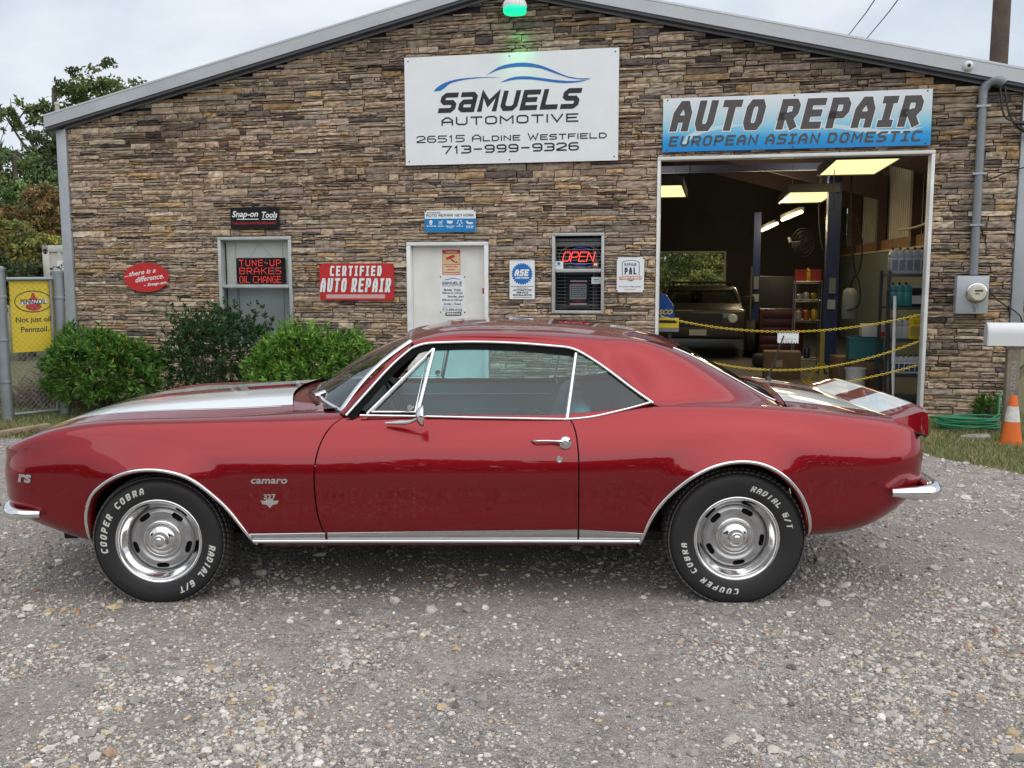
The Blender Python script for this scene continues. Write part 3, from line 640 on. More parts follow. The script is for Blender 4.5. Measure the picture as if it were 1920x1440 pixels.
vb = MB(); vb.tube([(-1.735, -.72, .36), (-1.728, -.72, .28), (-1.72, -.73, .255)], .010, 6); vb.build('hook', DARK, car)
# antenna on the far rear wing
an = MB(); an.tube([(1.864, .52, .92), (1.880, .52, .98), (1.950, .52, 1.185)], [.007, .0055, .0045], 6); an.lathe([(0, 0), (.02, 0), (.018, .02), (.008, .035), (0, .036)], 12, Matrix.Translation((1.862, .52, .905)) @ Matrix.Rotation(R_(-90), 4, 'X')); an.build('antenna', mat('antenna_dark', (.05, .05, .05), .3, .8), car, smooth=40)
# badges
def flank_text(mb, txt, x, z, size, lift=.004, **k):
    v, f = text_geo(txt, size, **k); v = np.array(v); P = on_flank(x + v[:, 0], z + v[:, 1], lift); mb.add(P, f)
bd_ = MB(); flank_text(bd_, 'camaro', -.825, .608, .046, bold=.0012, spacing=1.02, sx=1.22, shear=.15); bd_.build('script_badge', CHROME, car)
bd_ = MB(); flank_text(bd_, 'rs', -2.000, .612, .075, bold=.003, sx=1.25, shear=.2); bd_.build('letter_badge', CHROME, car)
bd_ = MB(); flank_text(bd_, '327', -.825, .528, .034, bold=.0012, sx=1.1)
V = on_flank([-.868, -.845, -.84, -.81, -.805, -.782, -.79, -.812, -.825, -.838, -.86], [.512, .510, .517, .517, .510, .512, .494, .490, .474, .490, .494], .004); bd_.add(V, [tuple(range(11))[::-1]])
bd_.build('engine_badge', CHROME, car)
# ---- wheels
TYRE = mat('tyre_rubber', (.016, .016, .018), .55, bump=.08, bscale=250); WHITE_L = mat('tyre_lettering', (.62, .62, .58), .6)
SILVER = mat('rally_silver', (.42, .42, .43), .32, .75, var=.12, vscale=30)
def make_wheel(rot, R0=.314):
    w_ = thing('wheel', (0, 0, 0)); gR = R0 - .313
    ty = MB(); pr = [(.196, .088), (.200, .100), (.212, .108), (.235, .114), (.262, .117), (.277 + gR, .114), (.289 + gR, .109), (.298 + gR, .100), (.305 + gR, .090), (.310 + gR, .074), (R0, .04), (R0, -.08), (.309 + gR, -.11), (.297 + gR, -.132), (.262, -.148), (.2, -.12), (.196, -.088)]
    pr = [tuple(p) for p in curve([(a, b, 0) for a, b in pr], 60)[:, :2]]; ty.lathe(pr, 96)
    tyre = ty.build('tyre', TYRE, w_, smooth=60)
    tb = MB()                                          # tread blocks
    n = 74
    for i in range(n):
        for ax, dd, tw in ((.089, .024, .35), (.054, .026, .2), (.016, .020, 0), (-.022, .020, 0), (-.060, .026, -.2), (-.098, .024, -.3)):
            a = 2 * math.pi * (i + (.5 if ax in (.054, -.022, -.098) else 0)) / n; r = np.interp(ax, [-.11, -.08, .04, .074, .09], [.309 + gR, R0 - .001, R0 - .001, .3095 + gR, .305 + gR]); c = Vector((math.cos(a), 0, math.sin(a))); t = Vector((-math.sin(a), 0, math.cos(a)))
            p0 = c * (r - .003) + Vector((0, -ax, 0)); d = Vector((0, -dd / 2, 0)) + t * tw * dd / 2; q_ = t * .0100; o_ = c * .0095
            if ax == .089: o_ = (c * .7 + Vector((0, -.4, 0))) * .0085
            v = [p0 - d - q_, p0 + d - q_, p0 + d + q_, p0 - d + q_]; v = v + [x + o_ for x in v]; tb.add(v, [(4, 5, 6, 7), (0, 1, 5, 4), (1, 2, 6, 5), (2, 3, 7, 6), (3, 0, 4, 7)])
    tb.build('tread', mat('tread_rubber', (.085, .080, .076), .8, var=.25, vscale=60), tyre)
    lt = MB()
    for txt, a0, a1 in (('COOPER COBRA', 189 + rot, 105 + rot), ('RADIAL G/T', -7 + rot, -66 + rot)):
        n = len(txt)
        for i, ch in enumerate(txt):
            if ch == ' ': continue
            a = R_(a0 + (a1 - a0) * i / (n - 1)); v, f = stroke_geo(ch, .0215, .031, .0072, shear=.22, sub=4); rc = .2545; pts = []; xc = .0105
            for x, y, lay in v:
                aa = a - (x - xc) / rc; r = rc - .015 + y; ax = np.interp(r, [.235, .262, .277], [.1140, .1170, .1130]) + .0012 + lay * .0002; pts.append((r * math.cos(aa), -ax, r * math.sin(aa)))
            lt.add(pts, f)
    lt.build('sidewall_lettering', WHITE_L, tyre)
    rim = MB(); rp_ = curve([(a, b, 0) for a, b in [(.206, .096), (.206, .104), (.200, .108), (.192, .104), (.186, .094), (.176, .080), (.166, .068), (.160, .060), (.157, .045), (.156, .03)]], 40)[:, :2]; rim.lathe([tuple(p) for p in rp_], 96)
    ring = rim.build('rim', CHROME, w_, smooth=70)
    di = MB(); NA = 240; radii = np.linspace(.088, .158, 29); hsl = .0118; ax_of = lambda r: np.interp(r, [.088, .10, .112, .135, .150, .158], [.050, .052, .058, .057, .046, .032])
    V = [(r * math.cos(2 * math.pi * j / NA), -ax_of(r), r * math.sin(2 * math.pi * j / NA)) for r in radii for j in range(NA)]; f = []
    sl_ = [R_(90 + 72 * k_ + 36 + (0 if rot == 0 else 10)) for k_ in range(5)]
    def inslot(r, a):
        for s0 in sl_:
            d = (a - s0 + math.pi) % (2 * math.pi) - math.pi; dx = max(0, abs(d) * .131 - .0175); 
            if math.hypot(dx, r - .131) < hsl: return True
        return False
    for i in range(28):
        for j in range(NA):
            if not inslot((radii[i] + radii[i + 1]) / 2, 2 * math.pi * (j + .5) / NA): f.append((i * NA + j, i * NA + (j + 1) % NA, (i + 1) * NA + (j + 1) % NA, (i + 1) * NA + j))
    di.add(V, f); di.lathe([(.03, .02), (.20, .02)], 48, m=1); di.build('wheel_disc', [SILVER, DARK], w_, smooth=60)
    cp_ = MB(); cc = curve([(a, b, 0) for a, b in [(.092, .046), (.090, .056), (.083, .060), (.077, .054), (.073, .050), (.069, .058), (.060, .070), (.048, .076), (.040, .080), (.036, .090), (.032, .104), (.026, .108), (.020, .107), (.012, .110), (.0005, .111)]], 70)[:, :2]; cp_.lathe([(max(a, .0005), b) for a, b in cc], 64); cp_.build('hub_cap', CHROME, w_, smooth=60)
    return w_
for x, rot, R0_, HZ in ((-1.377, 0, .315, .300), (1.377, 81, .330, .3125)):
    for q in (1, -1):
        wh = make_wheel(rot, R0_); wh.parent = car; wh.location = (x, -.750 * q, HZ); wh.rotation_euler = (0, 0, (0 if q == 1 else math.pi) + (R_(2.5) if x < 0 else 0))
# ---- cabin
VINYL = mat('sky_teal_vinyl', (.14, .29, .325), .5, bump=.1, bscale=120); DASH = mat('dash_black', (.02, .022, .025), .45)  # vinyl colour raised to teal to hold the sky's reflection in the side glass
cb = MB(); cb.box(-.65, 1.5, -.72, .72, .29, .31); cb.build('cabin_floor', mat('carpet_black', (.012, .012, .013), .95), car)
ds = MB(); G = []
for y in np.linspace(-.70, .70, 9): G.append([(-.70 + .1 * (y / .7) ** 2, y, .915), (-.50, y, .925), (-.40, y, .905), (-.38, y, .85), (-.42, y, .70), (-.5, y, .5)])
ds.grid(np.array(G)); dash = ds.build('dashboard', DASH, car, smooth=50)
sw = MB(); cx = Vector((-.26, -.37, .86)); ax = Vector((-.85, 0, -.5)).normalized(); u_ = Vector((0, 1, 0)); v_ = ax.cross(u_)
sw.tube([cx + (u_ * math.cos(a) + v_ * math.sin(a)) * .19 for a in np.linspace(0, 2 * math.pi, 40)[:-1]], .011, 8, closed=True)
for a in (0.2, math.pi - .2, -math.pi / 2): sw.tube([cx + ax * .03, cx + (u_ * math.cos(a) + v_ * math.sin(a)) * .19], .009, 6)
sw.tube([cx + ax * .02, cx + ax * .3], .03, 10); sw.build('steering_wheel', DASH, car, smooth=50)
for q in (1, -1):
    st = MB(); 
    for y0 in (.12,):
        a, b = sorted((-.12 * q, -.62 * q)); st.box(.02, .52, a, b, .42, .56)
        V = [(.46, a, .50), (.62, a, .52), (.72, a, .91), (.62, a, .92)]; st.add(V + [(x, b, z) for x, _, z in V], [(3, 2, 1, 0), (4, 5, 6, 7), (0, 1, 5, 4), (1, 2, 6, 5), (2, 3, 7, 6), (3, 0, 4, 7)])
    st.build('seat', VINYL, car, bevel=.05)
    dpn = MB(); dpn.add([(-.5, -.785 * q, .31), (.6, -.785 * q, .31), (.6, -.765 * q, .87), (-.45, -.765 * q, .87)], [(0, 1, 2, 3)]); dpn.add([(.6, -.785 * q, .31), (.86, -.78 * q, .31), (.88, -.75 * q, .70), (1.3, -.69 * q, .74), (1.3, -.67 * q, .92), (.6, -.765 * q, .87)], [(0, 1, 2, 3, 4, 5)]); dpn.tube([(-.40, -.74 * q, .80), (.55, -.74 * q, .80)], .008, 6); dpn.box(.0, .35, min(-.76 * q, -.69 * q), max(-.76 * q, -.69 * q), .66, .71); dpn.tube([(.45, -.75 * q, .70), (.45, -.70 * q, .70), (.53, -.70 * q, .66)], .010, 6)
    dpn.build('door_card', VINYL, car)
rs_ = MB(); rs_.box(.95, 1.35, -.62, .62, .40, .58); rs_.add([(1.25, -.62, .5), (1.25, .62, .5), (1.42, .62, .90), (1.42, -.62, .90)], [(0, 1, 2, 3)]); rs_.add([(1.42, -.62, .90), (1.42, .62, .90), (1.70, .6, .90), (1.70, -.6, .90)], [(0, 1, 2, 3)]); rs_.build('rear_seat', VINYL, car)
im = MB(); im.tube([(-.21, 0, 1.235), (-.205, 0, 1.17)], .006, 6); im.box(-.215, -.195, -.09, .09, 1.135, 1.185); im.build('rear_view_mirror', DASH, car)
hl = MB(); G = []
for t in np.linspace(0.05, .86, 12):
    xs = np.linspace(-.2, 1.15, 20); P = G_pt(xs, t); P[:, 2] -= .03; G.append(P)
G = np.array(G); hl.grid(G); hl.grid(G * [1, -1, 1]); hl.build('headliner', mat('headliner', (.03, .03, .032), .9), car, smooth=60)
# ------------------------------------------------------------------ ground sheet
def vnoise(x, y, sc_, seed=0):                         # smooth value noise
    x = np.asarray(x) * sc_ + 1000 + seed * 17.3; y = np.asarray(y) * sc_ + 1000 + seed * 31.7; xi, yi = np.floor(x).astype(int), np.floor(y).astype(int); fx_, fy = x - xi, y - yi
    h = lambda a, b: np.modf(np.abs(np.sin(a * 127.1 + b * 311.7 + seed * 74.7) * 43758.5453))[0]
    u, v_ = fx_ * fx_ * (3 - 2 * fx_), fy * fy * (3 - 2 * fy)
    return (h(xi, yi) * (1 - u) + h(xi + 1, yi) * u) * (1 - v_) + (h(xi, yi + 1) * (1 - u) + h(xi + 1, yi + 1) * u) * v_
def grass_amt(x, y):
    x, y = np.asarray(x, float), np.asarray(y, float); n = (vnoise(x, y, 1.3, 3) - .5) * .9 + (vnoise(x, y, 4, 5) - .5) * .5
    r = np.clip((y - np.maximum(6.3, 8.75 - np.maximum(0, x - 3.80) * 5.5) + n * .8) * 1.6, 0, 1) * np.clip((x - 2.6) * 2, 0, 1)
    l = np.clip((y - 9.25 + n) * 1.6, 0, 1) * np.clip((-3.0 - x) * 1.5, 0, 1)
    b = np.clip((-y - 9) * .3 + n, 0, 1)
    far = np.clip((y - 24) * .2 + n, 0, 1)
    return np.clip(r + l + far + b, 0, 1)
xs = np.unique(np.r_[np.linspace(-600, -60, 10), np.linspace(-60, -8, 27), np.arange(-8, 8, .10), np.linspace(8, 60, 27), np.linspace(60, 600, 10)])
ys = np.unique(np.r_[np.linspace(-500, -30, 10), np.linspace(-30, 1.5, 32), np.arange(1.5, 12, .10), np.linspace(12, 60, 60), np.linspace(60, 900, 12)])
GX, GY = np.meshgrid(xs, ys, indexing='ij'); GZ = gz(GX, GY)
near = (np.abs(GX) < 8) & (GY > 1.5) & (GY < 12)
bump = (vnoise(GX, GY, 1.1, 1) - .5) * .022 + (vnoise(GX, GY, 3.1, 2) - .5) * .012 + (vnoise(GX, GY, 8, 7) - .5) * .006
flatten = np.clip(np.abs(GY - 4.55) * 2, .25, 1)
GZ = GZ + np.where(near, bump * flatten, 0)
def ground_h(x, y):                                    # ground height with the bumps
    return gz(x, y) + ((vnoise(x, y, 1.1, 1) - .5) * .022 + (vnoise(x, y, 3.1, 2) - .5) * .012 + (vnoise(x, y, 8, 7) - .5) * .006) * np.clip(np.abs(np.asarray(y) - 4.55) * 2, .25, 1)
ga = grass_amt(GX, GY); nx_, ny_ = GX.shape
idx = np.arange(nx_ * ny_).reshape(nx_, ny_); Fq = np.stack([idx[:-1, :-1], idx[1:, :-1], idx[1:, 1:], idx[:-1, 1:]], -1).reshape(-1, 4)
road = ((GY < -5.5) & (GY > -11.5)).astype(float)
colr = np.stack([ga, road, np.zeros_like(ga), np.ones_like(ga)], -1).reshape(-1, 4)
GM = bpy.data.materials.new('gravel_ground'); GM.use_nodes = True; t = GM.node_tree; bs = t.nodes['Principled BSDF']; bs.inputs['Roughness'].default_value = .92; bs.inputs['Specular IOR Level'].default_value = .25
def NN(ty, **k):
    n = t.nodes.new(ty)
    for a, b in k.items(): setattr(n, a, b)
    return n
tco = NN('ShaderNodeTexCoord')
def noise(scale, detail=5, rough=.55):
    n = NN('ShaderNodeTexNoise'); n.inputs['Scale'].default_value = scale; n.inputs['Detail'].default_value = detail; n.inputs['Roughness'].default_value = rough; t.links.new(tco.outputs['Object'], n.inputs['Vector']); return n.outputs[0]
def voro(scale, rnd=1.0):
    n = NN('ShaderNodeTexVoronoi'); n.inputs['Scale'].default_value = scale; n.inputs['Randomness'].default_value = rnd; t.links.new(tco.outputs['Object'], n.inputs['Vector']); return n
def ramp(src, stops):
    r = NN('ShaderNodeValToRGB'); e = r.color_ramp.elements
    while len(e) < len(stops): e.new(.5)
    for q, (p, c) in zip(e, stops): q.position = p; q.color = (*c, 1)
    t.links.new(src, r.inputs[0]); return r.outputs[0]
def mixc(f, a, b, mode='MIX'):
    m_ = NN('ShaderNodeMixRGB', blend_type=mode)
    for s_, q in ((0, f), (1, a), (2, b)):
        if isinstance(q, (int, float)): m_.inputs[s_].default_value = q if s_ == 0 else (q, q, q, 1)
        elif isinstance(q, tuple): m_.inputs[s_].default_value = (*q, 1)
        else: t.links.new(q, m_.inputs[s_])
    return m_.outputs[0]
v1 = voro(120); v2 = voro(260); v3 = voro(42)
sep = NN('ShaderNodeSeparateColor'); t.links.new(v1.outputs['Color'], sep.inputs[0]); sep2 = NN('ShaderNodeSeparateColor'); t.links.new(v2.outputs['Color'], sep2.inputs[0])
st_c = [(0, (.13, .122, .118)), (.25, (.29, .272, .258)), (.5, (.41, .385, .365)), (.8, (.55, .52, .495)), (1, (.76, .735, .705))]
c1 = ramp(sep.outputs[0], st_c); c2 = ramp(sep2.outputs[1], [(0, (.18, .168, .16)), (.5, (.37, .345, .328)), (.9, (.50, .47, .445)), (1, (.78, .75, .72))])
edge1 = ramp(v1.outputs['Distance'], [(.0, (1, 1, 1)), (.45, (.85, .85, .85)), (.75, (.35, .35, .35))])
dirt = mixc(noise(180, 3), (.335, .300, .272), (.44, .40, .365))
stones = mixc(ramp(noise(26, 4), [(.42, (0, 0, 0)), (.60, (1, 1, 1))]), c2, c1)
stones = mixc(.55, stones, edge1, 'MULTIPLY')
dens = ramp(noise(2.2, 6, .6), [(.36, (.25, .25, .25)), (.60, (.95, .95, .95))])
grav = mixc(dens, dirt, stones)
grav = mixc(1.0, grav, ramp(noise(34, 5, .65), [(.34, (.66, .65, .64)), (.5, (1, 1, 1)), (.66, (1.18, 1.17, 1.15))]), 'MULTIPLY'); grav = mixc(1.0, grav, ramp(noise(5, 6, .6), [(.32, (.74, .72, .70)), (.52, (1.02, 1.02, 1.02)), (.7, (1.12, 1.11, 1.10))]), 'MULTIPLY')
grav = mixc(ramp(noise(.8, 6, .6), [(.45, (0, 0, 0)), (.68, (.7, .7, .7))]), grav, mixc(noise(70, 4), (.235, .208, .175), (.34, .308, .268)))
att = NN('ShaderNodeAttribute', attribute_name='Col'); sa = NN('ShaderNodeSeparateColor'); t.links.new(att.outputs['Color'], sa.inputs[0])
soil = mixc(noise(9, 6), (.13, .135, .06), (.27, .24, .15)); soil = mixc(ramp(noise(60, 3), [(.4, (0, 0, 0)), (.7, (.6, .6, .6))]), soil, (.09, .12, .035))
gmix = NN('ShaderNodeMath', operation='ADD'); mr_ = NN('ShaderNodeMapRange'); t.links.new(noise(14, 5), mr_.inputs[0]); mr_.inputs[3].default_value = -.35; mr_.inputs[4].default_value = .35
t.links.new(sa.outputs[0], gmix.inputs[0]); t.links.new(mr_.outputs[0], gmix.inputs[1]); gr2 = ramp(gmix.outputs[0], [(.4, (0, 0, 0)), (.6, (1, 1, 1))])
allc = mixc(gr2, grav, soil); allc = mixc(sa.outputs[1], allc, mixc(noise(120, 3), (.045, .045, .046), (.075, .074, .072)))
t.links.new(allc, bs.inputs['Base Color'])
bp1 = NN('ShaderNodeBump'); bp1.inputs['Strength'].default_value = .9; bp1.inputs['Distance'].default_value = .008; bp1.invert = True; t.links.new(v1.outputs['Distance'], bp1.inputs['Height'])
bp2 = NN('ShaderNodeBump'); bp2.inputs['Strength'].default_value = .7; bp2.inputs['Distance'].default_value = .012; t.links.new(noise(60, 6, .7), bp2.inputs['Height']); t.links.new(bp1.outputs[0], bp2.inputs['Normal'])
t.links.new(bp2.outputs[0], bs.inputs['Normal'])
tag(big_mesh('ground', np.stack([GX, GY, GZ], -1).reshape(-1, 3), Fq, GM, colors=colr, smooth=True), kind='structure')
# loose stones
def icosa():
    p = (1 + 5 ** .5) / 2; v = np.array([(-1, p, 0), (1, p, 0), (-1, -p, 0), (1, -p, 0), (0, -1, p), (0, 1, p), (0, -1, -p), (0, 1, -p), (p, 0, -1), (p, 0, 1), (-p, 0, -1), (-p, 0, 1)]) / math.sqrt(1 + p * p)
    f = np.array([(0, 11, 5), (0, 5, 1), (0, 1, 7), (0, 7, 10), (0, 10, 11), (1, 5, 9), (5, 11, 4), (11, 10, 2), (10, 7, 6), (7, 1, 8), (3, 9, 4), (3, 4, 2), (3, 2, 6), (3, 6, 8), (3, 8, 9), (4, 9, 5), (2, 4, 11), (6, 2, 10), (8, 6, 7), (9, 8, 1)]); return v, f
def pebbles(n):
    d = 1 / (1 / 9.6 + rng.random(n * 2) * (1 / 2.55 - 1 / 9.6)); x = (rng.random(n * 2) - .5) * 1.75 * d; y = d
    keep = (np.clip((vnoise(x, y, .9, 9) * .65 + vnoise(x, y, 3.5, 4) * .45 - .42) * 2.0 + .34, .10, 1) > rng.random(n * 2)) & (grass_amt(x, y) < .5); x, y = x[keep][:n], y[keep][:n]; n = len(x)
    r = np.clip(rng.lognormal(math.log(.0040), .50, n), .0022, .026) * np.interp(y, [2.5, 5, 9], [1, 1.25, 1.6]); big = rng.random(n) < .014; r = np.where(big, r * 2.6, r); r = np.minimum(r, .034)
    v, f = icosa(); a = rng.random(n) * 6.283; S = np.stack([r * rng.uniform(.8, 1.5, n), r * rng.uniform(.7, 1.1, n), r * rng.uniform(.45, .8, n)], 1)
    V = v[None] * (1 + rng.normal(0, .16, (n, 12, 1))) * S[:, None]; c, s = np.cos(a)[:, None], np.sin(a)[:, None]
    V = np.stack([V[..., 0] * c - V[..., 1] * s, V[..., 0] * s + V[..., 1] * c, V[..., 2]], -1) + np.stack([x, y, ground_h(x, y) + r * .16], 1)[:, None]
    pal = np.array([(.57, .535, .50), (.46, .43, .405), (.36, .335, .318), (.24, .228, .22), (.70, .67, .63), (.50, .39, .25), (.34, .17, .10), (.15, .145, .145), (.50, .34, .25)]); k = rng.choice(9, n, p=[.25, .28, .20, .11, .06, .05, .01, .03, .01])
    C = np.ones((n, 4)); C[:, :3] = pal[k] * rng.uniform(.75, 1.10, (n, 1)) * [1.02, 1.0, .955]; C = np.repeat(C[:, None], 12, 1)
    return V.reshape(-1, 3), (f[None] + (np.arange(n) * 12)[:, None, None]).reshape(-1, 3), C.reshape(-1, 4)
V, Fp, Cp = pebbles(108000)
tag(big_mesh('gravel', V, Fp, mat('pebble', rough=.85, attr='Col', var=.18, vscale=90, bump=.25, bscale=220), colors=Cp, smooth=False), kind='stuff')
# grass blades
def blades(n, fn):
    x, y = fn(n); k = grass_amt(x, y) + rng.normal(0, .15, len(x)) > .55; x, y = x[k], y[k]; n = len(x); z = ground_h(x, y) - .004
    h = rng.uniform(.02, .065, n); wd = rng.uniform(.0025, .005, n); a = rng.random(n) * 6.28; l = rng.uniform(.1, .9, n) * h; b = rng.random(n) * 6.28
    p = np.stack([x, y, z], 1); dx = np.stack([np.cos(a) * wd, np.sin(a) * wd, 0 * a], 1); tip = p + np.stack([np.cos(b) * l, np.sin(b) * l, h], 1); mid = p + (tip - p) * .5 + np.stack([0 * h, 0 * h, h * .14], 1)
    V = np.stack([p - dx, p + dx, mid + dx * .7, tip, mid - dx * .7], 1).reshape(-1, 3); Fq = np.array([(0, 1, 2, 4)])[None] + (np.arange(n) * 5)[:, None, None]; Ft = np.array([(4, 2, 3, 3)])
    pal = np.array([(.12, .18, .045), (.19, .235, .075), (.30, .28, .12), (.42, .36, .20)]); C = np.ones((n, 4)); C[:, :3] = pal[rng.choice(4, n, p=[.24, .32, .26, .18])] * rng.uniform(.7, 1.2, (n, 1)); C = np.repeat(C, 5, 0)
    FF = np.concatenate([Fq.reshape(-1, 4), (np.array([(4, 2, 3)])[None] + (np.arange(n) * 5)[:, None, None]).reshape(-1, 3)[:, [0, 1, 2, 2]]])
    return V, FF, C
def gr_fn(n):
    m_ = n // 2; x = np.r_[rng.uniform(2.6, 6.4, m_), rng.uniform(-7.2, -3.0, n - m_)]; y = np.r_[rng.uniform(6.6, 11.4, m_), rng.uniform(8.6, 13, n - m_)]; return x, y
V, FF, Cg = blades(75000, gr_fn); FF3 = np.concatenate([FF[:len(FF) // 2][:, [0, 1, 2]], FF[:len(FF) // 2][:, [0, 2, 3]], FF[len(FF) // 2:][:, :3]])
LEAFM = lambda nm, tr=.35: leaf_mat(nm, tr)
def leaf_mat(nm, tr=.3):
    if nm in MATS: return MATS[nm]
    M = bpy.data.materials.new(nm); M.use_nodes = True; tt = M.node_tree; b = tt.nodes['Principled BSDF']; a = tt.nodes.new('ShaderNodeAttribute'); a.attribute_name = 'Col'; b.inputs['Roughness'].default_value = .45; b.inputs['Specular IOR Level'].default_value = .4
    tl = tt.nodes.new('ShaderNodeBsdfTranslucent'); mx = tt.nodes.new('ShaderNodeMixShader'); mx.inputs[0].default_value = tr; tt.links.new(a.outputs['Color'], b.inputs['Base Color']); tt.links.new(a.outputs['Color'], tl.inputs[0])
    o = tt.nodes['Material Output']; tt.links.new(b.outputs[0], mx.inputs[1]); tt.links.new(tl.outputs[0], mx.inputs[2]); tt.links.new(mx.outputs[0], o.inputs[0]); MATS[nm] = M; return M
tag(big_mesh('grass', V, FF3, leaf_mat('grass_blade', .25), colors=Cg), kind='stuff')
# ------------------------------------------------------------------ the shop
bld = thing('shop_building', tuple(BO), -PSI, 'low gabled shop with brown stacked stone front and an open white trimmed bay', 'building')
RU, RZ, SL, SR = -.05, 4.94, .2286, .2355; UL, URR = -6.21, 5.815; ZB = -.35
def top(u): return np.where(u < RU, RZ + (np.asarray(u) - RU) * SL, RZ - (np.asarray(u) - RU) * SR)
OPEN = [(1.80, 4.93, -1, 2.93), (-1.376, -.299, -1, 1.94), (-4.02, -2.965, .55, 2.03), (.516, 1.168, 1.045, 2.04)]
back = mat('mortar_shadow', (.030, .026, .023), .95)
bk = MB()
cuts = sorted({UL, URR, RU} | {o[0] for o in OPEN} | {o[1] for o in OPEN})
for a, b in zip(cuts[:-1], cuts[1:]):
    mid = (a + b) / 2; o = [q for q in OPEN if q[0] <= mid <= q[1]]; fn = lambda u, z, d: (u, d, z)
    if not o: bk.prism([(a, ZB), (b, ZB), (b, float(top(b))), (a, float(top(a)))], fn, .035, .17)
    else:
        o = o[0]; bk.prism([(a, o[3]), (b, o[3]), (b, float(top(b))), (a, float(top(a)))], fn, .035, .17)
        if o[2] > 0: bk.prism([(a, ZB), (b, ZB), (b, o[2]), (a, o[2])], fn, .035, .17)
bk.build('wall_core', back, bld)
def stone_rects():
    out = []; z = -.22
    while z < 5.0:
        h = rng.uniform(.052, .092); u = UL - rng.uniform(0, .3)
        while u < URR:
            L = rng.uniform(.18, .60); k = rng.random()
            cells = [(z, z + h)] if k < .42 else ([(z, z + h * (f_ := rng.uniform(.35, .65))), (z + h * f_, z + h)])
            for (a, b) in cells:
                u2 = u; 
                while u2 < u + L - .02:
                    l2 = L if rng.random() < .55 else rng.uniform(.10, .34)
                    e = min(u2 + l2, u + L)
                    if u + L - e < .07: e = u + L
                    out.append([u2, e, a, b]); u2 = e
            u += L
        z += h
    res = []
    for r in out:
        pcs = [[max(r[0], UL), min(r[1], URR), r[2], r[3]]]
        for o in OPEN:
            nx = []
            for q in pcs:
                if q[0] < o[1] and q[1] > o[0] and q[2] < o[3] and q[3] > o[2]:
                    if q[0] < o[0]: nx.append([q[0], o[0], q[2], q[3]])
                    if q[1] > o[1]: nx.append([o[1], q[1], q[2], q[3]])
                    if q[3] > o[3]: nx.append([max(q[0], o[0]), min(q[1], o[1]), o[3], q[3]])
                    if q[2] < o[2]: nx.append([max(q[0], o[0]), min(q[1], o[1]), q[2], o[2]])
                else: nx.append(q)
            pcs = nx
        for q in pcs:
            if q[1] - q[0] > .02 and q[3] - q[2] > .010 and q[2] < min(top(q[0]), top(q[1])) - .012: res.append(q)
    return np.array(res)
ST_R = stone_rects(); n = len(ST_R); NXs, NZs = 7, 4
gu, gv = np.meshgrid(np.linspace(0, 1, NXs), np.linspace(0, 1, NZs), indexing='ij')
g_ = .0044; u0 = ST_R[:, 0] + g_; u1 = ST_R[:, 1] - g_; z0 = ST_R[:, 2] + g_ * .8; z1 = ST_R[:, 3] - g_ * .8
jit = rng.normal(0, .0028, (n, NXs, NZs))
Ub = u0[:, None, None] + (u1 - u0)[:, None, None] * (gu + rng.normal(0, .02, (n, NXs, NZs)) * ((gu > 0) & (gu < 1))); 
wob = np.cumsum(rng.normal(0, .0016, (n, NXs)), 1); wob -= wob.mean(1, keepdims=True)
Zb = z0[:, None, None] + (z1 - z0)[:, None, None] * (gv + rng.normal(0, .06, (n, NXs, NZs)) * ((gv > 0) & (gv < 1))) + np.clip(wob, -.004, .004)[:, :, None]
prot = rng.gamma(2.2, .0075, n).clip(.002, .032); rough_ = rng.uniform(.0025, .0075, n)
edge = ((gu == 0) | (gu == 1) | (gv == 0) | (gv == 1))[None]
tilt = rng.normal(0, .010, (n, 1, 1)) * (gv - .5)[None] + rng.normal(0, .006, (n, 1, 1)) * (gu - .5)[None]
Vd = -(prot[:, None, None] + rng.normal(0, 1, (n, NXs, NZs)) * rough_[:, None, None] + tilt) + edge * rng.uniform(.004, .013, (n, 1, 1))
Vd = np.maximum(Vd, -.043); Zb = np.minimum(Zb, top(Ub) - .003)
front = np.stack([Ub, Vd, Zb], -1).reshape(n, -1, 3)
ring = [i * NZs for i in range(NXs)] + [(NXs - 1) * NZs + j for j in range(1, NZs)] + [i * NZs + NZs - 1 for i in range(NXs - 2, -1, -1)] + [j for j in range(NZs - 2, 0, -1)]
sk = front[:, ring].copy(); sk[:, :, 1] = .034
allv = np.concatenate([front, sk], 1); m1 = NXs * NZs; mr2 = len(ring); per = m1 + mr2
fl = [(i * NZs + j, (i + 1) * NZs + j, (i + 1) * NZs + j + 1, i * NZs + j + 1) for i in range(NXs - 1) for j in range(NZs - 1)] + [(ring[k], m1 + k, m1 + (k + 1) % mr2, ring[(k + 1) % mr2]) for k in range(mr2)]
Fs = (np.array(fl)[None] + (np.arange(n) * per)[:, None, None]).reshape(-1, 4)
pal = np.array([(.44, .335, .235), (.37, .29, .215), (.29, .235, .185), (.40, .27, .145), (.135, .11, .098), (.38, .285, .23), (.50, .41, .305), (.20, .165, .138)])
kk = rng.choice(8, n, p=[.26, .22, .16, .07, .04, .11, .08, .06]); base = pal[kk] * rng.uniform(.92, 1.20, (n, 1))
uc, zc_ = (ST_R[:, 0] + ST_R[:, 1]) / 2, (ST_R[:, 2] + ST_R[:, 3]) / 2
stain = np.zeros(n)
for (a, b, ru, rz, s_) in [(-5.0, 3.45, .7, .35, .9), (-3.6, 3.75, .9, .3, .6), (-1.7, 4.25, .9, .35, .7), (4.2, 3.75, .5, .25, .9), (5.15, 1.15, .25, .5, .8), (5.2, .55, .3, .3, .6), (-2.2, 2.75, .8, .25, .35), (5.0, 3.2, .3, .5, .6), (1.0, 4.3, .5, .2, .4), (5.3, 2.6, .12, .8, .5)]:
    stain = np.maximum(stain, s_ * np.exp(-((uc - a) / ru) ** 2 - ((zc_ - b) / rz) ** 2))
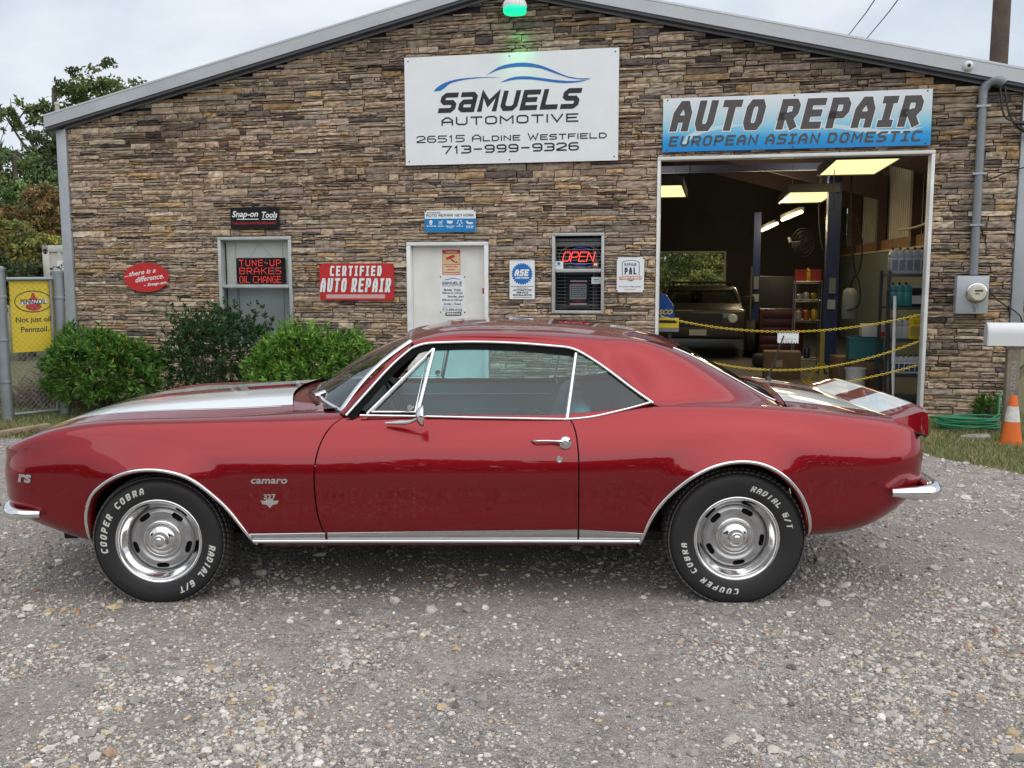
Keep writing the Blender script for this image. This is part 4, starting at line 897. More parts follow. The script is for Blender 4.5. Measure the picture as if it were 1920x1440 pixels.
stain = np.maximum(stain, .75 * np.clip(1.1 - (top(uc) - zc_) / .85, 0, 1) * np.clip((vnoise(uc, zc_, .9, 12) - .40) * 6, 0, 1)); stain = np.clip(stain * rng.uniform(.35, 1.3, n), 0, 1); base = base * (1 - .88 * stain)[:, None]
Cs = np.ones((n, per, 4)); vv_ = rng.uniform(.86, 1.12, (n, per, 1)); Cs[..., :3] = base[:, None] * vv_
rust = np.clip(vnoise(Ub, Zb, 1.1, 21) * 1.5 - .55, 0, 1) * ((Zb > 2.35) & (Zb < 3.5) & (Ub < 1.6)) * (rng.random((n, NXs, NZs)) < .22) + (rng.random((n, NXs, NZs)) < .004)
rf_ = np.clip(rust, 0, 1).reshape(n, -1, 1) * .8; Cs[:, :m1, :3] = Cs[:, :m1, :3] * (1 - rf_) + np.array([.22, .065, .012]) * rf_
SM = mat('stacked_stone', rough=.9, attr='Col', var=.34, vscale=16, bump=.55, bscale=70, spec=.25)
big_mesh('stone_facing', allv.reshape(-1, 3), Fs, SM, bld, colors=Cs.reshape(-1, 4))
GREY = mat('grey_trim_metal', (.36, .385, .41), .42, .3, var=.12, vscale=3); WTRIM = mat('white_trim', (.72, .73, .72), .45, var=.10, vscale=5); ROOFM = mat('roof_metal', (.55, .56, .56), .4, .4)
# roof, fascia, soffit, side walls
def slope_prism(mb, ua, ub, dz0, dz1, v0, v1, m=0):
    fn = lambda u, z, d: (u, d, z)
    for a, b in ((ua, RU), (RU, ub)):
        za, zb_ = float(top(a)), float(top(b)); mb.prism([(a, za + dz0), (b, zb_ + dz0), (b, zb_ + dz1), (a, za + dz1)], fn, v0, v1, m)
r_ = MB(); slope_prism(r_, -6.45, 6.05, .150, .205, -.10, 15.0); r_.build('roof', ROOFM, bld)
f_ = MB(); slope_prism(f_, -6.46, 6.06, .045, .188, -.145, -.104); f_.build('fascia', mat('fascia_grey', (.44, .46, .48), .42, .25, var=.08, vscale=2), bld)
f_ = MB(); slope_prism(f_, -6.46, 6.06, .190, .214, -.150, -.104); f_.build('roof_edge_flashing', mat('flashing', (.52, .54, .55), .35, .3), bld)
f_ = MB(); slope_prism(f_, -6.45, 6.05, .010, .042, -.13, .034); f_.build('soffit', mat('soffit_dark', (.07, .075, .085), .6), bld)
f_ = MB(); slope_prism(f_, -6.21, 5.81, -.030, .006, -.055, -.035); f_.build('gable_trim', mat('gable_trim', (.13, .135, .15), .5, .3), bld)
c_ = MB(); c_.box(-6.36, -6.213, -.045, .14, ZB, 3.50); c_.build('corner_trim', GREY, bld, bevel=.006)
c_ = MB(); c_.box(5.818, 5.945, -.045, .14, ZB, 3.545); c_.build('corner_trim', GREY, bld, bevel=.006)
SIDING = mat('tan_siding', (.42, .40, .35), .5, .2)
def corrug(mb, p0, p1, z0, z1, pitch=.30, d=.03):      # ribbed sheet between plan points
    p0, p1 = np.array(p0), np.array(p1); L = np.linalg.norm(p1 - p0); dr_ = (p1 - p0) / L; nr = np.array([dr_[1], -dr_[0]]); ss = []; s_ = 0
    while s_ < L: ss += [(s_, 0), (min(s_ + pitch * .62, L), 0), (min(s_ + pitch * .72, L), d), (min(s_ + pitch * .9, L), d)]; s_ += pitch
    ss.append((L, 0)); P = [p0 + dr_ * a + nr * b for a, b in ss]; mb.grid([[(q[0], q[1], z0) for q in P], [(q[0], q[1], z1) for q in P]])
s_ = MB(); corrug(s_, (-6.34, .14), (-6.34, 15), ZB, 3.60); s_.build('side_wall', SIDING, bld)
s_ = MB(); corrug(s_, (5.93, 15), (5.93, .14), ZB, 3.60); s_.build('side_wall', SIDING, bld)
# bay opening frame
fr = MB(); fr.box(1.80, 1.838, -.030, .16, ZB, 2.893); fr.box(4.893, 4.932, -.030, .16, ZB, 2.893); fr.box(1.80, 4.932, -.032, .16, 2.893, 2.932); fr.build('bay_frame', WTRIM, bld, bevel=.004)
# entrance door
dr_ = thing('entrance_door', (-.8375, 0, ZB + .2)); dr_.parent = bld; dr_.location = (0, 0, 0)
x = MB(); x.box(-1.376, -1.325, -.035, .14, ZB, 1.895); x.box(-.352, -.299, -.035, .14, ZB, 1.895); x.box(-1.376, -.299, -.036, .14, 1.895, 1.94); x.build('frame', WTRIM, dr_, bevel=.004)
x = MB(); x.box(-1.323, -.354, .075, .12, ZB + .2, 1.893); x.build('leaf', mat('door_white', (.76, .75, .71), .5, var=.08, vscale=4), dr_)
x = MB(); x.box(-1.323, -.354, .10, .14, ZB, ZB + .2); x.build('threshold', DARK, dr_)
x = MB(); x.lathe([(0, .07), (.02, .07), (.027, .055), (.02, .035), (.012, .03), (.012, 0), (.03, 0)], 20, Matrix.Translation((-.42, .072, .82))); x.build('handle', BRUSH, dr_, smooth=40)
# windows
def window(u0, u1, z0, z1, zm, name='window', jamb=.042):
    w_ = thing(name, (0, 0, 0)); w_.parent = bld; x = MB(); j = jamb
    x.box(u0, u0 + j, -.030, .10, z0, z1 - j); x.box(u1 - j, u1, -.030, .10, z0, z1 - j); x.box(u0, u1, -.032, .10, z1 - j, z1); x.box(u0 + j, u1 - j, -.028, .10, z0, z0 + j); x.box(u0 + j, u1 - j, -.012, .06, zm - .022, zm + .022)
    x.build('frame', mat('window_frame_grey', (.45, .47, .46), .45, .2, var=.12, vscale=6), w_, bevel=.004)
    g = MB(); g.add([(u0 + j, .038, zm + .022), (u1 - j, .038, zm + .022), (u1 - j, .038, z1 - j), (u0 + j, .038, z1 - j)], [(0, 1, 2, 3)]); g.build('glass', glass('window_glass', (.95, .97, .96), .9), w_)
    g = MB(); g.add([(u0 + j, .024, z0 + j), (u1 - j, .024, z0 + j), (u1 - j, .024, zm - .022), (u0 + j, .024, zm - .022)], [(0, 1, 2, 3)]); g.build('glass', glass('screen_glass', (.62, .66, .68), 1.0), w_); return w_
w1 = window(-4.02, -2.965, .55, 2.03, 1.375)
x = MB()                                               # closed white blind
zz = .59
while zz < 1.985: x.add([(-3.975, .130, zz), (-3.01, .130, zz), (-3.01, .118, zz + .046), (-3.975, .118, zz + .046)], [(0, 1, 2, 3)]); zz += .047
x.box(-3.98, -3.005, .105, .14, 1.955, 1.988); x.build('blind', mat('blind_white', (.74, .75, .72), .55, var=.04, vscale=2), w1)
x = MB()
for u in (-3.83, -3.15): x.box(u - .002, u + .002, .112, .114, .60, 1.95)
x.tube([(-3.80, .10, 1.36), (-3.795, .10, 1.0), (-3.80, .10, .86), (-3.79, .10, .75)], .006, 6); x.build('blind_cord', mat('cord_grey', (.18, .19, .19), .7), w1)
w2 = window(.516, 1.168, 1.045, 2.04, 1.577, jamb=.036)
x = MB(); zz = 1.10                                    # open black slatted blind
while zz < 1.90: x.box(.555, 1.130, .118, .121, zz, zz + .008, 0); zz += .043
for u in (.66, 1.02): x.box(u - .0015, u + .0015, .114, .117, 1.09, 1.9)
x.build('blind_slat', mat('slat_grey', (.30, .31, .31), .5), w2)
x = MB(); x.box(.555, 1.130, .10, .14, 1.885, 1.93); x.box(.555, 1.130, .10, .14, 1.94, 1.975); x.build('blind_rail', mat('rail_grey', (.20, .21, .21), .5), w2)
x = MB(); x.box(.52, 1.165, .30, .31, 1.0, 2.05); x.build('dark_room_sheet', mat('room_dark', (.012, .012, .014), .9), w2)  # near-black sheet, its colour standing in for the unlit room behind the blind
# interior shell of the workshop
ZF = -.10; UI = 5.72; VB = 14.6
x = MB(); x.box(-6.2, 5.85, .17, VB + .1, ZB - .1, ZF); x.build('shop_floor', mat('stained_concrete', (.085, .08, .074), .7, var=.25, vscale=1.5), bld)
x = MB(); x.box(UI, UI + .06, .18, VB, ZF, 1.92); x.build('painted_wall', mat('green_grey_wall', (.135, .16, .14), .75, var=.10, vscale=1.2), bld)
x = MB(); x.box(UI - .03, UI + .10, .18, VB, 1.921, 1.96); x.build('wall_cap', mat('raw_pine', (.46, .36, .19), .7, var=.1), bld)
x = MB(); corrug(x, (UI + .14, .18), (UI + .14, VB), 1.962, 3.68, .22, .035); x.build('metal_lining', mat('lining_metal', (.36, .34, .28), .5, .3, var=.12, vscale=2), bld)
WOODB = mat('old_timber', (.20, .105, .045), .8, var=.3, vscale=6)
x = MB(); x.box(UI + .02, UI + .10, .18, VB, 1.965, 2.15); x.build('wall_girt', WOODB, bld)
REDST = mat('red_oxide_steel', (.075, .040, .034), .6)
for v in (1.75, 5.2, 8.6, 12.0):
    x = MB(); x.box(UI - .06, UI + .10, v - .11, v + .11, 1.965, 3.42); x.build('steel_column', REDST, bld)
for v in (3.6, 8.6, 12.0):
    x = MB(); fn = lambda u, z, d: (u, d, z)
    for a, b in ((-6.1, RU), (RU, UI)):
        za, zb_ = float(top(a)), float(top(b)); x.prism([(a, za - .62), (b, zb_ - .38), (b, zb_ - .03), (a, za - .03)] if a < RU - 1 else [(a, za - .38), (b, zb_ - .62), (b, zb_ - .03), (a, za - .03)], fn, v - .09, v + .09)
    x.build('roof_beam', REDST, bld)
x = MB(); slope_prism(x, -6.2, 5.8, .10, .14, .18, VB); x.build('ceiling_lining', mat('insulation_grey', (.62, .60, .56), .8, var=.2, vscale=1), bld)
for k_, u in enumerate((.9, 2.2, 3.5, 4.8)):
    x = MB(); z_ = float(top(u)); x.box(u - .035, u + .035, .18, VB, z_ - .12, z_ + .09); x.build('purlin', REDST, bld)
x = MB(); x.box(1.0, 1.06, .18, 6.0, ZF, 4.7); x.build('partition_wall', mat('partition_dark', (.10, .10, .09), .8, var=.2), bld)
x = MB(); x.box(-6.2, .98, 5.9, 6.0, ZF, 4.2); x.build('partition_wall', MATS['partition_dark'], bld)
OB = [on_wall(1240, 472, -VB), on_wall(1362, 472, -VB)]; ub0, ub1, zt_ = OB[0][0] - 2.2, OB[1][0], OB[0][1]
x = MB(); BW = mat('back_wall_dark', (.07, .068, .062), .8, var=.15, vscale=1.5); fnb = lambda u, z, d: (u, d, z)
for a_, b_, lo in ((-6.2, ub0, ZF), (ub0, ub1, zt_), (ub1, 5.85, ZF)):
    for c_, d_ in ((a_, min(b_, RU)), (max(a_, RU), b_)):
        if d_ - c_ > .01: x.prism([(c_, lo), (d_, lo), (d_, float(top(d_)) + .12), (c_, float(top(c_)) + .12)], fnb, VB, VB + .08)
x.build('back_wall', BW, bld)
x = MB(); x.box(ub1 - .06, ub1, VB - .03, VB - .001, ZF, zt_); x.box(ub0, ub1, VB - .03, VB - .001, zt_ - .03, zt_ + .01); x.build('rear_bay_frame', WTRIM, bld)
# fixed things on the front: service conduit with its cables, meter, lamp, camera
t1 = wall_thing('service_conduit', 5.393, 1.52, 'tall grey electrical conduit with curved weatherhead on the stone front above the meter', 'conduit')
CGR = mat('conduit_grey', (.22, .24, .26), .45, .3)
x = MB(); x.tube([(0, -.065, 0), (0, -.065, 1.95)], .047, 14); x.build('pipe', CGR, t1, smooth=50)
x = MB(); x.tube(curve([(0, -.065, 1.95), (.0, -.066, 2.04), (.05, -.085, 2.13), (.13, -.10, 2.15), (.20, -.10, 2.11)], 14), [.05] * 8 + [.052, .056, .058, .058, .056, .05], 14); x.build('weatherhead', CGR, t1, smooth=50)
x = MB()
for z_ in (1.86, 1.12, .55): x.box(-.075, .075, -.118, -.01, z_, z_ + .022)
x.build('strap', GREY, t1)
CAB = mat('black_cable', (.012, .012, .013), .5)
t2 = thing('service_cable', b2w(5.60, -.10, 3.55), -PSI, 'looped black power drop cables with taped splices beside the conduit', 'cable')
x = MB()
for dx in (0, .05): x.tube(curve([(-.05 + dx, 0, .06), (-.03 + dx, -.03, -.12), (.02 + dx, -.04, -.30), (.16, -.05, -.36 - dx), (.34, -.06, -.38 - dx * 2)], 24), .012, 6)
x.tube(curve([(.10, -.05, -.36), (.22, -.06, -.46), (.40, -.06, -.62), (.52, -.05, -.80), (.75, -.2, -.78), (1.6, -1.2, -.4)], 30), .009, 6); x.tube(curve([(.34, -.06, -.38), (.55, -.05, -.42), (.66, -.05, -.60), (.9, -.3, -.5), (1.8, -1.4, -.1)], 30), .009, 6)
x.build('cable_run', CAB, t2, smooth=50)
x = MB()
for a, b in (((.10, -.05, -.365), (.34, -.06, -.375)), ((.14, -.05, -.40), (.29, -.06, -.50))): x.tube([a, b], .024, 8)
x.build('splice', CAB, t2, smooth=50)
x = MB(); x.tube(curve([(.30, -.05, -.38), (.36, -.05, -.55), (.30, -.05, -.72), (.22, -.05, -.78)], 14), .005, 5); x.box(.27, .40, -.07, -.04, -.33, -.29); x.build('ground_wire', mat('bare_wire', (.5, .48, .42), .4), t2)
t3 = thing('sagging_wire', b2w(5.45, -.06, 2.56), -PSI, 'thin black wire running off the conduit to the right past the corner trim', 'wire')
x = MB(); x.tube(curve([(0, 0, 0), (.18, -.05, .08), (.5, -.1, .17), (1.5, -.5, .35)], 16), .007, 5); x.build('wire_strand', CAB, t3)
t3 = thing('meter_wire', b2w(5.55, -.08, 1.36), -PSI, 'black wire from the meter box side down to the right corner', 'wire')
x = MB(); x.tube(curve([(0, 0, 0), (.10, -.01, -.12), (.25, -.01, -.22), (.36, -.01, -.32), (.39, .02, -.42)], 16), .008, 5); x.build('wire_strand', CAB, t3)
t4 = wall_thing('meter_box', 5.372, 1.08, 'light grey electric meter box with round glass dial on the stone by the bay', 'meter')
BOXG = mat('meter_grey', (.40, .43, .45), .4, .2, var=.05)
x = MB(); x.box(-.168, .172, -.15, -.012, 0, .43); x.build('box', BOXG, t4, bevel=.008)
x = MB(); x.lathe([(0, .012), (.11, .012), (.113, .03), (.113, 0)], 32, Matrix.Translation((.04, -.150, .235))); x.lathe([(.113, 0), (.113, .03), (.10, .035)], 32, Matrix.Translation((.04, -.150, .235))); x.build('meter_ring', BRUSH, t4, smooth=40)
x = MB(); x.lathe([(0, .105), (.075, .105), (.085, .095), (.098, .03), (.10, .02)], 32, Matrix.Translation((.04, -.150, .235))); x.build('dial', mat('dial_cream', (.58, .56, .46), .2, coat=1), t4, smooth=40)
x = MB(); x.box(.0, .085, -.2575, -.2555, .255, .272); x.box(.005, .05, -.2575, -.2555, .225, .235); x.build('dial_print', DARK, t4)
x = MB(); x.box(.01, .07, -.175, -.151, .085, .108); x.tube([(.035, -.165, .09), (.035, -.165, .03)], .012, 8); x.build('padlock', BRUSH, t4)
t5 = wall_thing('barn_lamp', .105, 4.60, 'glowing green and white dome lamp under the gable peak', 'lamp', v=-.30)
x = MB(); x.lathe([(.005, -.0), (.07, .003), (.125, .015), (.138, .035), (.137, .075), (.134, .082)], 40, Matrix.Translation((0, 0, .0)) @ Matrix.Rotation(R_(-90), 4, 'X')); x.build('green_lens', mat('green_lens', (.01, .70, .28), .25, emit=(.0, .80, .30), estr=.9), t5, smooth=50)
x = MB(); x.lathe([(.138, .083), (.137, .10), (.125, .14), (.10, .175), (.06, .205), (.045, .24), (.045, .26), (.0, .262)], 40, Matrix.Rotation(R_(-90), 4, 'X'))
for k_ in range(20):
    a = 2 * math.pi * k_ / 20; x.tube([(math.cos(a) * r, math.sin(a) * r, z_) for r, z_ in ((.140, .086), (.138, .11), (.124, .145), (.10, .178))], .006, 5)
x.build('dome', mat('dome_white', (.70, .68, .68), .35), t5, smooth=50)
x = MB(); x.tube([(0, 0, .255), (0, .0, .30), (0, .29, .30)], .018, 8); x.build('arm', CGR, t5)
gl_ = bpy.data.lights.new('green_lamp_light', 'SPOT'); gl_.energy = 5; gl_.color = (.08, 1, .30); gl_.spot_size = R_(75); gl_.spot_blend = .9; gl_.shadow_soft_size = .08
go = bpy.data.objects.new('green_lamp_light', gl_); COL.objects.link(go); go.parent = t5; go.location = (0, .02, -.03); go.rotation_euler = (R_(42), 0, 0)
t6 = wall_thing('security_camera', 5.20, float(top(5.20)) + .115, 'small white dome camera on the right roof edge', 'camera', v=-.148)
x = MB(); x.lathe([(0, .05), (.025, .05), (.04, .04), (.055, .02), (.06, 0)], 24, Matrix.Translation((0, 0, 0))); x.build('housing', mat('camera_white', (.62, .62, .60), .4), t6, smooth=50)
x = MB(); x.lathe([(0, .060), (.016, .058), (.022, .045)], 20, Matrix.Translation((.0, 0, 0))); x.build('lens', mat('lens_black', (.01, .01, .012), .1), t6, smooth=50)
# ------------------------------------------------------------------ signs (all lettering is flat print on its own real panel)
INK = mat('ink_black', (.014, .015, .020), .5); INKW = mat('ink_white', (.80, .81, .81), .45); INKR = mat('ink_red', (.52, .02, .022), .4); INKB = mat('ink_blue', (.010, .15, .48), .4); PANW = mat('panel_white', (.78, .81, .83), .38, var=.03, vscale=3)
INKG = mat('ink_grey', (.075, .068, .068), .5); INKY = mat('ink_yellow', (.80, .62, .03), .45); INKO = mat('ink_orange', (.62, .16, .03), .5); SCREW = mat('screw_dark', (.05, .05, .05), .4, .6)
class Sign:                                            # a panel on the front wall; P maps photo pixels to its face
    def __init__(s, name, label, cat, corners, off, panel, thick=.012, v=None, screws=0, round_=0.0, group=None, parent=None, poly=None):
        s.off = off; q = [on_wall(a, b, off) for a, b in corners]; s.u0 = min(p[0] for p in q); s.u1 = max(p[0] for p in q); s.z0 = min(p[1] for p in q); s.z1 = max(p[1] for p in q)
        if len(q) == 4: s.u0 = (q[0][0] + q[3][0]) / 2; s.u1 = (q[1][0] + q[2][0]) / 2; s.z1 = (q[0][1] + q[1][1]) / 2; s.z0 = (q[2][1] + q[3][1]) / 2
        s.cu, s.cz = (s.u0 + s.u1) / 2, s.z0; s.lay = 0
        s.o = wall_thing(name, s.cu, s.z0, label, cat, group, v=-off)
        if panel is not None:
            m_ = MB(); w, h = (s.u1 - s.u0) / 2, s.z1 - s.z0
            if poly == 'oval': pts = [(w * math.cos(a), h / 2 + h / 2 * math.sin(a)) for a in np.linspace(0, 2 * math.pi, 65)[:-1]]
            elif round_: pts = [(sx * (w - round_) + round_ * math.cos(a), (h - round_ if sz > 0 else round_) + round_ * math.sin(a)) for sx, sz, a0 in ((1, 1, 0), (-1, 1, 90), (-1, -1, 180), (1, -1, 270)) for a in np.radians(np.linspace(a0, a0 + 90, 6))]
            else: pts = [(w, h), (-w, h), (-w, 0), (w, 0)]
            m_.prism(pts, lambda a, b, d: (a, d, b), 0, thick); s.panel = m_.build('panel', panel, s.o)
            if screws:
                for i, (a, b) in enumerate([(-w * .965, h * .965), (w * .965, h * .965), (w * .965, h * .035), (-w * .965, h * .035), (0, h * .97), (0, h * .03)][:screws]):
                    k = MB(); k.lathe([(0, .004), (.008, .003), (.010, 0)], 10, Matrix.Translation((a, 0, b))); k.build('screw', SCREW, s.o)
    def P(s, px, py): u, z = on_wall(px, py, s.off + .001); return u - s.cu, z - s.z0
    def fn(s, lay, org, ux, uz): return lambda a, b, l=0: (org[0] + ux[0] * a + uz[0] * b, -(.0015 + .0009 * lay + .0001 * l), org[1] + ux[1] * a + uz[1] * b)
    def frame(s, A, B): a, b = s.P(*A), s.P(*B); d = np.array(b) - a; L = np.linalg.norm(d); d /= L; return np.array(a), d, np.array((-d[1], d[0])), L
    def stroke(s, name, txt, A, B, hpx, th, mt, lay=1, shear=0.0, gap=None, small=None, grow=0, parent=None, mb=None):
        org, dx, dz, L = s.frame(A, B); h = s.P(A[0], A[1] - hpx)[1] - s.P(*A)[1]; t_ = th * h; gp_ = (gap if gap is not None else .7) * t_
        w1_, w2_ = stroke_width(txt, h, t_, gp_, small), stroke_width(txt, h * 2, t_, gp_, small); k = (w2_ - w1_) / h; w = h + (L - w1_) / k
        own = mb is None; mb = MB() if own else mb; f = s.fn(lay, org, dx, dz)
        tt = t_ + grow
        if grow:
            x = 0
            class Sh: pass
            g0 = MB(); stroke_text(g0, txt, lambda a, b, l: (a, l, b), w, h, t_, gp_, shear, 0, small)
            # outline: the same strokes, wider
            x = 0.0
            for ch in txt:
                if ch == ' ': x += w * .62; continue
                cw, chh, c = w, h, ch
                if c == 'I': cw = t_ * 1.02
                elif c == 'i': cw = max(t_, w * .75)
                elif c in '1.': cw = max(t_, w * (.30 if c == '.' else .6))
                if c in 'MW': cw *= 1.15
                V, ff = stroke_geo(c, cw + grow, chh + grow, tt, shear); mb.add([f(x + a - grow / 2 - 0, b - grow / 2, l) for a, b, l in V], ff); x += cw + gp_
        else: stroke_text(mb, txt, f, w, h, t_, gp_, shear, 0, small)
        return mb.build(name, mt, parent or s.o) if own else mb
    def text(s, name, txt, C_, hpx, mt, lay=1, wpx=None, bold=0.0, shear=0.0, rise=0.0, parent=None):   # centred on C_, cap height hpx, width wpx
        c = np.array(s.P(*C_)); h = s.P(C_[0], C_[1] - hpx)[1] - c[1]; v, f = text_geo(txt, h / .70, bold=bold * h, shear=shear); v = np.array(v)
        if wpx: W = s.P(C_[0] + wpx / 2, C_[1])[0] - s.P(C_[0] - wpx / 2, C_[1])[0]; v[:, 0] *= W / np.ptp(v[:, 0])
        v[:, 0] -= (v[:, 0].max() + v[:, 0].min()) / 2; v[:, 1] -= (v[:, 1].max() + v[:, 1].min()) / 2
        cr, sr = math.cos(rise), math.sin(rise); m_ = MB(); m_.add([(c[0] + a * cr - b * sr, -(.0015 + .0009 * lay), c[1] + a * sr + b * cr) for a, b in v], f); return m_.build(name, mt, parent or s.o)
    def poly(s, name, pts, mt, lay=1, mb=None):
        own = mb is None; mb = MB() if own else mb; V = [s.P(*p) for p in pts]; mb.add([(a, -(.0015 + .0009 * lay), b) for a, b in V], [tuple(range(len(V)))[::-1]]); return mb.build(name, mt, s.o) if own else mb
    def rect(s, name, x0, y0, x1, y1, mt, lay=1): return s.poly(name, [(x0, y0), (x1, y0), (x1, y1), (x0, y1)], mt, lay)
    def oval(s, name, cx, cy, rx, ry, mt, lay=1, n=40): return s.poly(name, [(cx + rx * math.cos(a), cy + ry * math.sin(a)) for a in np.linspace(0, 2 * math.pi, n + 1)[:-1]], mt, lay)
    def ring(s, name, cx, cy, rx, ry, wpx, mt, lay=1, n=48, a0=0, a1=360):
        mb = MB(); A = np.radians(np.linspace(a0, a1, n + 1)); o_ = [s.P(cx + rx * math.cos(a), cy - ry * math.sin(a)) for a in A]; i_ = [s.P(cx + (rx - wpx) * math.cos(a), cy - (ry - wpx) * math.sin(a)) for a in A]
        d = -(.0015 + .0009 * lay); mb.grid([[(a, d, b) for a, b in o_], [(a, d, b) for a, b in i_]]); return mb.build(name, mt, s.o)
    def lines(s, name, rows, mt, lay=1):                # very small print, drawn as words too small to read
        mb = MB()
        for x0, x1, y, h in rows:
            x = x0
            while x < x1 - .5:
                w_ = min(rng.uniform(1.5, 5), x1 - x); s.poly('', [(x, y - h / 2), (x + w_, y - h / 2), (x + w_, y + h / 2), (x, y + h / 2)], mt, lay, mb); x += w_ + .9
        return mb.build(name, mt, s.o)
zq = lambda ox, oy, k: (lambda *p: [(ox + a / k, oy + b / k) for a, b in p])
# main sign
S = Sign('shop_sign', 'large white sign with blue car outline and shop name, address and phone in black', 'sign', [(758.3, 107.8), (1160.5, 89.5), (1159.4, 299.8), (760.6, 311)], .060, PANW, .008, screws=6)
Z = zq(740, 70, 4.364)
S.stroke('name_lettering', 'SaMUELS', *Z((372, 620), (1515, 582)), 37.5, .245, INK, shear=.26, gap=.62)
S.stroke('trade_lettering', 'AUTOMOTIVE', *Z((383, 724), (1503, 691)), 15.8, .185, INK, gap=1.9)
S.stroke('address_lettering', '26515 Aldine Westfield', *Z((180, 866), (1735, 826)), 13.2, .165, INK, gap=1.4, small=.80)
S.stroke('phone_lettering', '713-999-9326', *Z((388, 956), (1508, 925)), 15.4, .185, INK, gap=1.15)
S.poly('car_outline', Z((745, 315), (800, 275), (850, 243), (900, 226), (950, 215), (1010, 208), (1060, 207), (1120, 212), (1180, 225), (1240, 245), (1300, 270), (1360, 298), (1420, 320), (1500, 335), (1610, 335), (1540, 345), (1480, 341), (1430, 333), (1380, 318), (1310, 294), (1250, 272), (1200, 256), (1150, 247), (1100, 242), (1050, 240), (1000, 241), (950, 246), (910, 252), (870, 262), (830, 275), (790, 292)), INKB)
S.poly('car_outline', Z((862, 370), (900, 350), (940, 335), (975, 325), (1010, 320), (1050, 318), (1100, 320), (1160, 327), (1220, 335), (1290, 345), (1350, 352), (1410, 356), (1480, 357), (1540, 350), (1605, 338), (1550, 357), (1500, 368), (1450, 373), (1400, 375), (1340, 372), (1280, 366), (1210, 356), (1150, 348), (1100, 344), (1050, 343), (1000, 345), (960, 350), (910, 360)), INKB)
S.poly('car_outline', Z((318, 443), (335, 422), (360, 400), (390, 382), (420, 368), (460, 355), (500, 345), (550, 337), (600, 332), (650, 328), (700, 326), (790, 326), (880, 330), (800, 330), (720, 332), (670, 336), (620, 341), (570, 348), (520, 358), (480, 369), (450, 380), (425, 400), (400, 422), (372, 438)), INKB)
# banner
BM = bpy.data.materials.new('banner_print'); BM.use_nodes = True; tb_ = BM.node_tree; tcb = tb_.nodes.new('ShaderNodeTexCoord'); sx_ = tb_.nodes.new('ShaderNodeSeparateXYZ'); rb2 = tb_.nodes.new('ShaderNodeValToRGB')
tb_.links.new(tcb.outputs['Generated'], sx_.inputs[0]); tb_.links.new(sx_.outputs[2], rb2.inputs[0]); e = rb2.color_ramp.elements; e[0].position = .04; e[0].color = (.004, .24, .62, 1); e[1].position = .95; e[1].color = (.72, .77, .81, 1)
for p_, c_ in ((.22, (.008, .33, .70, 1)), (.45, (.27, .60, .75, 1)), (.62, (.50, .66, .74, 1))): q_ = e.new(p_); q_.color = c_
tb_.links.new(rb2.outputs[0], tb_.nodes['Principled BSDF'].inputs['Base Color']); tb_.nodes['Principled BSDF'].inputs['Roughness'].default_value = .35
S = Sign('shop_banner', 'wide blue and white vinyl banner above the bay reading auto repair', 'banner', [(1243, 183), (1748.5, 168.4), (1745, 274), (1243, 283.6)], .055, BM, .004, screws=6)
Z = zq(1220, 150, 3.4286)
S.poly('banner_swoosh', Z((190, 425), (230, 360), (300, 320), (420, 295), (540, 283), (690, 278), (560, 300), (430, 320), (330, 345), (260, 380), (225, 420)), mat('ink_pale', (.52, .68, .76), .4), 0)
S.poly('banner_swoosh', Z((790, 335), (900, 300), (1030, 283), (1180, 283), (1330, 300), (1480, 318), (1620, 318), (1765, 300), (1640, 340), (1500, 350), (1350, 335), (1180, 310), (1030, 305), (900, 320)), MATS['ink_pale'], 0)
for nm, mt, lay, gr_ in (('lettering_outline', INKW, 1, .022), ('lettering', INKG, 3, 0)):
    S.stroke(nm, 'AUTO', *Z((140, 332), (725, 322)), 57, .235, mt, lay, shear=.22, grow=gr_, gap=.75); S.stroke(nm, 'REPAiR', *Z((822, 319), (1735, 298)), 57, .235, mt, lay, shear=.22, grow=gr_, gap=.75)
S.stroke('lettering', 'EUROPEAN ASiAN DOMESTiC', *Z((120, 428), (1738, 393)), 19, .20, INKG, 3, shear=.22, gap=1.3)
# oval sign
S = Sign('oval_sign', 'red oval tool brand sign with white script slogan, left of the window', 'sign', [(230, 520), (318, 520), (274, 491), (274, 550)], .056, mat('oval_border', (.03, .012, .02), .4), .012, poly='oval')
S.oval('red_face', 274, 520.3, 42.3, 27.6, INKR, 0)
S.text('script', '...there is a', (262, 511), 8.5, INKW, 1, 60, .02, .35, .14); S.text('script', 'difference.', (280, 521), 9.5, INKW, 1, 54, .02, .35, .14); S.text('script', '- Snap-on.', (292, 532.5), 5.5, INKW, 1, 45, .03, .25, .12)
S = Sign('tool_sign', 'small black sign with white script and red slogan above the blinds window', 'sign', [(431.5, 388.5), (522.5, 387.5), (524, 429.5), (433, 429.5)], .056, mat('panel_black', (.010, .010, .012), .25), .01, screws=4)
Z = zq(380, 360, 4.5)
S.text('script', 'Snap-on', *Z((358, 193)), 11, INKW, 1, 49, .03, .25); S.text('script', 'Tools', *Z((565, 192)), 11, INKW, 1, 29, .03, .25); S.poly('underline', Z((290, 226), (475, 226), (473, 233), (288, 233)), INKW); S.poly('underline', Z((500, 226), (618, 226), (616, 233), (498, 233)), INKW)
S.text('slogan', '"THE CHOICE OF BETTER MECHANICS"', *Z((437, 263)), 4.2, INKR, 1, 84, .02)
S = Sign('certified_sign', 'red rectangular sign with bold white certified auto repair lettering', 'sign', [(599, 494), (738, 494), (739, 563.3), (599, 562.7)], .056, INKR, .012, round_=.035, screws=4)
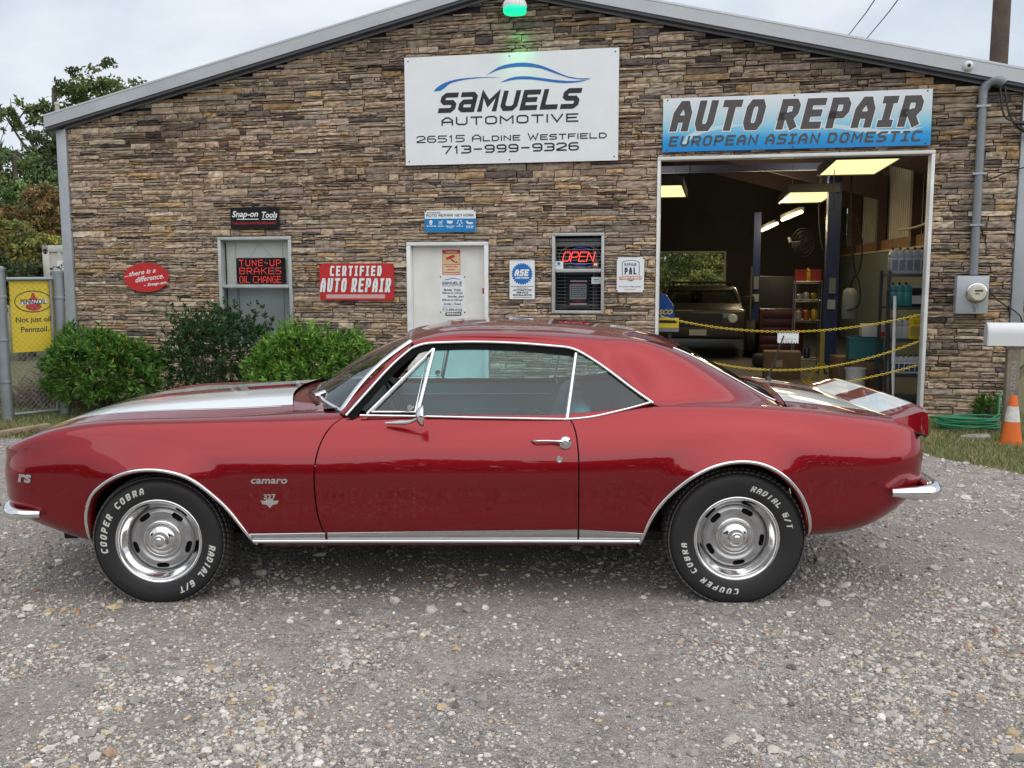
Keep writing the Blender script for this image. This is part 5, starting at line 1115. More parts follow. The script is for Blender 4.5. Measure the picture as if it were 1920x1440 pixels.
for nm, mt, lay, d in (('lettering_shadow', INK, 1, .6), ('lettering', INKW, 2, 0)):
    S.stroke(nm, 'CERTiFiED', (619 + d, 517.5 + d), (716 + d, 517.5 + d), 19, .20, mt, lay, shear=.08, gap=1.0); S.stroke(nm, 'AUTO REPAiR', (601.5 + d, 547.5 + d), (733 + d, 548 + d), 26, .175, mt, lay, shear=.14, gap=.75)
S.poly('stripe', [(612, 552), (722, 552), (722, 559.5), (612, 559.5)], mat('stripe_pink', (.60, .38, .38), .4))
S = Sign('network_sign', 'white and blue auto repair network sign with five icons above the door', 'sign', [(796, 394.6), (891.5, 393.8), (892, 434), (797, 435)], .056, PANW, .012, screws=2)
Z = zq(740, 360, 3.84)
S.poly('blue_field', Z((214, 193), (583, 190), (584, 287), (218, 290)), mat('ink_cyan', (.006, .20, .50), .4), 0); S.stroke('lettering', 'AUTO REPAIR NETWORK', *Z((228, 178), (570, 176)), 4.9, .17, INK, gap=1.2); S.text('small_lettering', 'ADVANCE', *Z((278, 149)), 2.4, INKG, 1, 27, .03, .3)
S.oval('icon', *Z((261, 216))[0], 3.2, 3.6, INKW); S.poly('icon', Z((252, 225), (270, 225), (266, 238), (256, 238)), INKW); S.ring('icon', *Z((330, 222))[0], 4.4, 4.0, 1.1, INKW, n=4, a0=45, a1=405); S.poly('icon', Z((322, 220), (328, 228), (346, 204), (341, 203), (328, 220)), INKW)
S.poly('icon', Z((375, 205), (400, 208), (420, 206), (416, 222), (405, 230), (392, 226), (378, 224)), INKW)
for a in range(5): S.oval('icon', *Z((468 + 17 * math.cos(a * 1.257 + .3), 219 + 14 * math.sin(a * 1.257 + .3)))[0], 1.4, 1.4, INKW, n=8)
S.poly('icon', Z((513, 210), (520, 206), (536, 220), (560, 216), (566, 228), (540, 232), (520, 226)), INKW)
S.lines('small_print', [(800, 818, 424, 1.6), (821, 832, 424, 1.6), (836, 852, 424, 1.6), (856, 868, 424, 1.6), (874, 889, 424, 1.6), (838, 850, 427, 1.2), (874, 888, 427, 1.2)], INKW)
S = Sign('mechanic_sign', 'white metal sign with blue gear emblem between the door and the small window', 'sign', [(954, 487), (1003, 487), (1003, 561), (956, 562)], .056, PANW, .01, round_=.02, screws=0)
cxg, cyg = 979, 513.5
gear = []
for i in range(26):
    for f_, r_ in ((-.5, 17.2), (-.28, 19.6), (.28, 19.6), (.5, 17.2)): a = 2 * math.pi * (i + f_ * .9) / 26; gear.append((cxg + r_ * math.cos(a), cyg + r_ * 1.03 * math.sin(a)))
S.poly('gear_emblem', gear, INKB, 1); S.ring('border', 979, 524.5, 34, 52, .6, INK, 1, n=4, a0=45, a1=405)
S.stroke('emblem_lettering', 'ASE', (965.5, 517.5), (991.5, 517.5), 12.5, .26, INKW, 2, shear=.18, gap=.35); S.text('emblem_lettering', 'CERTIFIED', (979, 521), 3.4, INKW, 2, 26, .06)
S.lines('small_print', [(958, 1000, 537, 1.0), (968, 991, 540, 1.2), (962, 998, 557.5, .9)], INK)
for k_, (t_, wp) in enumerate((('AUTOMOTIVE', 35), ('SERVICE', 22), ('EXCELLENCE', 35))): S.text('lettering', t_, (979.5, 544 + k_ * 4.6), 3.0, INK, 1, wp, .05)
S = Sign('certified_shop_sign', 'white sign with teal shield and orange ribbon beside the bay opening', 'sign', [(1157, 482.5), (1208, 482), (1207, 548), (1156, 548)], .056, PANW, .01, screws=4)
TEAL = mat('ink_teal', (.06, .22, .28), .4); NAVY = mat('ink_navy', (.012, .035, .10), .4)
Z = zq(1020, 430, 8.473)
S.poly('shield', Z((1238, 735), (1238, 515), (1300, 495), (1380, 488), (1460, 495), (1518, 515), (1518, 735)), TEAL, 1); S.poly('shield_field', Z((1251, 745), (1251, 524), (1305, 507), (1380, 500), (1455, 507), (1505, 524), (1505, 745)), PANW, 2); S.poly('shield', Z((1310, 803), (1440, 800), (1380, 827)), TEAL, 1)
S.text('lettering', 'REPAIR', *Z((1378, 560)), 6.3, NAVY, 3, 23.5, .02); S.stroke('lettering', 'PAL', *Z((1281, 718), (1470, 716)), 13, .20, NAVY, 3, gap=1.0)
S.poly('ribbon', Z((1195, 750), (1290, 740), (1460, 738), (1550, 746), (1548, 796), (1460, 790), (1290, 792), (1198, 800)), INKO, 4); S.text('ribbon_lettering', 'CERTIFIED', *Z((1374, 769)), 3.8, INKW, 5, 39, .05)
S.text('small_lettering', 'Fair prices. High quality.', *Z((1368, 911)), 2.6, INK, 1, 41, .01); S.text('small_lettering', 'Guaranteed', *Z((1362, 950)), 2.4, INKO, 1, 20, .02)
# signs inside the windows
LEDR = mat('led_red', (.3, .01, .01), .4, emit=(1.0, .06, .05), estr=1.5); LEDB = mat('led_blue', (.01, .01, .2), .4, emit=(.06, .10, .9), estr=.9)
S = Sign('led_sign', 'black dot sign in the window with red tune up, brakes and oil change lines', 'sign', [(443, 484), (535, 483), (535, 531), (444, 532)], -.085, mat('panel_black'), .012)
def dots(S, name, txt, A, B, hpx, mt, pitch=.0125, shear=0.0, rad=.0038, gap=.035):
    org, dx, dz, L = S.frame(A, B); h = S.P(A[0], A[1] - hpx)[1] - S.P(*A)[1]; n_ = len(txt); adv = [(.45 if c in ' ' else (.35 if c == 'I' else (.8 if c == '-' else 1.0))) for c in txt]; unit = (L + gap) / sum(adv); f = S.fn(2, org, dx, dz); mb = MB(); x = 0
    for c, a in zip(txt, adv):
        w_ = unit * a - gap; seen = set()
        for pl in stroke_polys(c):
            for (xa, ya), (xb, yb) in zip(pl[:-1], pl[1:]):
                p0, p1 = np.array((xa * w_, ya * h)), np.array((xb * w_, yb * h)); k = max(1, round(np.linalg.norm(p1 - p0) / pitch))
                for i in range(k + 1):
                    q_ = p0 + (p1 - p0) * i / k; key = (round(q_[0] / pitch * 1.4), round(q_[1] / pitch * 1.4))
                    if key in seen: continue
                    seen.add(key); mb.add([f(x + q_[0] + shear * q_[1] + rad * math.cos(t_), q_[1] + rad * math.sin(t_)) for t_ in np.linspace(0, 2 * math.pi, 7)[:-1]], [tuple(range(6))])
        x += unit * a
    o = mb.build(name, mt, S.o); o['kind'] = 'stuff' if False else 'part'; del o['kind']; return o
dots(S, 'led_lettering', 'TUNE-UP', (449.5, 498.5), (526, 498), 10.5, LEDR); dots(S, 'led_lettering', 'BRAKES', (450, 513.5), (527, 513.5), 11, LEDR); dots(S, 'led_lettering', 'OIL CHANGE', (450, 529.5), (527, 529.5), 11, LEDR, gap=.022)
x = MB(); pw = lambda px, py: (S.P(px, py)[0], .004, S.P(px, py)[1])
for a, b in (((486, 456), (467, 484)), ((486, 456), (512, 483.5))): x.tube([pw(*a), pw(*b)], .0018, 4)
x.build('hanging_string', mat('string_grey', (.25, .25, .24), .8), S.o)
S = Sign('open_sign', 'oval neon style open sign with red letters and blue arcs in the small window', 'sign', [(1047, 479), (1128, 479), (1088, 458), (1088, 503)], -.085, mat('panel_black'), .012, poly='oval')
S.ring('rim', 1087.5, 480.5, 39.5, 21.8, .9, mat('rim_clear', (.20, .20, .21), .3), 1)
dots(S, 'open_lettering', 'OPEN', (1054.5, 490), (1112, 490), 17.5, LEDR, pitch=.008, shear=.22, rad=.0052, gap=.020)
for a0, a1 in ((55, 120), (225, 300)): 
    mb = MB()
    for a in np.radians(np.arange(a0, a1, 4.0)): u_, z_ = S.P(1089 + 29 * math.cos(a), 480.5 - 16 * math.sin(a)); mb.add([(u_ + .004 * math.cos(t_), -.004, z_ + .004 * math.sin(t_)) for t_ in np.linspace(0, 2 * math.pi, 7)[:-1]], [tuple(range(6))[::-1]])
    mb.build('blue_arc', LEDB, S.o)
S = Sign('round_sticker', 'round cream sticker low on the right of the open sign window', 'sticker', [(1110, 496), (1124, 496), (1117, 489.5), (1117, 502.5)], -.030, mat('sticker_cream', (.66, .55, .33), .5), .002, poly='oval'); S.ring('inner_ring', 1117, 496, 5.2, 5.0, 1.0, INKO, 1); S.rect('mark', 1113.8, 493.8, 1120, 498, INKW, 1)
S = Sign('square_sticker', 'small white and blue square sticker low on the left of the upper small window', 'sticker', [(1039.5, 490), (1056, 490), (1056, 505.5), (1039.5, 505.5)], -.030, PANW, .002); S.rect('mark', 1045, 492, 1050.5, 496.5, INKB); S.lines('small_print', [(1042, 1053, 498.5, 1.0)], INKB)
S = Sign('calendar', 'dark framed wall calendar with grey month grid in the lower small window', 'calendar', [(1064, 520), (1105, 520), (1103, 576), (1062, 577)], -.085, mat('calendar_frame', (.016, .018, .03), .4), .006)
S.rect('page', 1068.5, 533, 1099.5, 561, mat('page_grey', (.42, .43, .42), .6)); S.rect('heading', 1070, 530.5, 1099.5, 533, INKR, 2); S.rect('strip', 1069.5, 526, 1101, 528, INKW); S.rect('strip', 1068.5, 569, 1099.5, 571, INKW); S.rect('footer', 1071, 562, 1098, 567.5, mat('footer_red', (.16, .02, .025), .5)); S.oval('emblem', 1083.5, 564.5, 4.5, 2.2, INKR, 3)
S.lines('day_numbers', [(1070, 1098, 537 + 3.9 * k_, 1.6) for k_ in range(6)], INK, 2)
S = Sign('notice_card', 'small pale card at the right of the calendar in the lower small window', 'card', [(1109, 519.5), (1126.5, 519.5), (1126.5, 532), (1109, 532)], -.016, mat('card_grey', (.50, .56, .56), .5), .002); S.lines('small_print', [(1113, 1123, 524, 1.5), (1113, 1124, 527.5, .8)], INK)
# signs on the door
S = Sign('warning_sign', 'red and yellow camera warning sign near the top of the white door', 'sign', [(829, 469), (863, 468), (863, 515), (830, 516)], -.074, INKR, .002)
Z = zq(760, 440, 6.857)
CREAM = mat('print_cream', (.66, .50, .27), .5)
S.poly('field', Z((480, 247), (700, 243), (702, 381), (483, 384)), CREAM); S.poly('field', Z((484, 391), (702, 388), (704, 510), (487, 514)), mat('print_peach', (.68, .52, .36), .5)); S.text('lettering', 'WARNING', *Z((590, 223)), 3.6, CREAM, 1, 22, .05)
S.poly('camera_picture', Z((518, 298), (625, 255), (640, 285), (535, 328)), INKR, 2); S.poly('camera_picture', Z((572, 312), (588, 305), (640, 345), (668, 340), (670, 366), (655, 368), (648, 358), (615, 355)), INKR, 2)
S.lines('small_print', [(836, 858, 500, 1.8), (839, 854, 505.5, 1.8), (832, 862, 511, 1.8)], INKR, 2)
S = Sign('hours_sign', 'white opening hours sign with shop name and phone in the middle of the door', 'sign', [(825, 517.5), (872, 516.5), (872, 588), (826, 588)], -.074, PANW, .003, screws=4)
S.poly('car_outline', Z((470, 588), (540, 572), (600, 555), (650, 560), (730, 590), (650, 568), (600, 563), (545, 580)), INKB); S.stroke('name_lettering', 'SaMUELS', *Z((474, 642), (726, 640)), 5.3, .2, INK, shear=.25); S.stroke('trade_lettering', 'AUTOMOTIVE', *Z((476, 666), (722, 664)), 1.9, .2, INK, gap=2)
for t_, y_, wp in (('Monday - Friday', 713, 32), ('8:00 am to 5:30 pm', 752, 38), ('Saturday', 797, 18), ('8:00 am to 2:00 pm', 842, 38), ('Sunday - Closed', 893, 32), ('713-999-9326', 968, 37)): S.text('lettering', t_, *Z((605, y_)), 4.1 if y_ < 950 else 5.2, INK, 1, wp, .02)
S.text('handwriting', 'APPT', *Z((718, 800)), 4.0, INK, 1, 12, .02, .3); S.poly('rule', Z((480, 928), (732, 927), (732, 930), (480, 931)), INK); S.poly('plate', Z((515, 1000), (720, 995), (720, 1040), (517, 1043)), INKG, 2); S.lines('small_print', [(838, 863, 588.5, 2.6)], PANW, 3)
S = Sign('door_sticker', 'small red and white sticker on the latch side of the door', 'sticker', [(903.5, 537), (910, 537), (910, 555), (903.5, 555)], -.074, PANW, .002); S.rect('mark', 904.3, 542, 909.4, 550.5, INKR); S.rect('mark', 904, 540.5, 909.6, 542.2, INK)
# ------------------------------------------------------------------ inside the workshop
def inb(px, py, v): return on_wall(px, py, -v)
def bthing(name, u, v, z, label, cat, group=None, rz=0): return thing(name, b2w(u, v, z), -PSI + rz, label, cat, group)
PANEL_E = mat('light_panel', (.7, .6, .3), .5, emit=(1.0, .80, .36), estr=.95); HOUS = mat('light_housing', (.10, .10, .095), .5)
def ceiling_light(px, py, v, label, w=1.22, d=.62, watts=8):
    u, z = inb(px, py, v); t_ = bthing('ceiling_light', u, v, z, label, 'light', 'flat yellow ceiling lights in the workshop'); x = MB()
    for a, b, c, e_ in ((-w / 2 - .03, -w / 2, -d / 2, d / 2), (w / 2, w / 2 + .03, -d / 2, d / 2), (-w / 2 - .03, w / 2 + .03, -d / 2 - .03, -d / 2), (-w / 2 - .03, w / 2 + .03, d / 2, d / 2 + .03)): x.box(a, b, c, e_, -.015, .08)
    x.box(-w / 2 - .03, w / 2 + .03, -d / 2 - .03, d / 2 + .03, .08, .12); x.build('frame', HOUS, t_); x = MB(); x.box(-w / 2, w / 2, -d / 2, d / 2, .0, .02); x.build('diffuser', PANEL_E, t_)
    x = MB(); x.tube([(-w / 3, 0, .12), (-w / 3, 0, .9)], .004, 4); x.tube([(w / 3, 0, .12), (w / 3, 0, .9)], .004, 4); x.build('hanger', DARK, t_)
    L_ = bpy.data.lights.new('panel_light', 'AREA'); L_.shape = 'RECTANGLE'; L_.size = w * .9; L_.size_y = d * .9; L_.energy = watts; L_.color = (1, .84, .52); o = bpy.data.objects.new('panel_light', L_); COL.objects.link(o); o.parent = t_; o.location = (0, 0, -.02)
    L_ = bpy.data.lights.new('ceiling_fill', 'AREA'); L_.shape = 'RECTANGLE'; L_.size = w * .9; L_.size_y = d * .9; L_.energy = 24; L_.color = (1, .90, .72); o = bpy.data.objects.new('ceiling_fill', L_); COL.objects.link(o); o.parent = t_; o.location = (0, 0, .13); o.rotation_euler = (math.pi, 0, 0)  # second area lamp is an added fill aimed up to brighten the ceiling
ceiling_light(1606, 313, 2.7, 'nearest yellow ceiling panel light, high at the right of the bay', .80, 2.2)
ceiling_light(1512, 370, 5.6, 'yellow ceiling panel light beside the blue lift column', .72, 2.6)
ceiling_light(1235, 359, 5.0, 'yellow ceiling panel light cut off by the left bay jamb', .85, 2.6)
def tube_light(A, B, va, vb, label):
    a, b = inb(*A, va), inb(*B, vb); pa, pb = np.array(b2w(a[0], va, a[1])), np.array(b2w(b[0], vb, b[1])); c = (pa + pb) / 2; t_ = thing('tube_light', tuple(c), 0, label, 'light', 'lit tubes along the right wall'); x = MB(); x.tube([pa - c, pb - c], .035, 8); x.build('tube', mat('tube_glow', (.8, .7, .5), .4, emit=(1, .82, .45), estr=2.2), t_)
    x = MB(); x.bar(pa - c + [0, 0, .06], pb - c + [0, 0, .06], .10, .05); x.build('tray', HOUS, t_)
    L_ = bpy.data.lights.new('tube_lamp', 'POINT'); L_.energy = 20; L_.color = (1, .80, .48); L_.shadow_soft_size = .1; o = bpy.data.objects.new('tube_lamp', L_); COL.objects.link(o); o.parent = t_; o.location = (-.25, 0, -.15)
tube_light((1467, 412), (1503, 397), 7.6, 6.9, 'lit fluorescent tube high on the right wall, nearer the bay'); tube_light((1429, 432), (1457, 419), 11.0, 10.0, 'lit fluorescent tube high on the right wall, deeper inside')
# two post lift columns
BLUE = mat('lift_blue', (.012, .026, .105), .45, var=.2, vscale=3)
def lift(px0, px1, pyt, v, label):
    u0, _ = inb(px0, 600, v); u1, zt = inb(px1, pyt, v); w_ = abs(u1 - u0); t_ = bthing('lift_column', (u0 + u1) / 2, v, ZF, label, 'car lift', 'blue vehicle lift columns'); x = MB(); h = zt - ZF
    x.box(-w_ / 2, w_ / 2, -.02, .01, 0, h); x.box(-w_ / 2, -w_ / 2 + .03, .01, .24, 0, h); x.box(w_ / 2 - .03, w_ / 2, .01, .24, 0, h); x.build('column', BLUE, t_); x = MB(); x.box(-w_ / 2 + .035, w_ / 2 - .035, .06, .26, .55, 1.25); x.build('carriage', BLUE, t_)
    x = MB(); x.box(-w_ * .9, w_ * .9, -.12, .34, 0, .03); x.build('base_plate', BLUE, t_); x = MB(); x.box(-.06, .06, -.045, -.021, 1.05, 1.20); x.build('control_card', mat('card_pale', (.35, .36, .38), .5), t_)
    x = MB(); x.box(-.05, .05, -.10, -.021, 1.30, 1.55); x.build('power_box', mat('box_grey', (.16, .17, .18), .5), t_); return t_
lift(1545, 1580, 322, 4.4, 'nearer blue lift column, beside the shelf with red bins'); lift(1409, 1428, 398, 8.0, 'farther blue lift column, right of the parked vehicle')
x = MB(); a, b = inb(1412, 372, 6.2), inb(1240, 318, 6.2); t_ = bthing('lift_crossbar', (a[0] + b[0]) / 2, 5.9, a[1] + .5, 'long dark overhead crossbar spanning the lift near the ceiling', 'beam'); x.box(-2.2, 2.2, -.06, .06, -.05, .07); x.build('bar', mat('bar_navy', (.03, .035, .06), .5), t_)
# the parked vehicle seen head on
SUVP = mat('tan_metallic', (.036, .031, .021), .38, .3, coat=.5); V0 = 6.6
uL, uR = inb(1222, 600, V0)[0], inb(1398, 600, V0)[0]; zr = inb(1300, 536, V0 + 1.2)[1]; zh = inb(1300, 577, V0)[1]; zk = inb(1300, 612, V0)[1]
SUVW = uR - uL; suv = bthing('parked_suv', (uL + uR) / 2, V0, ZF, 'tan boxy off road vehicle with roof rack parked nose out inside the bay', 'suv'); H2 = SUVW / 2; zr -= ZF; zh -= ZF; zk -= ZF
x = MB(); x.box(-H2, H2, .0, 3.6, .38, zh - .03); x.prism([(0, zh - .03), (1.0, zh + .03), (1.45, zh + .05), (4.2, zh + .05), (4.2, .4), (3.6, .38)], lambda a, b, d: (d, a, b), -H2 * .96, H2 * .96); x.build('body', SUVP, suv, bevel=.05)
x = MB()
for a, b, c, d in (((-H2 * .93, 1.30, zh), (-H2 * .78, 1.75, zr - .08), .09, .08), ((H2 * .93, 1.30, zh), (H2 * .78, 1.75, zr - .08), .09, .08), ((-H2 * .93, 4.0, zh), (-H2 * .80, 3.9, zr - .08), .12, .08), ((H2 * .93, 4.0, zh), (H2 * .80, 3.9, zr - .08), .12, .08)): x.bar(a, b, c, d)
x.prism([(1.70, zr - .10), (1.85, zr - .03), (3.9, zr - .03), (4.0, zr - .10)], lambda a, b, d: (d, a, b), -H2 * .82, H2 * .82); x.build('roof', SUVP, suv, bevel=.02)
x = MB(); x.add([(-H2 * .88, 1.33, zh + .04), (H2 * .88, 1.33, zh + .04), (H2 * .74, 1.74, zr - .10), (-H2 * .74, 1.74, zr - .10)], [(0, 1, 2, 3)]); x.build('windshield', glass('suv_glass', (.10, .12, .11), 1.2), suv)
x = MB(); x.box(-H2 * .80, H2 * .80, 1.8, 3.9, zh + .02, zh + .05); x.box(-H2 * .6, -H2 * .15, 2.3, 2.45, zh, zr - .22); x.box(H2 * .15, H2 * .6, 2.3, 2.45, zh, zr - .22); x.build('seats', DARK, suv, bevel=.03)
x = MB()
for q in (-1, 1): x.tube([(q * H2 * .72, 1.95, zr - .03), (q * H2 * .72, 2.05, zr + .05), (q * H2 * .72, 3.7, zr + .05), (q * H2 * .72, 3.8, zr - .03)], .022, 8)
for v_ in (2.2, 3.0): x.tube([(-H2 * .72, v_, zr + .05), (H2 * .72, v_, zr + .05)], .018, 6)
x.build('roof_rack', DARK, suv)
x = MB(); x.box(-H2 * .52, H2 * .52, -.03, .0, zk - .12, zh - .10)
x.build('grille', mat('grille_dark', (.02, .02, .02), .5), suv)
x = MB()
for k_ in range(7): x.box(-H2 * .45 + k_ * H2 * .15 - .015, -H2 * .45 + k_ * H2 * .15 + .015, -.045, -.031, zk - .10, zh - .13)
x.build('grille_bars', SUVP, suv)
for q in (-1, 1):
    x = MB(); x.lathe([(0, .03), (.07, .028), (.085, .01), (.09, 0)], 24, Matrix.Translation((q * H2 * .73, 0, zh - .20))); x.build('headlight', mat('lamp_clear', (.55, .56, .56), .1), suv, smooth=40)
    x = MB(); x.box(q * H2 * 1.0 - (.0 if q > 0 else .20), q * H2 * 1.0 + (.20 if q > 0 else 0), 1.25, 1.38, zh + .02, zh + .19); x.build('wing_mirror', DARK, suv, bevel=.02)
    x = MB(); x.lathe([(.0, .0), (.22, .0), (.33, -.02), (.36, -.08), (.36, -.2), (.3, -.26), (0, -.26)], 32, Matrix.Translation((q * H2, .75, .36)) @ Matrix.Rotation(R_(90) * -q, 4, 'Z')); x.build('wheel', mat('tyre_rubber'), suv, smooth=40)
x = MB(); x.box(-H2 * .98, H2 * .98, -.16, -.01, .42, .60); x.build('front_bumper', mat('bumper_dark', (.025, .025, .026), .6), suv, bevel=.03); x = MB(); x.box(-.16, .16, -.175, -.161, .46, .57); x.build('number_plate', mat('plate_pale', (.40, .40, .38), .5), suv)
# bolt shelving by the right jamb with its bottles
SH = mat('shelf_steel', (.055, .06, .068), .5, .3)
pA, pB = inb(1624, 700, 2.6), inb(1722, 700, 1.0)
shv0, shv1, shu0, shu1 = .62, 1.55, 4.84 - .0, 5.66
us0 = inb(1645, 700, 1.55)[0]; us1 = 5.66
shelf = bthing('shelf_unit', (us0 + us1) / 2, 1.25, ZF, 'dark steel bolt shelving stacked with oil bottles just inside the right jamb', 'shelf'); SW = us1 - us0
zs_ = [inb(1690, py, 1.25)[1] - ZF for py in (742, 697, 633, 573, 513)]
zs_ = [.25, .25 + 0, 0, 0, 0] if False else zs_
x = MB()
posts = [(-SW / 2, -.30), (SW / 2, -.30), (-SW / 2, .30), (SW / 2, .30)]
for a, b in posts: 
    x = MB(); x.box(a - .022, a + .022, b - .004, b + .004, 0, zs_[-1] + .04); x.box(a - .022 if a < 0 else a + .014, a - .014 if a < 0 else a + .022, b - .03, b + .03, 0, zs_[-1] + .04)
    x.build('post', SH, shelf)
    if b < 0:
        h_ = MB()
        for k_ in range(int(zs_[-1] / .055)): h_.box(a - .006, a + .006, b - .0065, b - .0045, .03 + k_ * .055, .06 + k_ * .055)
        h_.build('bolt_holes', DARK, shelf)
for z_ in zs_[::1]:
    x = MB(); x.box(-SW / 2, SW / 2, -.30, .30, z_ - .04, z_ - .005); x.build('shelf', SH, shelf)
def jug(name, col, w_, d_, h_, cap, label, handle=True, lab=None):
    t_ = thing(name, (0, 0, 0), -PSI, label, 'bottle'); x = MB(); x.box(-w_ / 2, w_ / 2, -d_ / 2, d_ / 2, 0, h_ * .62); x.prism([(-w_ / 2, h_ * .62), (w_ / 2, h_ * .62), (w_ * .42, h_ * .80), (w_ * .12, h_ * .90), (-w_ * .30, h_ * .90), (-w_ * .5, h_ * .74)], lambda a, b, d: (a, d, b), -d_ * .40, d_ * .40); x.build('jug_body', mat(*col), t_, bevel=.008)
    x = MB(); x.tube([(-w_ * .12, 0, h_ * .89), (-w_ * .12, 0, h_)], w_ * .14, 10); x.build('cap', mat(*cap), t_)
    if handle: x = MB(); x.tube(curve([(w_ * .12, 0, h_ * .88), (w_ * .42, 0, h_ * .92), (w_ * .56, 0, h_ * .80), (w_ * .46, 0, h_ * .60)], 10), w_ * .075, 6); x.build('handle', mat(*col), t_)
    if lab: x = MB(); x.box(-w_ * .34, w_ * .34, -d_ / 2 - .002, -d_ / 2 - .0005, h_ * .12, h_ * .52); x.build('label', mat(*lab), t_)
    return t_
def row(proto, n_, u0, u1, v, z, group, lab):
    for i in range(n_):
        o = proto if i == 0 else dup(proto); o.location = b2w(u0 + (u1 - u0) * (i + .5) / n_, v, z); o['group'] = group; o['label'] = lab
GREYJ = ('jug_grey', (.30, .32, .34), .4); BLK = ('bottle_black', (.014, .016, .018), .3); TEALJ = ('jug_teal', (.02, .16, .17), .4); YEL = ('jug_yellow', (.62, .42, .012), .4); WHT = ('bottle_white', (.50, .51, .51), .45)
uA, uB = us0 + .04, inb(1727, 600, 1.1)[0]; g0 = ZF
row(jug('oil_jug', GREYJ, .102, .22, .33, BLK, 'grey oil jug', True, ('label_dark', (.13, .15, .18), .5)), 5, uA - .02, uB + .03, 1.10, zs_[4] + g0, 'grey oil jugs on the top shelf', 'grey handled oil jug on the top shelf by the jamb')
row(jug('oil_bottle', TEALJ, .10, .18, .30, BLK, 'teal bottle', False), 3, uA + .0, uA + .24, 1.10, zs_[3] + g0, 'teal bottles on the second shelf', 'teal oil bottle at the left end of the second shelf')
row(jug('oil_bottle', BLK, .066, .12, .26, ('cap_white', (.5, .5, .5), .4), 'black bottle', False, ('label_white', (.45, .42, .42), .5)), 5, uA + .25, uB, 1.08, zs_[3] + g0, 'black bottles on the second shelf', 'black oil bottle with white label on the second shelf')
row(jug('oil_jug', ('jug_pale', (.34, .36, .37), .4), .085, .16, .27, BLK, 'pale jug', False), 3, uA, uA + .24, 1.10, zs_[2] + g0, 'pale bottles on the third shelf', 'pale grey bottle left of the yellow jugs on the third shelf')
row(jug('oil_jug', YEL, .108, .20, .31, ('cap_yellow', (.62, .42, .012), .4), 'yellow jug', True, ('label_olive', (.30, .24, .05), .5)), 3, uA + .25, uB + .02, 1.06, zs_[2] + g0, 'yellow jugs on the third shelf', 'yellow oil jug on the third shelf behind the chain')
row(jug('oil_bottle', WHT, .075, .13, .24, BLK, 'white bottle', False, ('label_navy', (.03, .05, .12), .5)), 6, uA, uB, 1.08, zs_[1] + g0, 'white bottles on the fourth shelf', 'white bottle with dark label on the fourth shelf')
# chrome wire rack with red bins
RKV = 5.0; rku0, rku1 = inb(1488, 600, RKV)[0], inb(1536, 600, RKV)[0]; rz_ = [inb(1510, py, RKV)[1] - ZF for py in (722, 672, 600, 563, 528)]
rack = bthing('wire_rack', (rku0 + rku1) / 2, RKV, ZF, 'chrome wire rack with red bins on top between the lift columns', 'rack'); RW = rku1 - rku0; WIRE = mat('rack_chrome', (.30, .30, .30), .3, .9); x = MB()
for a in (-RW / 2, RW / 2):
    for b in (-.2, .2): x = MB(); x.tube([(a, b, 0), (a, b, rz_[-1] + .02)], .012, 6); x.build('post', WIRE, rack)
for z_ in rz_:
    x = MB()
    for b in (-.2, .2): x.tube([(-RW / 2, b, z_), (RW / 2, b, z_)], .007, 5); x.tube([(-RW / 2, b, z_ - .03), (RW / 2, b, z_ - .03)], .006, 5)
    for k_ in range(7): a = -RW / 2 + RW * k_ / 6; x.tube([(a, -.2, z_ + .004), (a, .2, z_ + .004)], .004, 4)
    x.build('wire_shelf', WIRE, rack)
def bin_(name, u, v, z, w_, d_, h_, m_, label, cat='bin', group=None):
    t_ = bthing(name, u, v, z, label, cat, group); x = MB(); x.box(-w_ / 2, w_ / 2, -d_ / 2, -d_ / 2 + .012, 0, h_); x.box(-w_ / 2, w_ / 2, d_ / 2 - .012, d_ / 2, 0, h_); x.box(-w_ / 2, -w_ / 2 + .012, -d_ / 2 + .012, d_ / 2 - .012, 0, h_); x.box(w_ / 2 - .012, w_ / 2, -d_ / 2 + .012, d_ / 2 - .012, 0, h_); x.box(-w_ / 2 + .012, w_ / 2 - .012, -d_ / 2 + .012, d_ / 2 - .012, 0, .012); x.box(-w_ / 2 - .012, w_ / 2 + .012, -d_ / 2 - .012, -d_ / 2, h_ - .03, h_); x.build('bin_shell', m_, t_); return t_
RED = mat('bin_red', (.42, .03, .012), .5); RCU = (rku0 + rku1) / 2; ztop = ZF + rz_[-1] + .012
bin_('storage_bin', RCU - RW * .28, RKV, ztop, RW * .40, .32, .19, RED, 'red plastic bin at the left end of the wire rack top'); bin_('storage_bin', RCU + RW * .28, RKV, ztop, RW * .40, .32, .19, RED, 'red plastic bin at the right end of the wire rack top')
t_ = jug('funnel_bottle', YEL, .08, .10, .22, YEL, 'small yellow bottle between the two red bins', False); t_.location = b2w(RCU, RKV - .08, ztop)
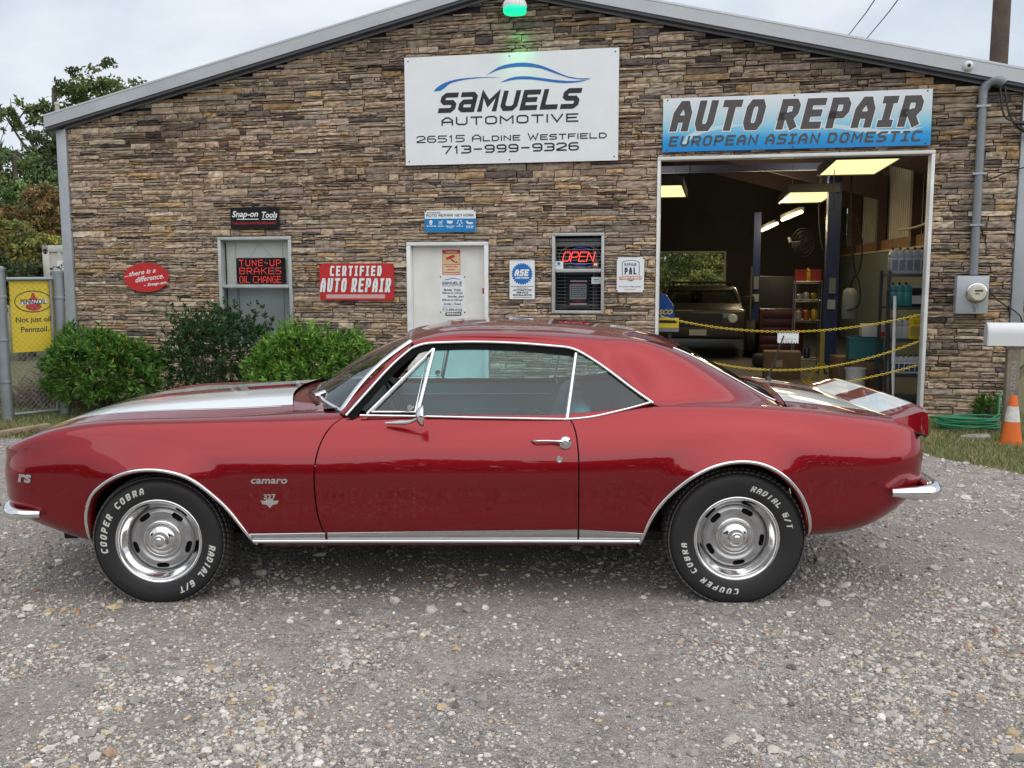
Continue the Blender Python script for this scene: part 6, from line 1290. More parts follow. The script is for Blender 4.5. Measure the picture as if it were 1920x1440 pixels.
for i, (du, k_, c_, h_, nm) in enumerate([(-.30, 3, (.35, .33, .30), .10, 'pale can on the upper wire shelf, left'), (-.05, 3, (.45, .44, .42), .13, 'silver can on the upper wire shelf'), (.25, 3, (.30, .24, .03), .12, 'mustard can on the upper wire shelf, right'), (-.32, 2, (.36, .34, .30), .16, 'pale can on the middle wire shelf, left'), (-.02, 2, (.42, .11, .02), .17, 'orange can on the middle wire shelf'), (.28, 2, (.45, .33, .02), .19, 'yellow can on the middle wire shelf, right'), (.05, 1, (.02, .03, .09), .20, 'navy can on the low wire shelf')]):
    t_ = bthing('spray_can', RCU + du * RW, RKV - .05, ZF + rz_[k_] + .012, nm, 'can'); x = MB(); x.lathe([(0, 0), (.05, 0), (.052, .01), (.052, h_ * .8), (.04, h_ * .88), (.02, h_ * .9), (.018, h_), (0, h_)], 16, Matrix.Rotation(R_(-90), 4, 'X')); x.build('can_shell', mat('can_paint_%d' % i, c_, .35, .3), t_, smooth=40)
# wall fan, gas cylinder, hoses, crate, boxes, jack stand
u_, z_ = inb(1503, 455, 6.6); fan = bthing('wall_fan', u_, 6.6, z_, 'black round wall fan high between the lift column and the tube lights', 'fan', rz=R_(35)); x = MB()
for r in (.26, .20, .13, .06): x.tube([(r * math.cos(a), -.06 + r * .1, r * math.sin(a)) for a in np.linspace(0, 2 * math.pi, 29)[:-1]], .006, 4, closed=True)
for k_ in range(16): a = k_ * math.pi / 8; x.tube([(0, -.07, 0), (.26 * math.cos(a), -.035, .26 * math.sin(a))], .003, 4)
x.build('guard', mat('fan_black', (.004, .004, .004), .6), fan); x = MB()
for k_ in range(4): a = k_ * math.pi / 2 + .3; x.add([(.03 * math.cos(a - .4), 0, .03 * math.sin(a - .4)), (.23 * math.cos(a - .3), .02, .23 * math.sin(a - .3)), (.23 * math.cos(a + .4), -.03, .23 * math.sin(a + .4)), (.03 * math.cos(a + .5), 0, .03 * math.sin(a + .5))], [(0, 1, 2, 3)])
x.build('blades', mat('fan_blade', (.03, .03, .032), .5), fan); x = MB(); x.tube([(0, .02, 0), (0, .3, 0), (.2, .6, .1)], .03, 8); x.build('bracket', DARK, fan)
u_, z0 = inb(1592, 598, 4.0); zt = inb(1592, 540, 4.0)[1]; cyl = bthing('wall_cylinder', u_, 4.0, z0, 'pale grey cylinder strapped beside the near lift column', 'cylinder'); hh = zt - z0; x = MB(); x.lathe([(0, 0), (.10, .0), (.115, .03), (.115, hh * .8), (.10, hh * .92), (.05, hh), (0, hh)], 24, Matrix.Rotation(R_(-90), 4, 'X')); x.build('shell', mat('cyl_grey', (.22, .235, .23), .5), cyl, smooth=40); x = MB(); x.tube(curve([(.0, -.02, hh), (.05, -.1, hh + .2), (.14, -.1, hh * .7), (.06, -.14, hh * .35), (-.06, -.12, hh * .3)], 16), .012, 6); x.build('hose', DARK, cyl)
u_, z0 = inb(1652, 660, 2.0); cr = bin_('plastic_crate', u_ - .22, 2.0, ZF + .46, .44, .32, .30, mat('crate_teal', (.012, .10, .11), .5), 'dark teal plastic crate left of the bolt shelving', 'crate')
bx = MB(); t_ = bthing('parts_box', u_ - .12, 2.0, ZF + .77, 'white printed carton on the teal crate', 'box'); bx.box(-.16, .16, -.12, .12, 0, .17); bx.build('carton', mat('carton_white', (.46, .44, .42), .6, var=.1), t_, bevel=.004); bx = MB(); bx.box(.05, .16, -.1225, -.1205, .0, .07); bx.build('print', INKR, t_)
def carton(u, v, z, w_, d_, h_, label, rz=0):
    t_ = bthing('cardboard_box', u, v, z, label, 'box', rz=rz); x = MB(); x.box(-w_ / 2, w_ / 2, -d_ / 2, d_ / 2, 0, h_); x.build('carton', mat('cardboard', (.12, .072, .035), .8, var=.15), t_, bevel=.006); x = MB(); x.box(-w_ / 2, w_ / 2, -.03, .03, h_ + .0005, h_ + .002); x.box(-.10, .0, -d_ / 2 - .002, -d_ / 2 - .0005, h_ * .45, h_ * .7); x.build('tape', mat('tape_tan', (.30, .22, .13), .4), t_)
ub_, zb_ = inb(1465, 690, 3.6); carton(ub_, 3.6, ZF, .55, .42, .42, 'brown cardboard box on the floor below the hanging chain sign'); carton(inb(1590, 700, 2.4)[0], 2.4, ZF, .42, .4, .46, 'brown cardboard box under the teal crate', .2); carton(inb(1650, 700, 2.05)[0] - .2, 2.05, ZF, .44, .34, .45, 'brown cardboard box holding up the teal crate')
u_, _ = inb(1540, 690, 2.6); js = bthing('jack_stand', u_, 2.6, ZF, 'yellow lift arm stand on the floor by the blue column', 'stand'); YP = mat('yellow_paint', (.26, .18, .01), .45); x = MB(); x.box(-.03, .03, -.03, .03, .05, .80); x.build('upright', YP, js); x = MB(); x.box(-.25, .25, -.18, .18, 0, .05); x.bar((-.22, 0, .05), (0, 0, .35), .05, .05); x.bar((.22, 0, .05), (0, 0, .35), .05, .05); x.build('foot', YP, js)
# broom and white pipe leaning by the shelves
u_, _ = inb(1668, 700, .55); t_ = bthing('broom', u_, .55, ZF, 'black handled broom leaning in front of the shelves', 'broom'); x = MB(); x.tube([(.03, 0, .06), (-.03, .22, 1.42)], .016, 8); x.build('broomstick', DARK, t_); x = MB(); x.box(-.12, .16, -.03, .03, -.0, .09); x.build('head', mat('broom_head', (.05, .05, .05), .9), t_, bevel=.01)
u_, _ = inb(1676, 700, .75); t_ = bthing('white_pipe', u_, .75, ZF, 'white plastic pipe standing behind the broom', 'pipe'); x = MB(); x.tube([(.0, 0, 0), (.0, .16, 1.35)], .022, 10); x.build('tube', WTRIM, t_, smooth=50)
# advertising board at the left jamb
u0_, z1_ = inb(1236, 552, .9); u1_, z0_ = inb(1272, 622, .9); bd2 = bthing('display_board', (u0_ + u1_) / 2 - .1, .9, z0_, 'blue and yellow product display board at the left side of the bay', 'display'); w_ = (u1_ - u0_) / 2 + .1; h_ = z1_ - z0_; x = MB()
x.box(-w_, w_, 0, .15, 0, .05); x.build('tray', mat('tray_grey', (.25, .26, .27), .5), bd2); x = MB(); x.box(-w_, w_, 0, .14, .051, h_ * .36); x.build('yellow_front', INKY, bd2); x = MB(); x.prism([(-w_, h_ * .36), (w_ * .75, h_ * .36), (w_ * .68, h_ * .70), (w_ * .25, h_), (-w_, h_)], lambda a, b, d: (a, d, b), .02, .12); x.build('blue_header', mat('display_blue', (.01, .07, .30), .4), bd2)
x = MB(); v, f = text_geo('SCO', .085, shear=.3, bold=.002); x.add([(a + w_ * .25, .0185, b + h_ * .52) for a, b in v], f); x.build('lettering', INKY, bd2); x = MB(); x.box(-w_, w_ * .9, -.003, -.001, h_ * .23, h_ * .31); x.build('stripe', INK, bd2)
for q in (-.5, .5): x = MB(); x.box(w_ * q - .02, w_ * q + .02, .05, .09, -(z0_ - ZF), 0); x.build('leg', SH, bd2)
# three yellow chains across the opening
CHY = mat('chain_yellow', (.62, .46, .05), .45)
def chain(A, Mid, B, label, v=.06):
    a, m_, b = [np.array(inb(*q, v)) for q in (A, Mid, B)]; 
    # parabola through the three points
    co = np.polyfit([a[0], m_[0], b[0]], [a[1], m_[1], b[1]], 2); us = np.linspace(a[0], b[0], 400); zz_ = np.polyval(co, us); s_ = np.r_[0, np.cumsum(np.hypot(np.diff(us), np.diff(zz_)))]; n_ = int(s_[-1] / .030); t_ = bthing('barrier_chain', a[0], v, a[1], label, 'chain', 'yellow plastic chains across the bay'); x = MB()
    for i in range(n_):
        u, z = np.interp((i + .5) * s_[-1] / n_, s_, us), np.interp((i + .5) * s_[-1] / n_, s_, zz_); u2, z2 = np.interp((i + .6) * s_[-1] / n_, s_, us), np.interp((i + .6) * s_[-1] / n_, s_, zz_); d = np.array((u2 - u, 0, z2 - z)); d /= np.linalg.norm(d); nn_ = np.array((-d[2], 0, d[0])) if i % 2 == 0 else np.array((0, 1.0, 0)); c = np.array((u - a[0], 0, z - a[1]))
        x.tube([c + d * .0205 * math.cos(t) * (1.0) + nn_ * .0115 * math.sin(t) for t in np.linspace(0, 2 * math.pi, 11)[:-1]], .0042, 4, closed=True)
    x.build('links', CHY, t_, smooth=60)
    for e_ in (a, b): x = MB(); x.tube([(e_[0] - a[0], 0, e_[1] - a[1] - .01), (e_[0] - a[0], -.02, e_[1] - a[1] + .02), (e_[0] - a[0], .02, e_[1] - a[1] + .02)], .006, 6); x.build('hook', BRUSH, t_)
    return t_
chain((1240, 594), (1480, 622), (1724, 590), 'uppermost yellow chain across the bay, carrying the small white sign'); chain((1240, 650), (1500, 693), (1722, 640), 'middle yellow chain sagging across the bay'); chain((1240, 748), (1560, 722), (1720, 685), 'lowest yellow chain, seen only at the right of the bay')
a = inb(1458, 623, .06); b = inb(1497, 644, .06); t_ = bthing('chain_sign', (a[0] + b[0]) / 2, .06, b[1], 'small white sign with black striped border hanging on the upper chain', 'sign'); x = MB(); w_ = (b[0] - a[0]) / 2; h_ = a[1] - b[1]; x.box(-w_, w_, -.004, .0, 0, h_); x.build('panel', PANW, t_)
x = MB()
for k_ in range(8): x.box(-w_ + w_ * 2 * (k_ + .1) / 8, -w_ + w_ * 2 * (k_ + .6) / 8, -.006, -.005, 0, .012); x.box(-w_ + w_ * 2 * (k_ + .1) / 8, -w_ + w_ * 2 * (k_ + .6) / 8, -.006, -.005, h_ - .012, h_)
x.build('border', INK, t_); x = MB()
for z_, t2_ in ((.38, 'CUSTOMERS NOT ALLOWED'), (.19, 'IN WORK AREA')): v, f = text_geo(t2_, .016); x.add([(p * (w_ * 1.6 / max(.01, np.ptp(np.array(v)[:, 0]))) if z_ > .3 else p, -.0055, h_ * z_ + q) for p, q in v], f)
x.build('lettering', INK, t_)
# small clutter on the workshop walls
x = MB(); a = inb(1600, 430, 2.6); t_ = bthing('wall_pipe', 5.60, 1.0, 2.33, 'pale conduit pipe running along the timber on the right wall', 'pipe'); x.tube(curve([(0, -.8, .0), (0, .3, .02), (0, 1.6, .0), (.0, 2.6, -.06), (.02, 5.0, -.06)], 24), .022, 8); x.build('tube', mat('pipe_tan', (.42, .34, .20), .5), t_, smooth=50)
x = MB(); t_ = bthing('wall_cable', 5.64, 1.0, 1.90, 'black cable looping down the green wall behind the shelves', 'cable'); x.tube(curve([(0, -.5, .15), (0, .6, .22), (.0, 1.4, .05), (0, 1.75, -.05), (0, 1.8, -.5), (0, 1.95, -.9)], 24), .008, 5); x.build('cable_run', DARK, t_)
t_ = bthing('flag_strip', inb(1402, 540, 9.5)[0], 9.5, inb(1402, 560, 9.5)[1], 'small orange striped rag hanging left of the far lift column', 'rag'); x = MB(); x.prism([(0, 0), (.14, .05), (.20, .52), (.05, .50)], lambda a, b, d: (a, d, b), 0, .02); x.build('cloth', mat('rag_orange', (.32, .06, .025), .8), t_)
t_ = bthing('tool_cabinet', inb(1462, 660, 7.0)[0], 7.0, ZF, 'dark red tool cabinet deep in the workshop behind the chain sign', 'cabinet'); x = MB(); x.box(-.40, .40, -.25, .25, .1, .95); x.build('carcass', mat('cabinet_red', (.05, .008, .008), .4), t_, bevel=.01)
for k_ in range(5): x = MB(); x.box(-.36, .36, -.27, -.251, .16 + k_ * .155, .29 + k_ * .155); x.build('drawer', mat('cabinet_red'), t_, bevel=.006)
t_ = bthing('machine_cabinet', inb(1455, 540, 9.0)[0], 9.0, ZF, 'tall black machine cabinet between the two lift columns', 'cabinet'); x = MB(); x.box(-.45, .45, -.3, .3, 0, 1.55); x.build('carcass', mat('cabinet_black', (.015, .017, .02), .5), t_, bevel=.01); x = MB(); x.box(-.2, .0, -.315, -.301, .72, .86); x.build('card', mat('card_pale'), t_)

# more clutter, each piece its own thing
def bucket(u, v, col, label):
    t_ = bthing('bucket', u, v, ZF, label, 'bucket'); x = MB(); x.lathe([(0, .0), (.11, .0), (.14, .34), (.146, .34), (.146, .36), (.135, .36), (.125, .02)], 24, RXB); x.build('pail', mat(*col), t_, smooth=40); x = MB(); x.tube(curve([(-.14, 0, .33), (-.09, -.12, .24), (.09, -.12, .24), (.14, 0, .33)], 12), .004, 5); x.build('bail', WIRE, t_)
RXB = Matrix.Rotation(R_(-90), 4, 'X')
bucket(inb(1590, 690, 3.2)[0], 3.2, ('pail_blue', (.02, .05, .16), .5), 'blue bucket on the floor behind the near lift column'); bucket(inb(1605, 690, 1.7)[0], 1.7, ('pail_white', (.42, .42, .40), .5), 'white bucket near the cartons by the shelves')
t_ = bthing('spare_tyre', inb(1445, 690, 5.4)[0], 5.4, ZF, 'black spare tyre lying flat beside the cardboard box', 'tyre'); x = MB(); x.lathe([(.17, .02), (.20, 0), (.29, 0), (.32, .04), (.32, .17), (.29, .21), (.20, .21), (.17, .19)], 32, RXB, close=True); x.build('casing', mat('tyre_rubber'), t_, smooth=50)
t_ = bthing('floor_jack_pole', inb(1406, 600, 7.6)[0], 7.6, ZF, 'bright chrome pole standing left of the far lift column', 'pole'); x = MB(); x.tube([(0, 0, 0), (.01, 0, 1.75)], .022, 10); x.build('tube', WIRE, t_, smooth=50); x = MB(); x.box(-.12, .12, -.12, .12, 0, .04); x.build('foot', DARK, t_)
for i, (px, v, dz, lb) in enumerate([(1588, 4.2, .0, 'black air hose looped on the right of the near lift column'), (1530, 6.8, .25, 'black cable hanging from the beam left of the near lift column'), (1560, 3.0, .6, 'black drop cord hanging in front of the near lift column'), (1290, 3.4, .5, 'thin black cord hanging by the left ceiling panel')]):
    u, _ = inb(px, 500, v); zt = 2.6 + dz * .6; t_ = bthing('hanging_hose', u, v, zt, lb, 'hose'); x = MB(); x.tube(curve([(0, 0, 1.4), (.02, 0, .3), (.05, -.02, -.5), (.16, -.02, -1.1 + dz), (.22, 0, -.7), (.12, .02, -.2)] if i < 2 else [(0, 0, 1.6), (.03, 0, .5), (-.02, 0, -.2), (.01, 0, -.5)], 26), .014 if i < 2 else .006, 6); x.build('hose_line', DARK, t_)
# ------------------------------------------------------------------ plants
def leaves(C, D, L, W, col, jitter=.25):               # one folded leaf per row: base C, direction D (unit), length L, width W
    n = len(C); D = D / np.linalg.norm(D, axis=1, keepdims=True); r = rng.normal(0, 1, (n, 3)); S = np.cross(D, r); S /= np.linalg.norm(S, axis=1, keepdims=True); Nn = np.cross(S, D)
    L, W = np.asarray(L).reshape(-1, 1), np.asarray(W).reshape(-1, 1); mid = C + D * L * .5; tip = C + D * L - Nn * L * .10
    V = np.stack([C, mid + S * W * .5 + Nn * W * .12, tip, mid - S * W * .5 + Nn * W * .12], 1).reshape(-1, 3); F_ = np.arange(n * 4).reshape(n, 4)
    Cc = np.ones((n, 4)); Cc[:, :3] = col; return V, F_, np.repeat(Cc, 4, 0)
def pick(pal, p, n, lo=.75, hi=1.2): return np.array(pal)[rng.choice(len(pal), n, p=p)] * rng.uniform(lo, hi, (n, 1))
LEAF = leaf_mat('leaf', .30); BARK = mat('bark', (.085, .068, .052), .9, var=.3, vscale=6, bump=.5, bscale=20)
def bush(c, rad, n_sh, k, L, W, pal, p, label, seed, up=.5, loose=0.0, name='shrub'):
    global rng; keep = rng; rng = np.random.default_rng(seed)
    t_ = thing(name, (c[0], c[1], float(gz(c[0], c[1]))), 0, label, 'bush'); base = np.array([c[0], c[1], float(gz(c[0], c[1]))])
    d = rng.normal(0, 1, (n_sh, 3)); d /= np.linalg.norm(d, axis=1, keepdims=True); d[:, 2] = np.where(d[:, 2] < -.55, -d[:, 2], d[:, 2]); lump = .72 + .52 * vnoise(d[:, 0] * 2 + c[0], d[:, 1] * 2 + d[:, 2] * 2.3, 1.6, seed); tuft = rng.random(n_sh) < .06; lump = np.where(tuft, lump * 1.12, lump)
    rr = np.where(rng.random(n_sh) < .72, rng.uniform(.84, 1.03, n_sh), rng.uniform(.45, .85, n_sh)) * lump; rr *= 1 + loose * rng.random(n_sh) ** 4 * np.clip(d[:, 2] + .3, 0, 1)
    cz = c[2] - base[2]; P = d * np.array(rad) * rr[:, None] + [0, 0, cz]; P = P[P[:, 2] > .02]; d = d[:len(P)] if False else (P - [0, 0, cz]) / np.array(rad); d /= np.linalg.norm(d, axis=1, keepdims=True); m_ = len(P)
    ax = d + np.array([0, 0, up]) + rng.normal(0, .35, (m_, 3)); ax /= np.linalg.norm(ax, axis=1, keepdims=True)
    A = np.repeat(ax, k, 0); Pk = np.repeat(P, k, 0); s_ = rng.normal(0, 1, (m_ * k, 3)); s_ -= A * (s_ * A).sum(1, keepdims=True); s_ /= np.linalg.norm(s_, axis=1, keepdims=True)
    tz = rng.uniform(.35, 1.0, (m_ * k, 1)); D = A * tz + s_ * (1 - tz * .55); Pk = Pk - A * rng.uniform(0, .05, (m_ * k, 1))
    shade = np.repeat(rng.uniform(.7, 1.25, (m_, 1)), k, 0); col = pick(pal, p, m_ * k) * shade
    V, F_, Cc = leaves(Pk, D, rng.uniform(.7, 1.15, m_ * k) * L, rng.uniform(.8, 1.2, m_ * k) * W, col); big_mesh('foliage', V, F_, LEAF, t_, colors=Cc)
    x = MB()
    for i in range(26):
        q = P[rng.integers(m_)] * .86; q[2] = max(q[2], .15); x.tube(curve([(rng.normal(0, .06), rng.normal(0, .06), -.02), q * .5 + [0, 0, .05], q], 6), [.014, .012, .010, .008, .006, .004], 5)
    x.build('stems', BARK, t_); rng = keep; return t_
GRN = [(.080, .196, .029), (.123, .275, .043), (.051, .123, .023), (.189, .334, .065), (.406, .362, .043)]
b1 = at(190, 705, 11.5); bush((b1[0], 11.5, .33), (.66, .58, .56), 1750, 8, .088, .023, GRN, [.32, .28, .25, .13, .02], 'bright green bushy shrub at the left corner, in front of the fence and oval sign', 31)
b3 = at(583, 712, 11.6); bush((b3[0], 11.6, .32), (.78, .52, .56), 1700, 8, .088, .023, [(.109, .246, .035), (.174, .362, .051), (.065, .152, .026), (.261, .450, .080), (.406, .362, .043)], [.30, .30, .22, .16, .02], 'light green rounded shrub below the red certified sign', 33)
b2 = at(408, 690, 12.0); bush((b2[0], 12.0, .42), (.72, .42, .62), 1500, 7, .058, .022, [(.032, .090, .026), (.051, .123, .032), (.020, .055, .017), (.087, .160, .051)], [.38, .27, .25, .10], 'dark green loose shrub with thin shoots under the window', 35, up=.9, loose=.45)
bw_ = at(1848, 790, 11.0); bush((bw_[0], 11.0, -.02), (.16, .12, .16), 140, 6, .06, .016, GRN, [.3, .3, .3, .08, .02], 'small weed clump by the wall behind the mailbox post', 37, name='weed_clump')
def tree(px, pz, y, blobs, leaf, n_leaf, pal, p, label, seed, trunk_r=.16, lean=0, name='tree', group=None, base=None):   # blobs: (dx, dy, z, rx, ry, rz) in metres from the trunk
    global rng; keep = rng; rng = np.random.default_rng(seed); x0 = at(px, 500, y)[0] if base is None else base; zb = float(gz(x0, y)) - .05; t_ = thing(name, (x0, y, zb), 0, label, 'tree', group); x = MB()
    hi = max(b[2] for b in blobs); sp = [(0, 0, 0), (lean * .3, .05, hi * .35), (lean * .7, -.05, hi * .7), (lean, 0, hi)]; x.tube(curve(sp, 12), np.linspace(trunk_r, trunk_r * .3, 12), 9)
    ends = []
    for b in blobs:
        c = np.array(b[:3]); s0 = curve(sp, 40)[int(np.clip(c[2] / hi * 26, 6, 34))]; x.tube(curve([s0, (s0 + c) / 2 + [0, 0, -.08 * b[3]], c], 8), np.linspace(trunk_r * .42, trunk_r * .12, 8), 6)
        for i in range(7):
            e = c + rng.normal(0, .5, 3) * np.array(b[3:6]); x.tube(curve([c * .9 + s0 * .1, (c + e) / 2 + rng.normal(0, .05, 3), e], 5), np.linspace(trunk_r * .12, trunk_r * .04, 5), 4); ends.append((e, b))
    x.build('trunk', BARK, t_, smooth=60); tot = sum(b[3] * b[4] * b[5] for b in blobs) ; V_, F__, C_ = [], [], []; o = 0
    for b in blobs:
        m_ = int(n_leaf * b[3] * b[4] * b[5] / tot) + 20; ncl = max(9, m_ // 46); cd = rng.normal(0, 1, (ncl, 3)); cd /= np.linalg.norm(cd, axis=1, keepdims=True); cc = cd * (rng.random((ncl, 1)) ** .45) * np.array(b[3:6]) + np.array(b[:3]); cs = rng.uniform(.08, .19, (ncl, 1)) * (b[3] + b[5]) / 2
        k = rng.integers(ncl, size=m_); P = cc[k] + rng.normal(0, .62, (m_, 3)) * cs[k] * [1.1, 1.1, .75]; D = rng.normal(0, 1, (m_, 3)) + [0, 0, -.25]
        tone = rng.uniform(.62, 1.30, (ncl, 1)); col = pick(pal, p, ncl, .9, 1.1)[k] * .55 + pick(pal, p, m_) * .45; col = col * tone[k]
        v, f, c_ = leaves(P, D, rng.uniform(.7, 1.3, m_) * leaf, rng.uniform(.7, 1.2, m_) * leaf * .55, col); V_.append(v); F__.append(f + o); C_.append(c_); o += len(v)
    big_mesh('crown', np.concatenate(V_), np.concatenate(F__), LEAF, t_, colors=np.concatenate(C_)); rng = keep; return t_
OAK = [(.109, .162, .048), (.162, .217, .061), (.070, .104, .039), (.283, .261, .077)]; POAK = [.36, .28, .24, .12]
def zz(py, y): return float(at(960, py, y)[2])
def xx(px, y): return float(at(px, 500, y)[0])
Y_ = 27.0; x0 = xx(120, Y_)
tree(120, 0, Y_, [(xx(215, Y_) - x0, 0, zz(150, Y_), 1.15, .9, .70), (xx(160, Y_) - x0, .3, zz(170, Y_), .8, .8, .55), (xx(110, Y_) - x0, 0, zz(195, Y_), .7, .8, .50), (xx(45, Y_) - x0, 0, zz(192, Y_), .52, .6, .40), (xx(130, Y_) - x0, 0, zz(215, Y_), .8, .7, .35), (xx(25, Y_) - x0, .2, zz(208, Y_), .35, .4, .3)], .135, 4300, OAK, POAK, 'tall thin branched oak reaching above the left end of the roof', 51, trunk_r=.20)
Y_ = 24.0; x0 = xx(40, Y_)
tree(40, 0, Y_, [(xx(5, Y_) - x0, 0, zz(300, Y_), 1.0, 1, .9), (xx(45, Y_) - x0, .2, zz(330, Y_), .9, 1, .8), (xx(20, Y_) - x0, 0, zz(390, Y_), 1.1, 1.1, .9), (xx(-40, Y_) - x0, 0, zz(360, Y_), 1.0, 1, 1.2), (xx(15, Y_) - x0, -.2, zz(265, Y_), .35, .4, .35)], .125, 9000, [(.120, .207, .061), (.174, .283, .087), (.077, .131, .043), (.261, .304, .099)], [.38, .28, .22, .12], 'mid green bushy tree at the far left edge behind the fence', 52)
Y_ = 25.5; x0 = xx(100, Y_)
tree(100, 0, Y_, [(xx(95, Y_) - x0, 0, zz(280, Y_), .75, .8, .9), (xx(112, Y_) - x0, 0, zz(320, Y_), .7, .8, 1.0), (xx(100, Y_) - x0, 0, zz(250, Y_), .5, .5, .45), (xx(120, Y_) - x0, 0, zz(380, Y_), .8, .8, .9)], .125, 6500, [(.077, .113, .048), (.109, .152, .061), (.048, .074, .030), (.174, .186, .065)], [.4, .28, .22, .10], 'dark green tree directly beside the left corner of the shop roof', 53)
Y_ = 21.0; x0 = xx(85, Y_)
tree(85, 0, Y_, [(xx(90, Y_) - x0, 0, zz(365, Y_), .60, .6, .50), (xx(60, Y_) - x0, 0, zz(395, Y_), .6, .6, .42), (xx(110, Y_) - x0, .2, zz(410, Y_), .6, .6, .45), (xx(100, Y_) - x0, 0, zz(345, Y_), .32, .4, .3)], .105, 4800, [(.27, .165, .065), (.30, .20, .08), (.20, .17, .055), (.13, .145, .05)], [.36, .26, .22, .16], 'rust orange autumn tree in front of the greener trees at left', 54, trunk_r=.10)
Y_ = 19.5; x0 = xx(50, Y_)
tree(50, 0, Y_, [(xx(30, Y_) - x0, 0, zz(430, Y_), .75, .7, .42), (xx(85, Y_) - x0, 0, zz(450, Y_), .7, .7, .40), (xx(-10, Y_) - x0, 0, zz(455, Y_), .8, .7, .45), (xx(50, Y_) - x0, 0, zz(480, Y_), .9, .7, .45)], .10, 6500, [(.478, .370, .065), (.326, .304, .065), (.162, .207, .055), (.099, .131, .043)], [.24, .26, .28, .22], 'low yellow green tree just above the container at left', 55, trunk_r=.08)
Y_ = 18.6; x0 = xx(30, Y_)
tree(30, 0, Y_, [(xx(20, Y_) - x0, 0, zz(520, Y_), .9, .6, .5), (xx(-60, Y_) - x0, 0, zz(500, Y_), 1.0, .6, .6), (xx(70, Y_) - x0, .3, zz(505, Y_), .6, .5, .42)], .10, 7000, [(.061, .091, .035), (.087, .131, .043), (.039, .061, .025), (.186, .196, .065)], [.4, .26, .24, .10], 'dark low tree right behind the yellow fence sign', 56, trunk_r=.08)
YG = [(.150, .195, .045), (.255, .270, .068), (.090, .128, .033), (.390, .360, .105)]
for i, (px, y, pl_, s_, lb) in enumerate([(1258, 36, [.35, .25, .32, .08], 61, 'olive green tree behind the shop, at the left of the rear opening'), (1318, 37.5, [.22, .34, .16, .28], 62, 'yellowish tree behind the shop, in the middle of the rear opening'), (1372, 36.5, [.25, .30, .15, .30], 63, 'golden green tree behind the shop, at the right edge of the rear opening')]):
    tree(px, 0, y, [(0, 0, 2.6, 1.5, 1.2, 1.6), (-.5, .3, 1.2, 1.4, 1.2, 1.1), (.6, -.2, 1.4, 1.3, 1.2, 1.2), (.2, 0, 4.0, 1.2, 1.1, 1.0)], .13, 10000, YG, pl_, lb, s_, trunk_r=.12)
tree(1948, 0, 30, [(0, 0, 2.5, 1.6, 1.4, 1.5), (.3, 0, 3.8, 1.2, 1.2, 1.0), (-.2, .3, 1.4, 1.3, 1.2, 1.0)], .22, 4500, OAK, POAK, 'green tree at the far right edge beyond the corner of the shop', 64)
# the dense wood across the road, behind the viewer, that the paint mirrors
n_ = 15000; xw = rng.uniform(-60, 60, n_); hw = 5.0 + 3.6 * vnoise(xw, xw * 0, .16, 5) + 2.2 * vnoise(xw, xw * 0, .6, 6); zw = rng.random(n_) ** .8 * hw; yw = -27 + rng.normal(0, 1.2, n_) - 2 * (zw / 8)
V, F_, Cc = leaves(np.stack([xw, yw, zw], 1), rng.normal(0, 1, (n_, 3)), rng.uniform(.7, 1.4, n_), rng.uniform(.5, .9, n_), pick([(.03, .045, .018), (.045, .06, .022), (.02, .03, .012)], [.4, .3, .3], n_)); tag(big_mesh('woodland', V, F_, LEAF, colors=Cc), kind='stuff')
# ------------------------------------------------------------------ fence, board, container
GALV = mat('galvanised', (.26, .29, .31), .45, .45, var=.12, vscale=6)
fp1 = at(10, 782, 1.0); yF = 11.05
g1 = at(18, 782, yF); g2 = at(112, 740, 11.5); zt1 = at(8, 500, yF)[2]; zt2 = at(108, 505, 11.5)[2]; gz1, gz2 = float(gz(g1[0], yF)), float(gz(g2[0], 11.5))
def post(x, y, z0, z1, r, label):
    t_ = thing('fence_post', (x, y, z0), 0, label, 'fence post', 'galvanised fence posts at left'); q = MB(); q.tube([(0, 0, -.05), (0, 0, z1 - z0 - .03)], r, 20); q.build('pipe', GALV, t_, smooth=50); q = MB(); q.lathe([(r + .006, 0), (r + .006, .03), (r * .7, .055), (0, .062)], 20, Matrix.Translation((0, 0, z1 - z0 - .05)) @ Matrix.Rotation(R_(-90), 4, 'X')); q.build('cap', GALV, t_, smooth=40)
    for f_ in (.25, .52, .80): q = MB(); q.lathe([(r + .004, 0), (r + .008, .004), (r + .008, .026), (r + .004, .03)], 20, Matrix.Translation((0, 0, (z1 - z0) * f_)) @ Matrix.Rotation(R_(-90), 4, 'X')); q.build('band', GALV, t_)
post(at(6, 640, yF)[0], yF, gz1, zt1, .062, 'thick grey fence post at the left image edge, left of the yellow board'); post(at(113, 600, 11.5)[0], 11.5, gz2, zt2, .060, 'grey fence post between the yellow board and the shop corner')
pa_, pb_ = np.array([at(6, 640, yF)[0], yF]), np.array([at(113, 600, 11.5)[0], 11.5]); dF = (pb_ - pa_); LF = np.linalg.norm(dF); dF /= LF; angF = math.atan2(dF[1], dF[0])
zr1 = float(at(60, 523, 11.2)[2]) - (-.14)
t_ = thing('chain_link_gate', (pa_[0], pa_[1], -.14), angF, 'grey chain link gate panel in front of the yellow oil board', 'gate'); q = MB(); q.tube([(.07, 0, zr1), (LF - .06, 0, zr1)], .022, 10); q.tube([(.07, 0, .06), (LF - .06, 0, .06)], .018, 8); q.tube([(LF - .09, 0, .06), (LF - .09, 0, zr1)], .016, 8); q.build('rail', GALV, t_, smooth=50)
q = MB(); x0, x1, z0, z1, p_ = .08, LF - .10, .07, zr1 - .02, .064
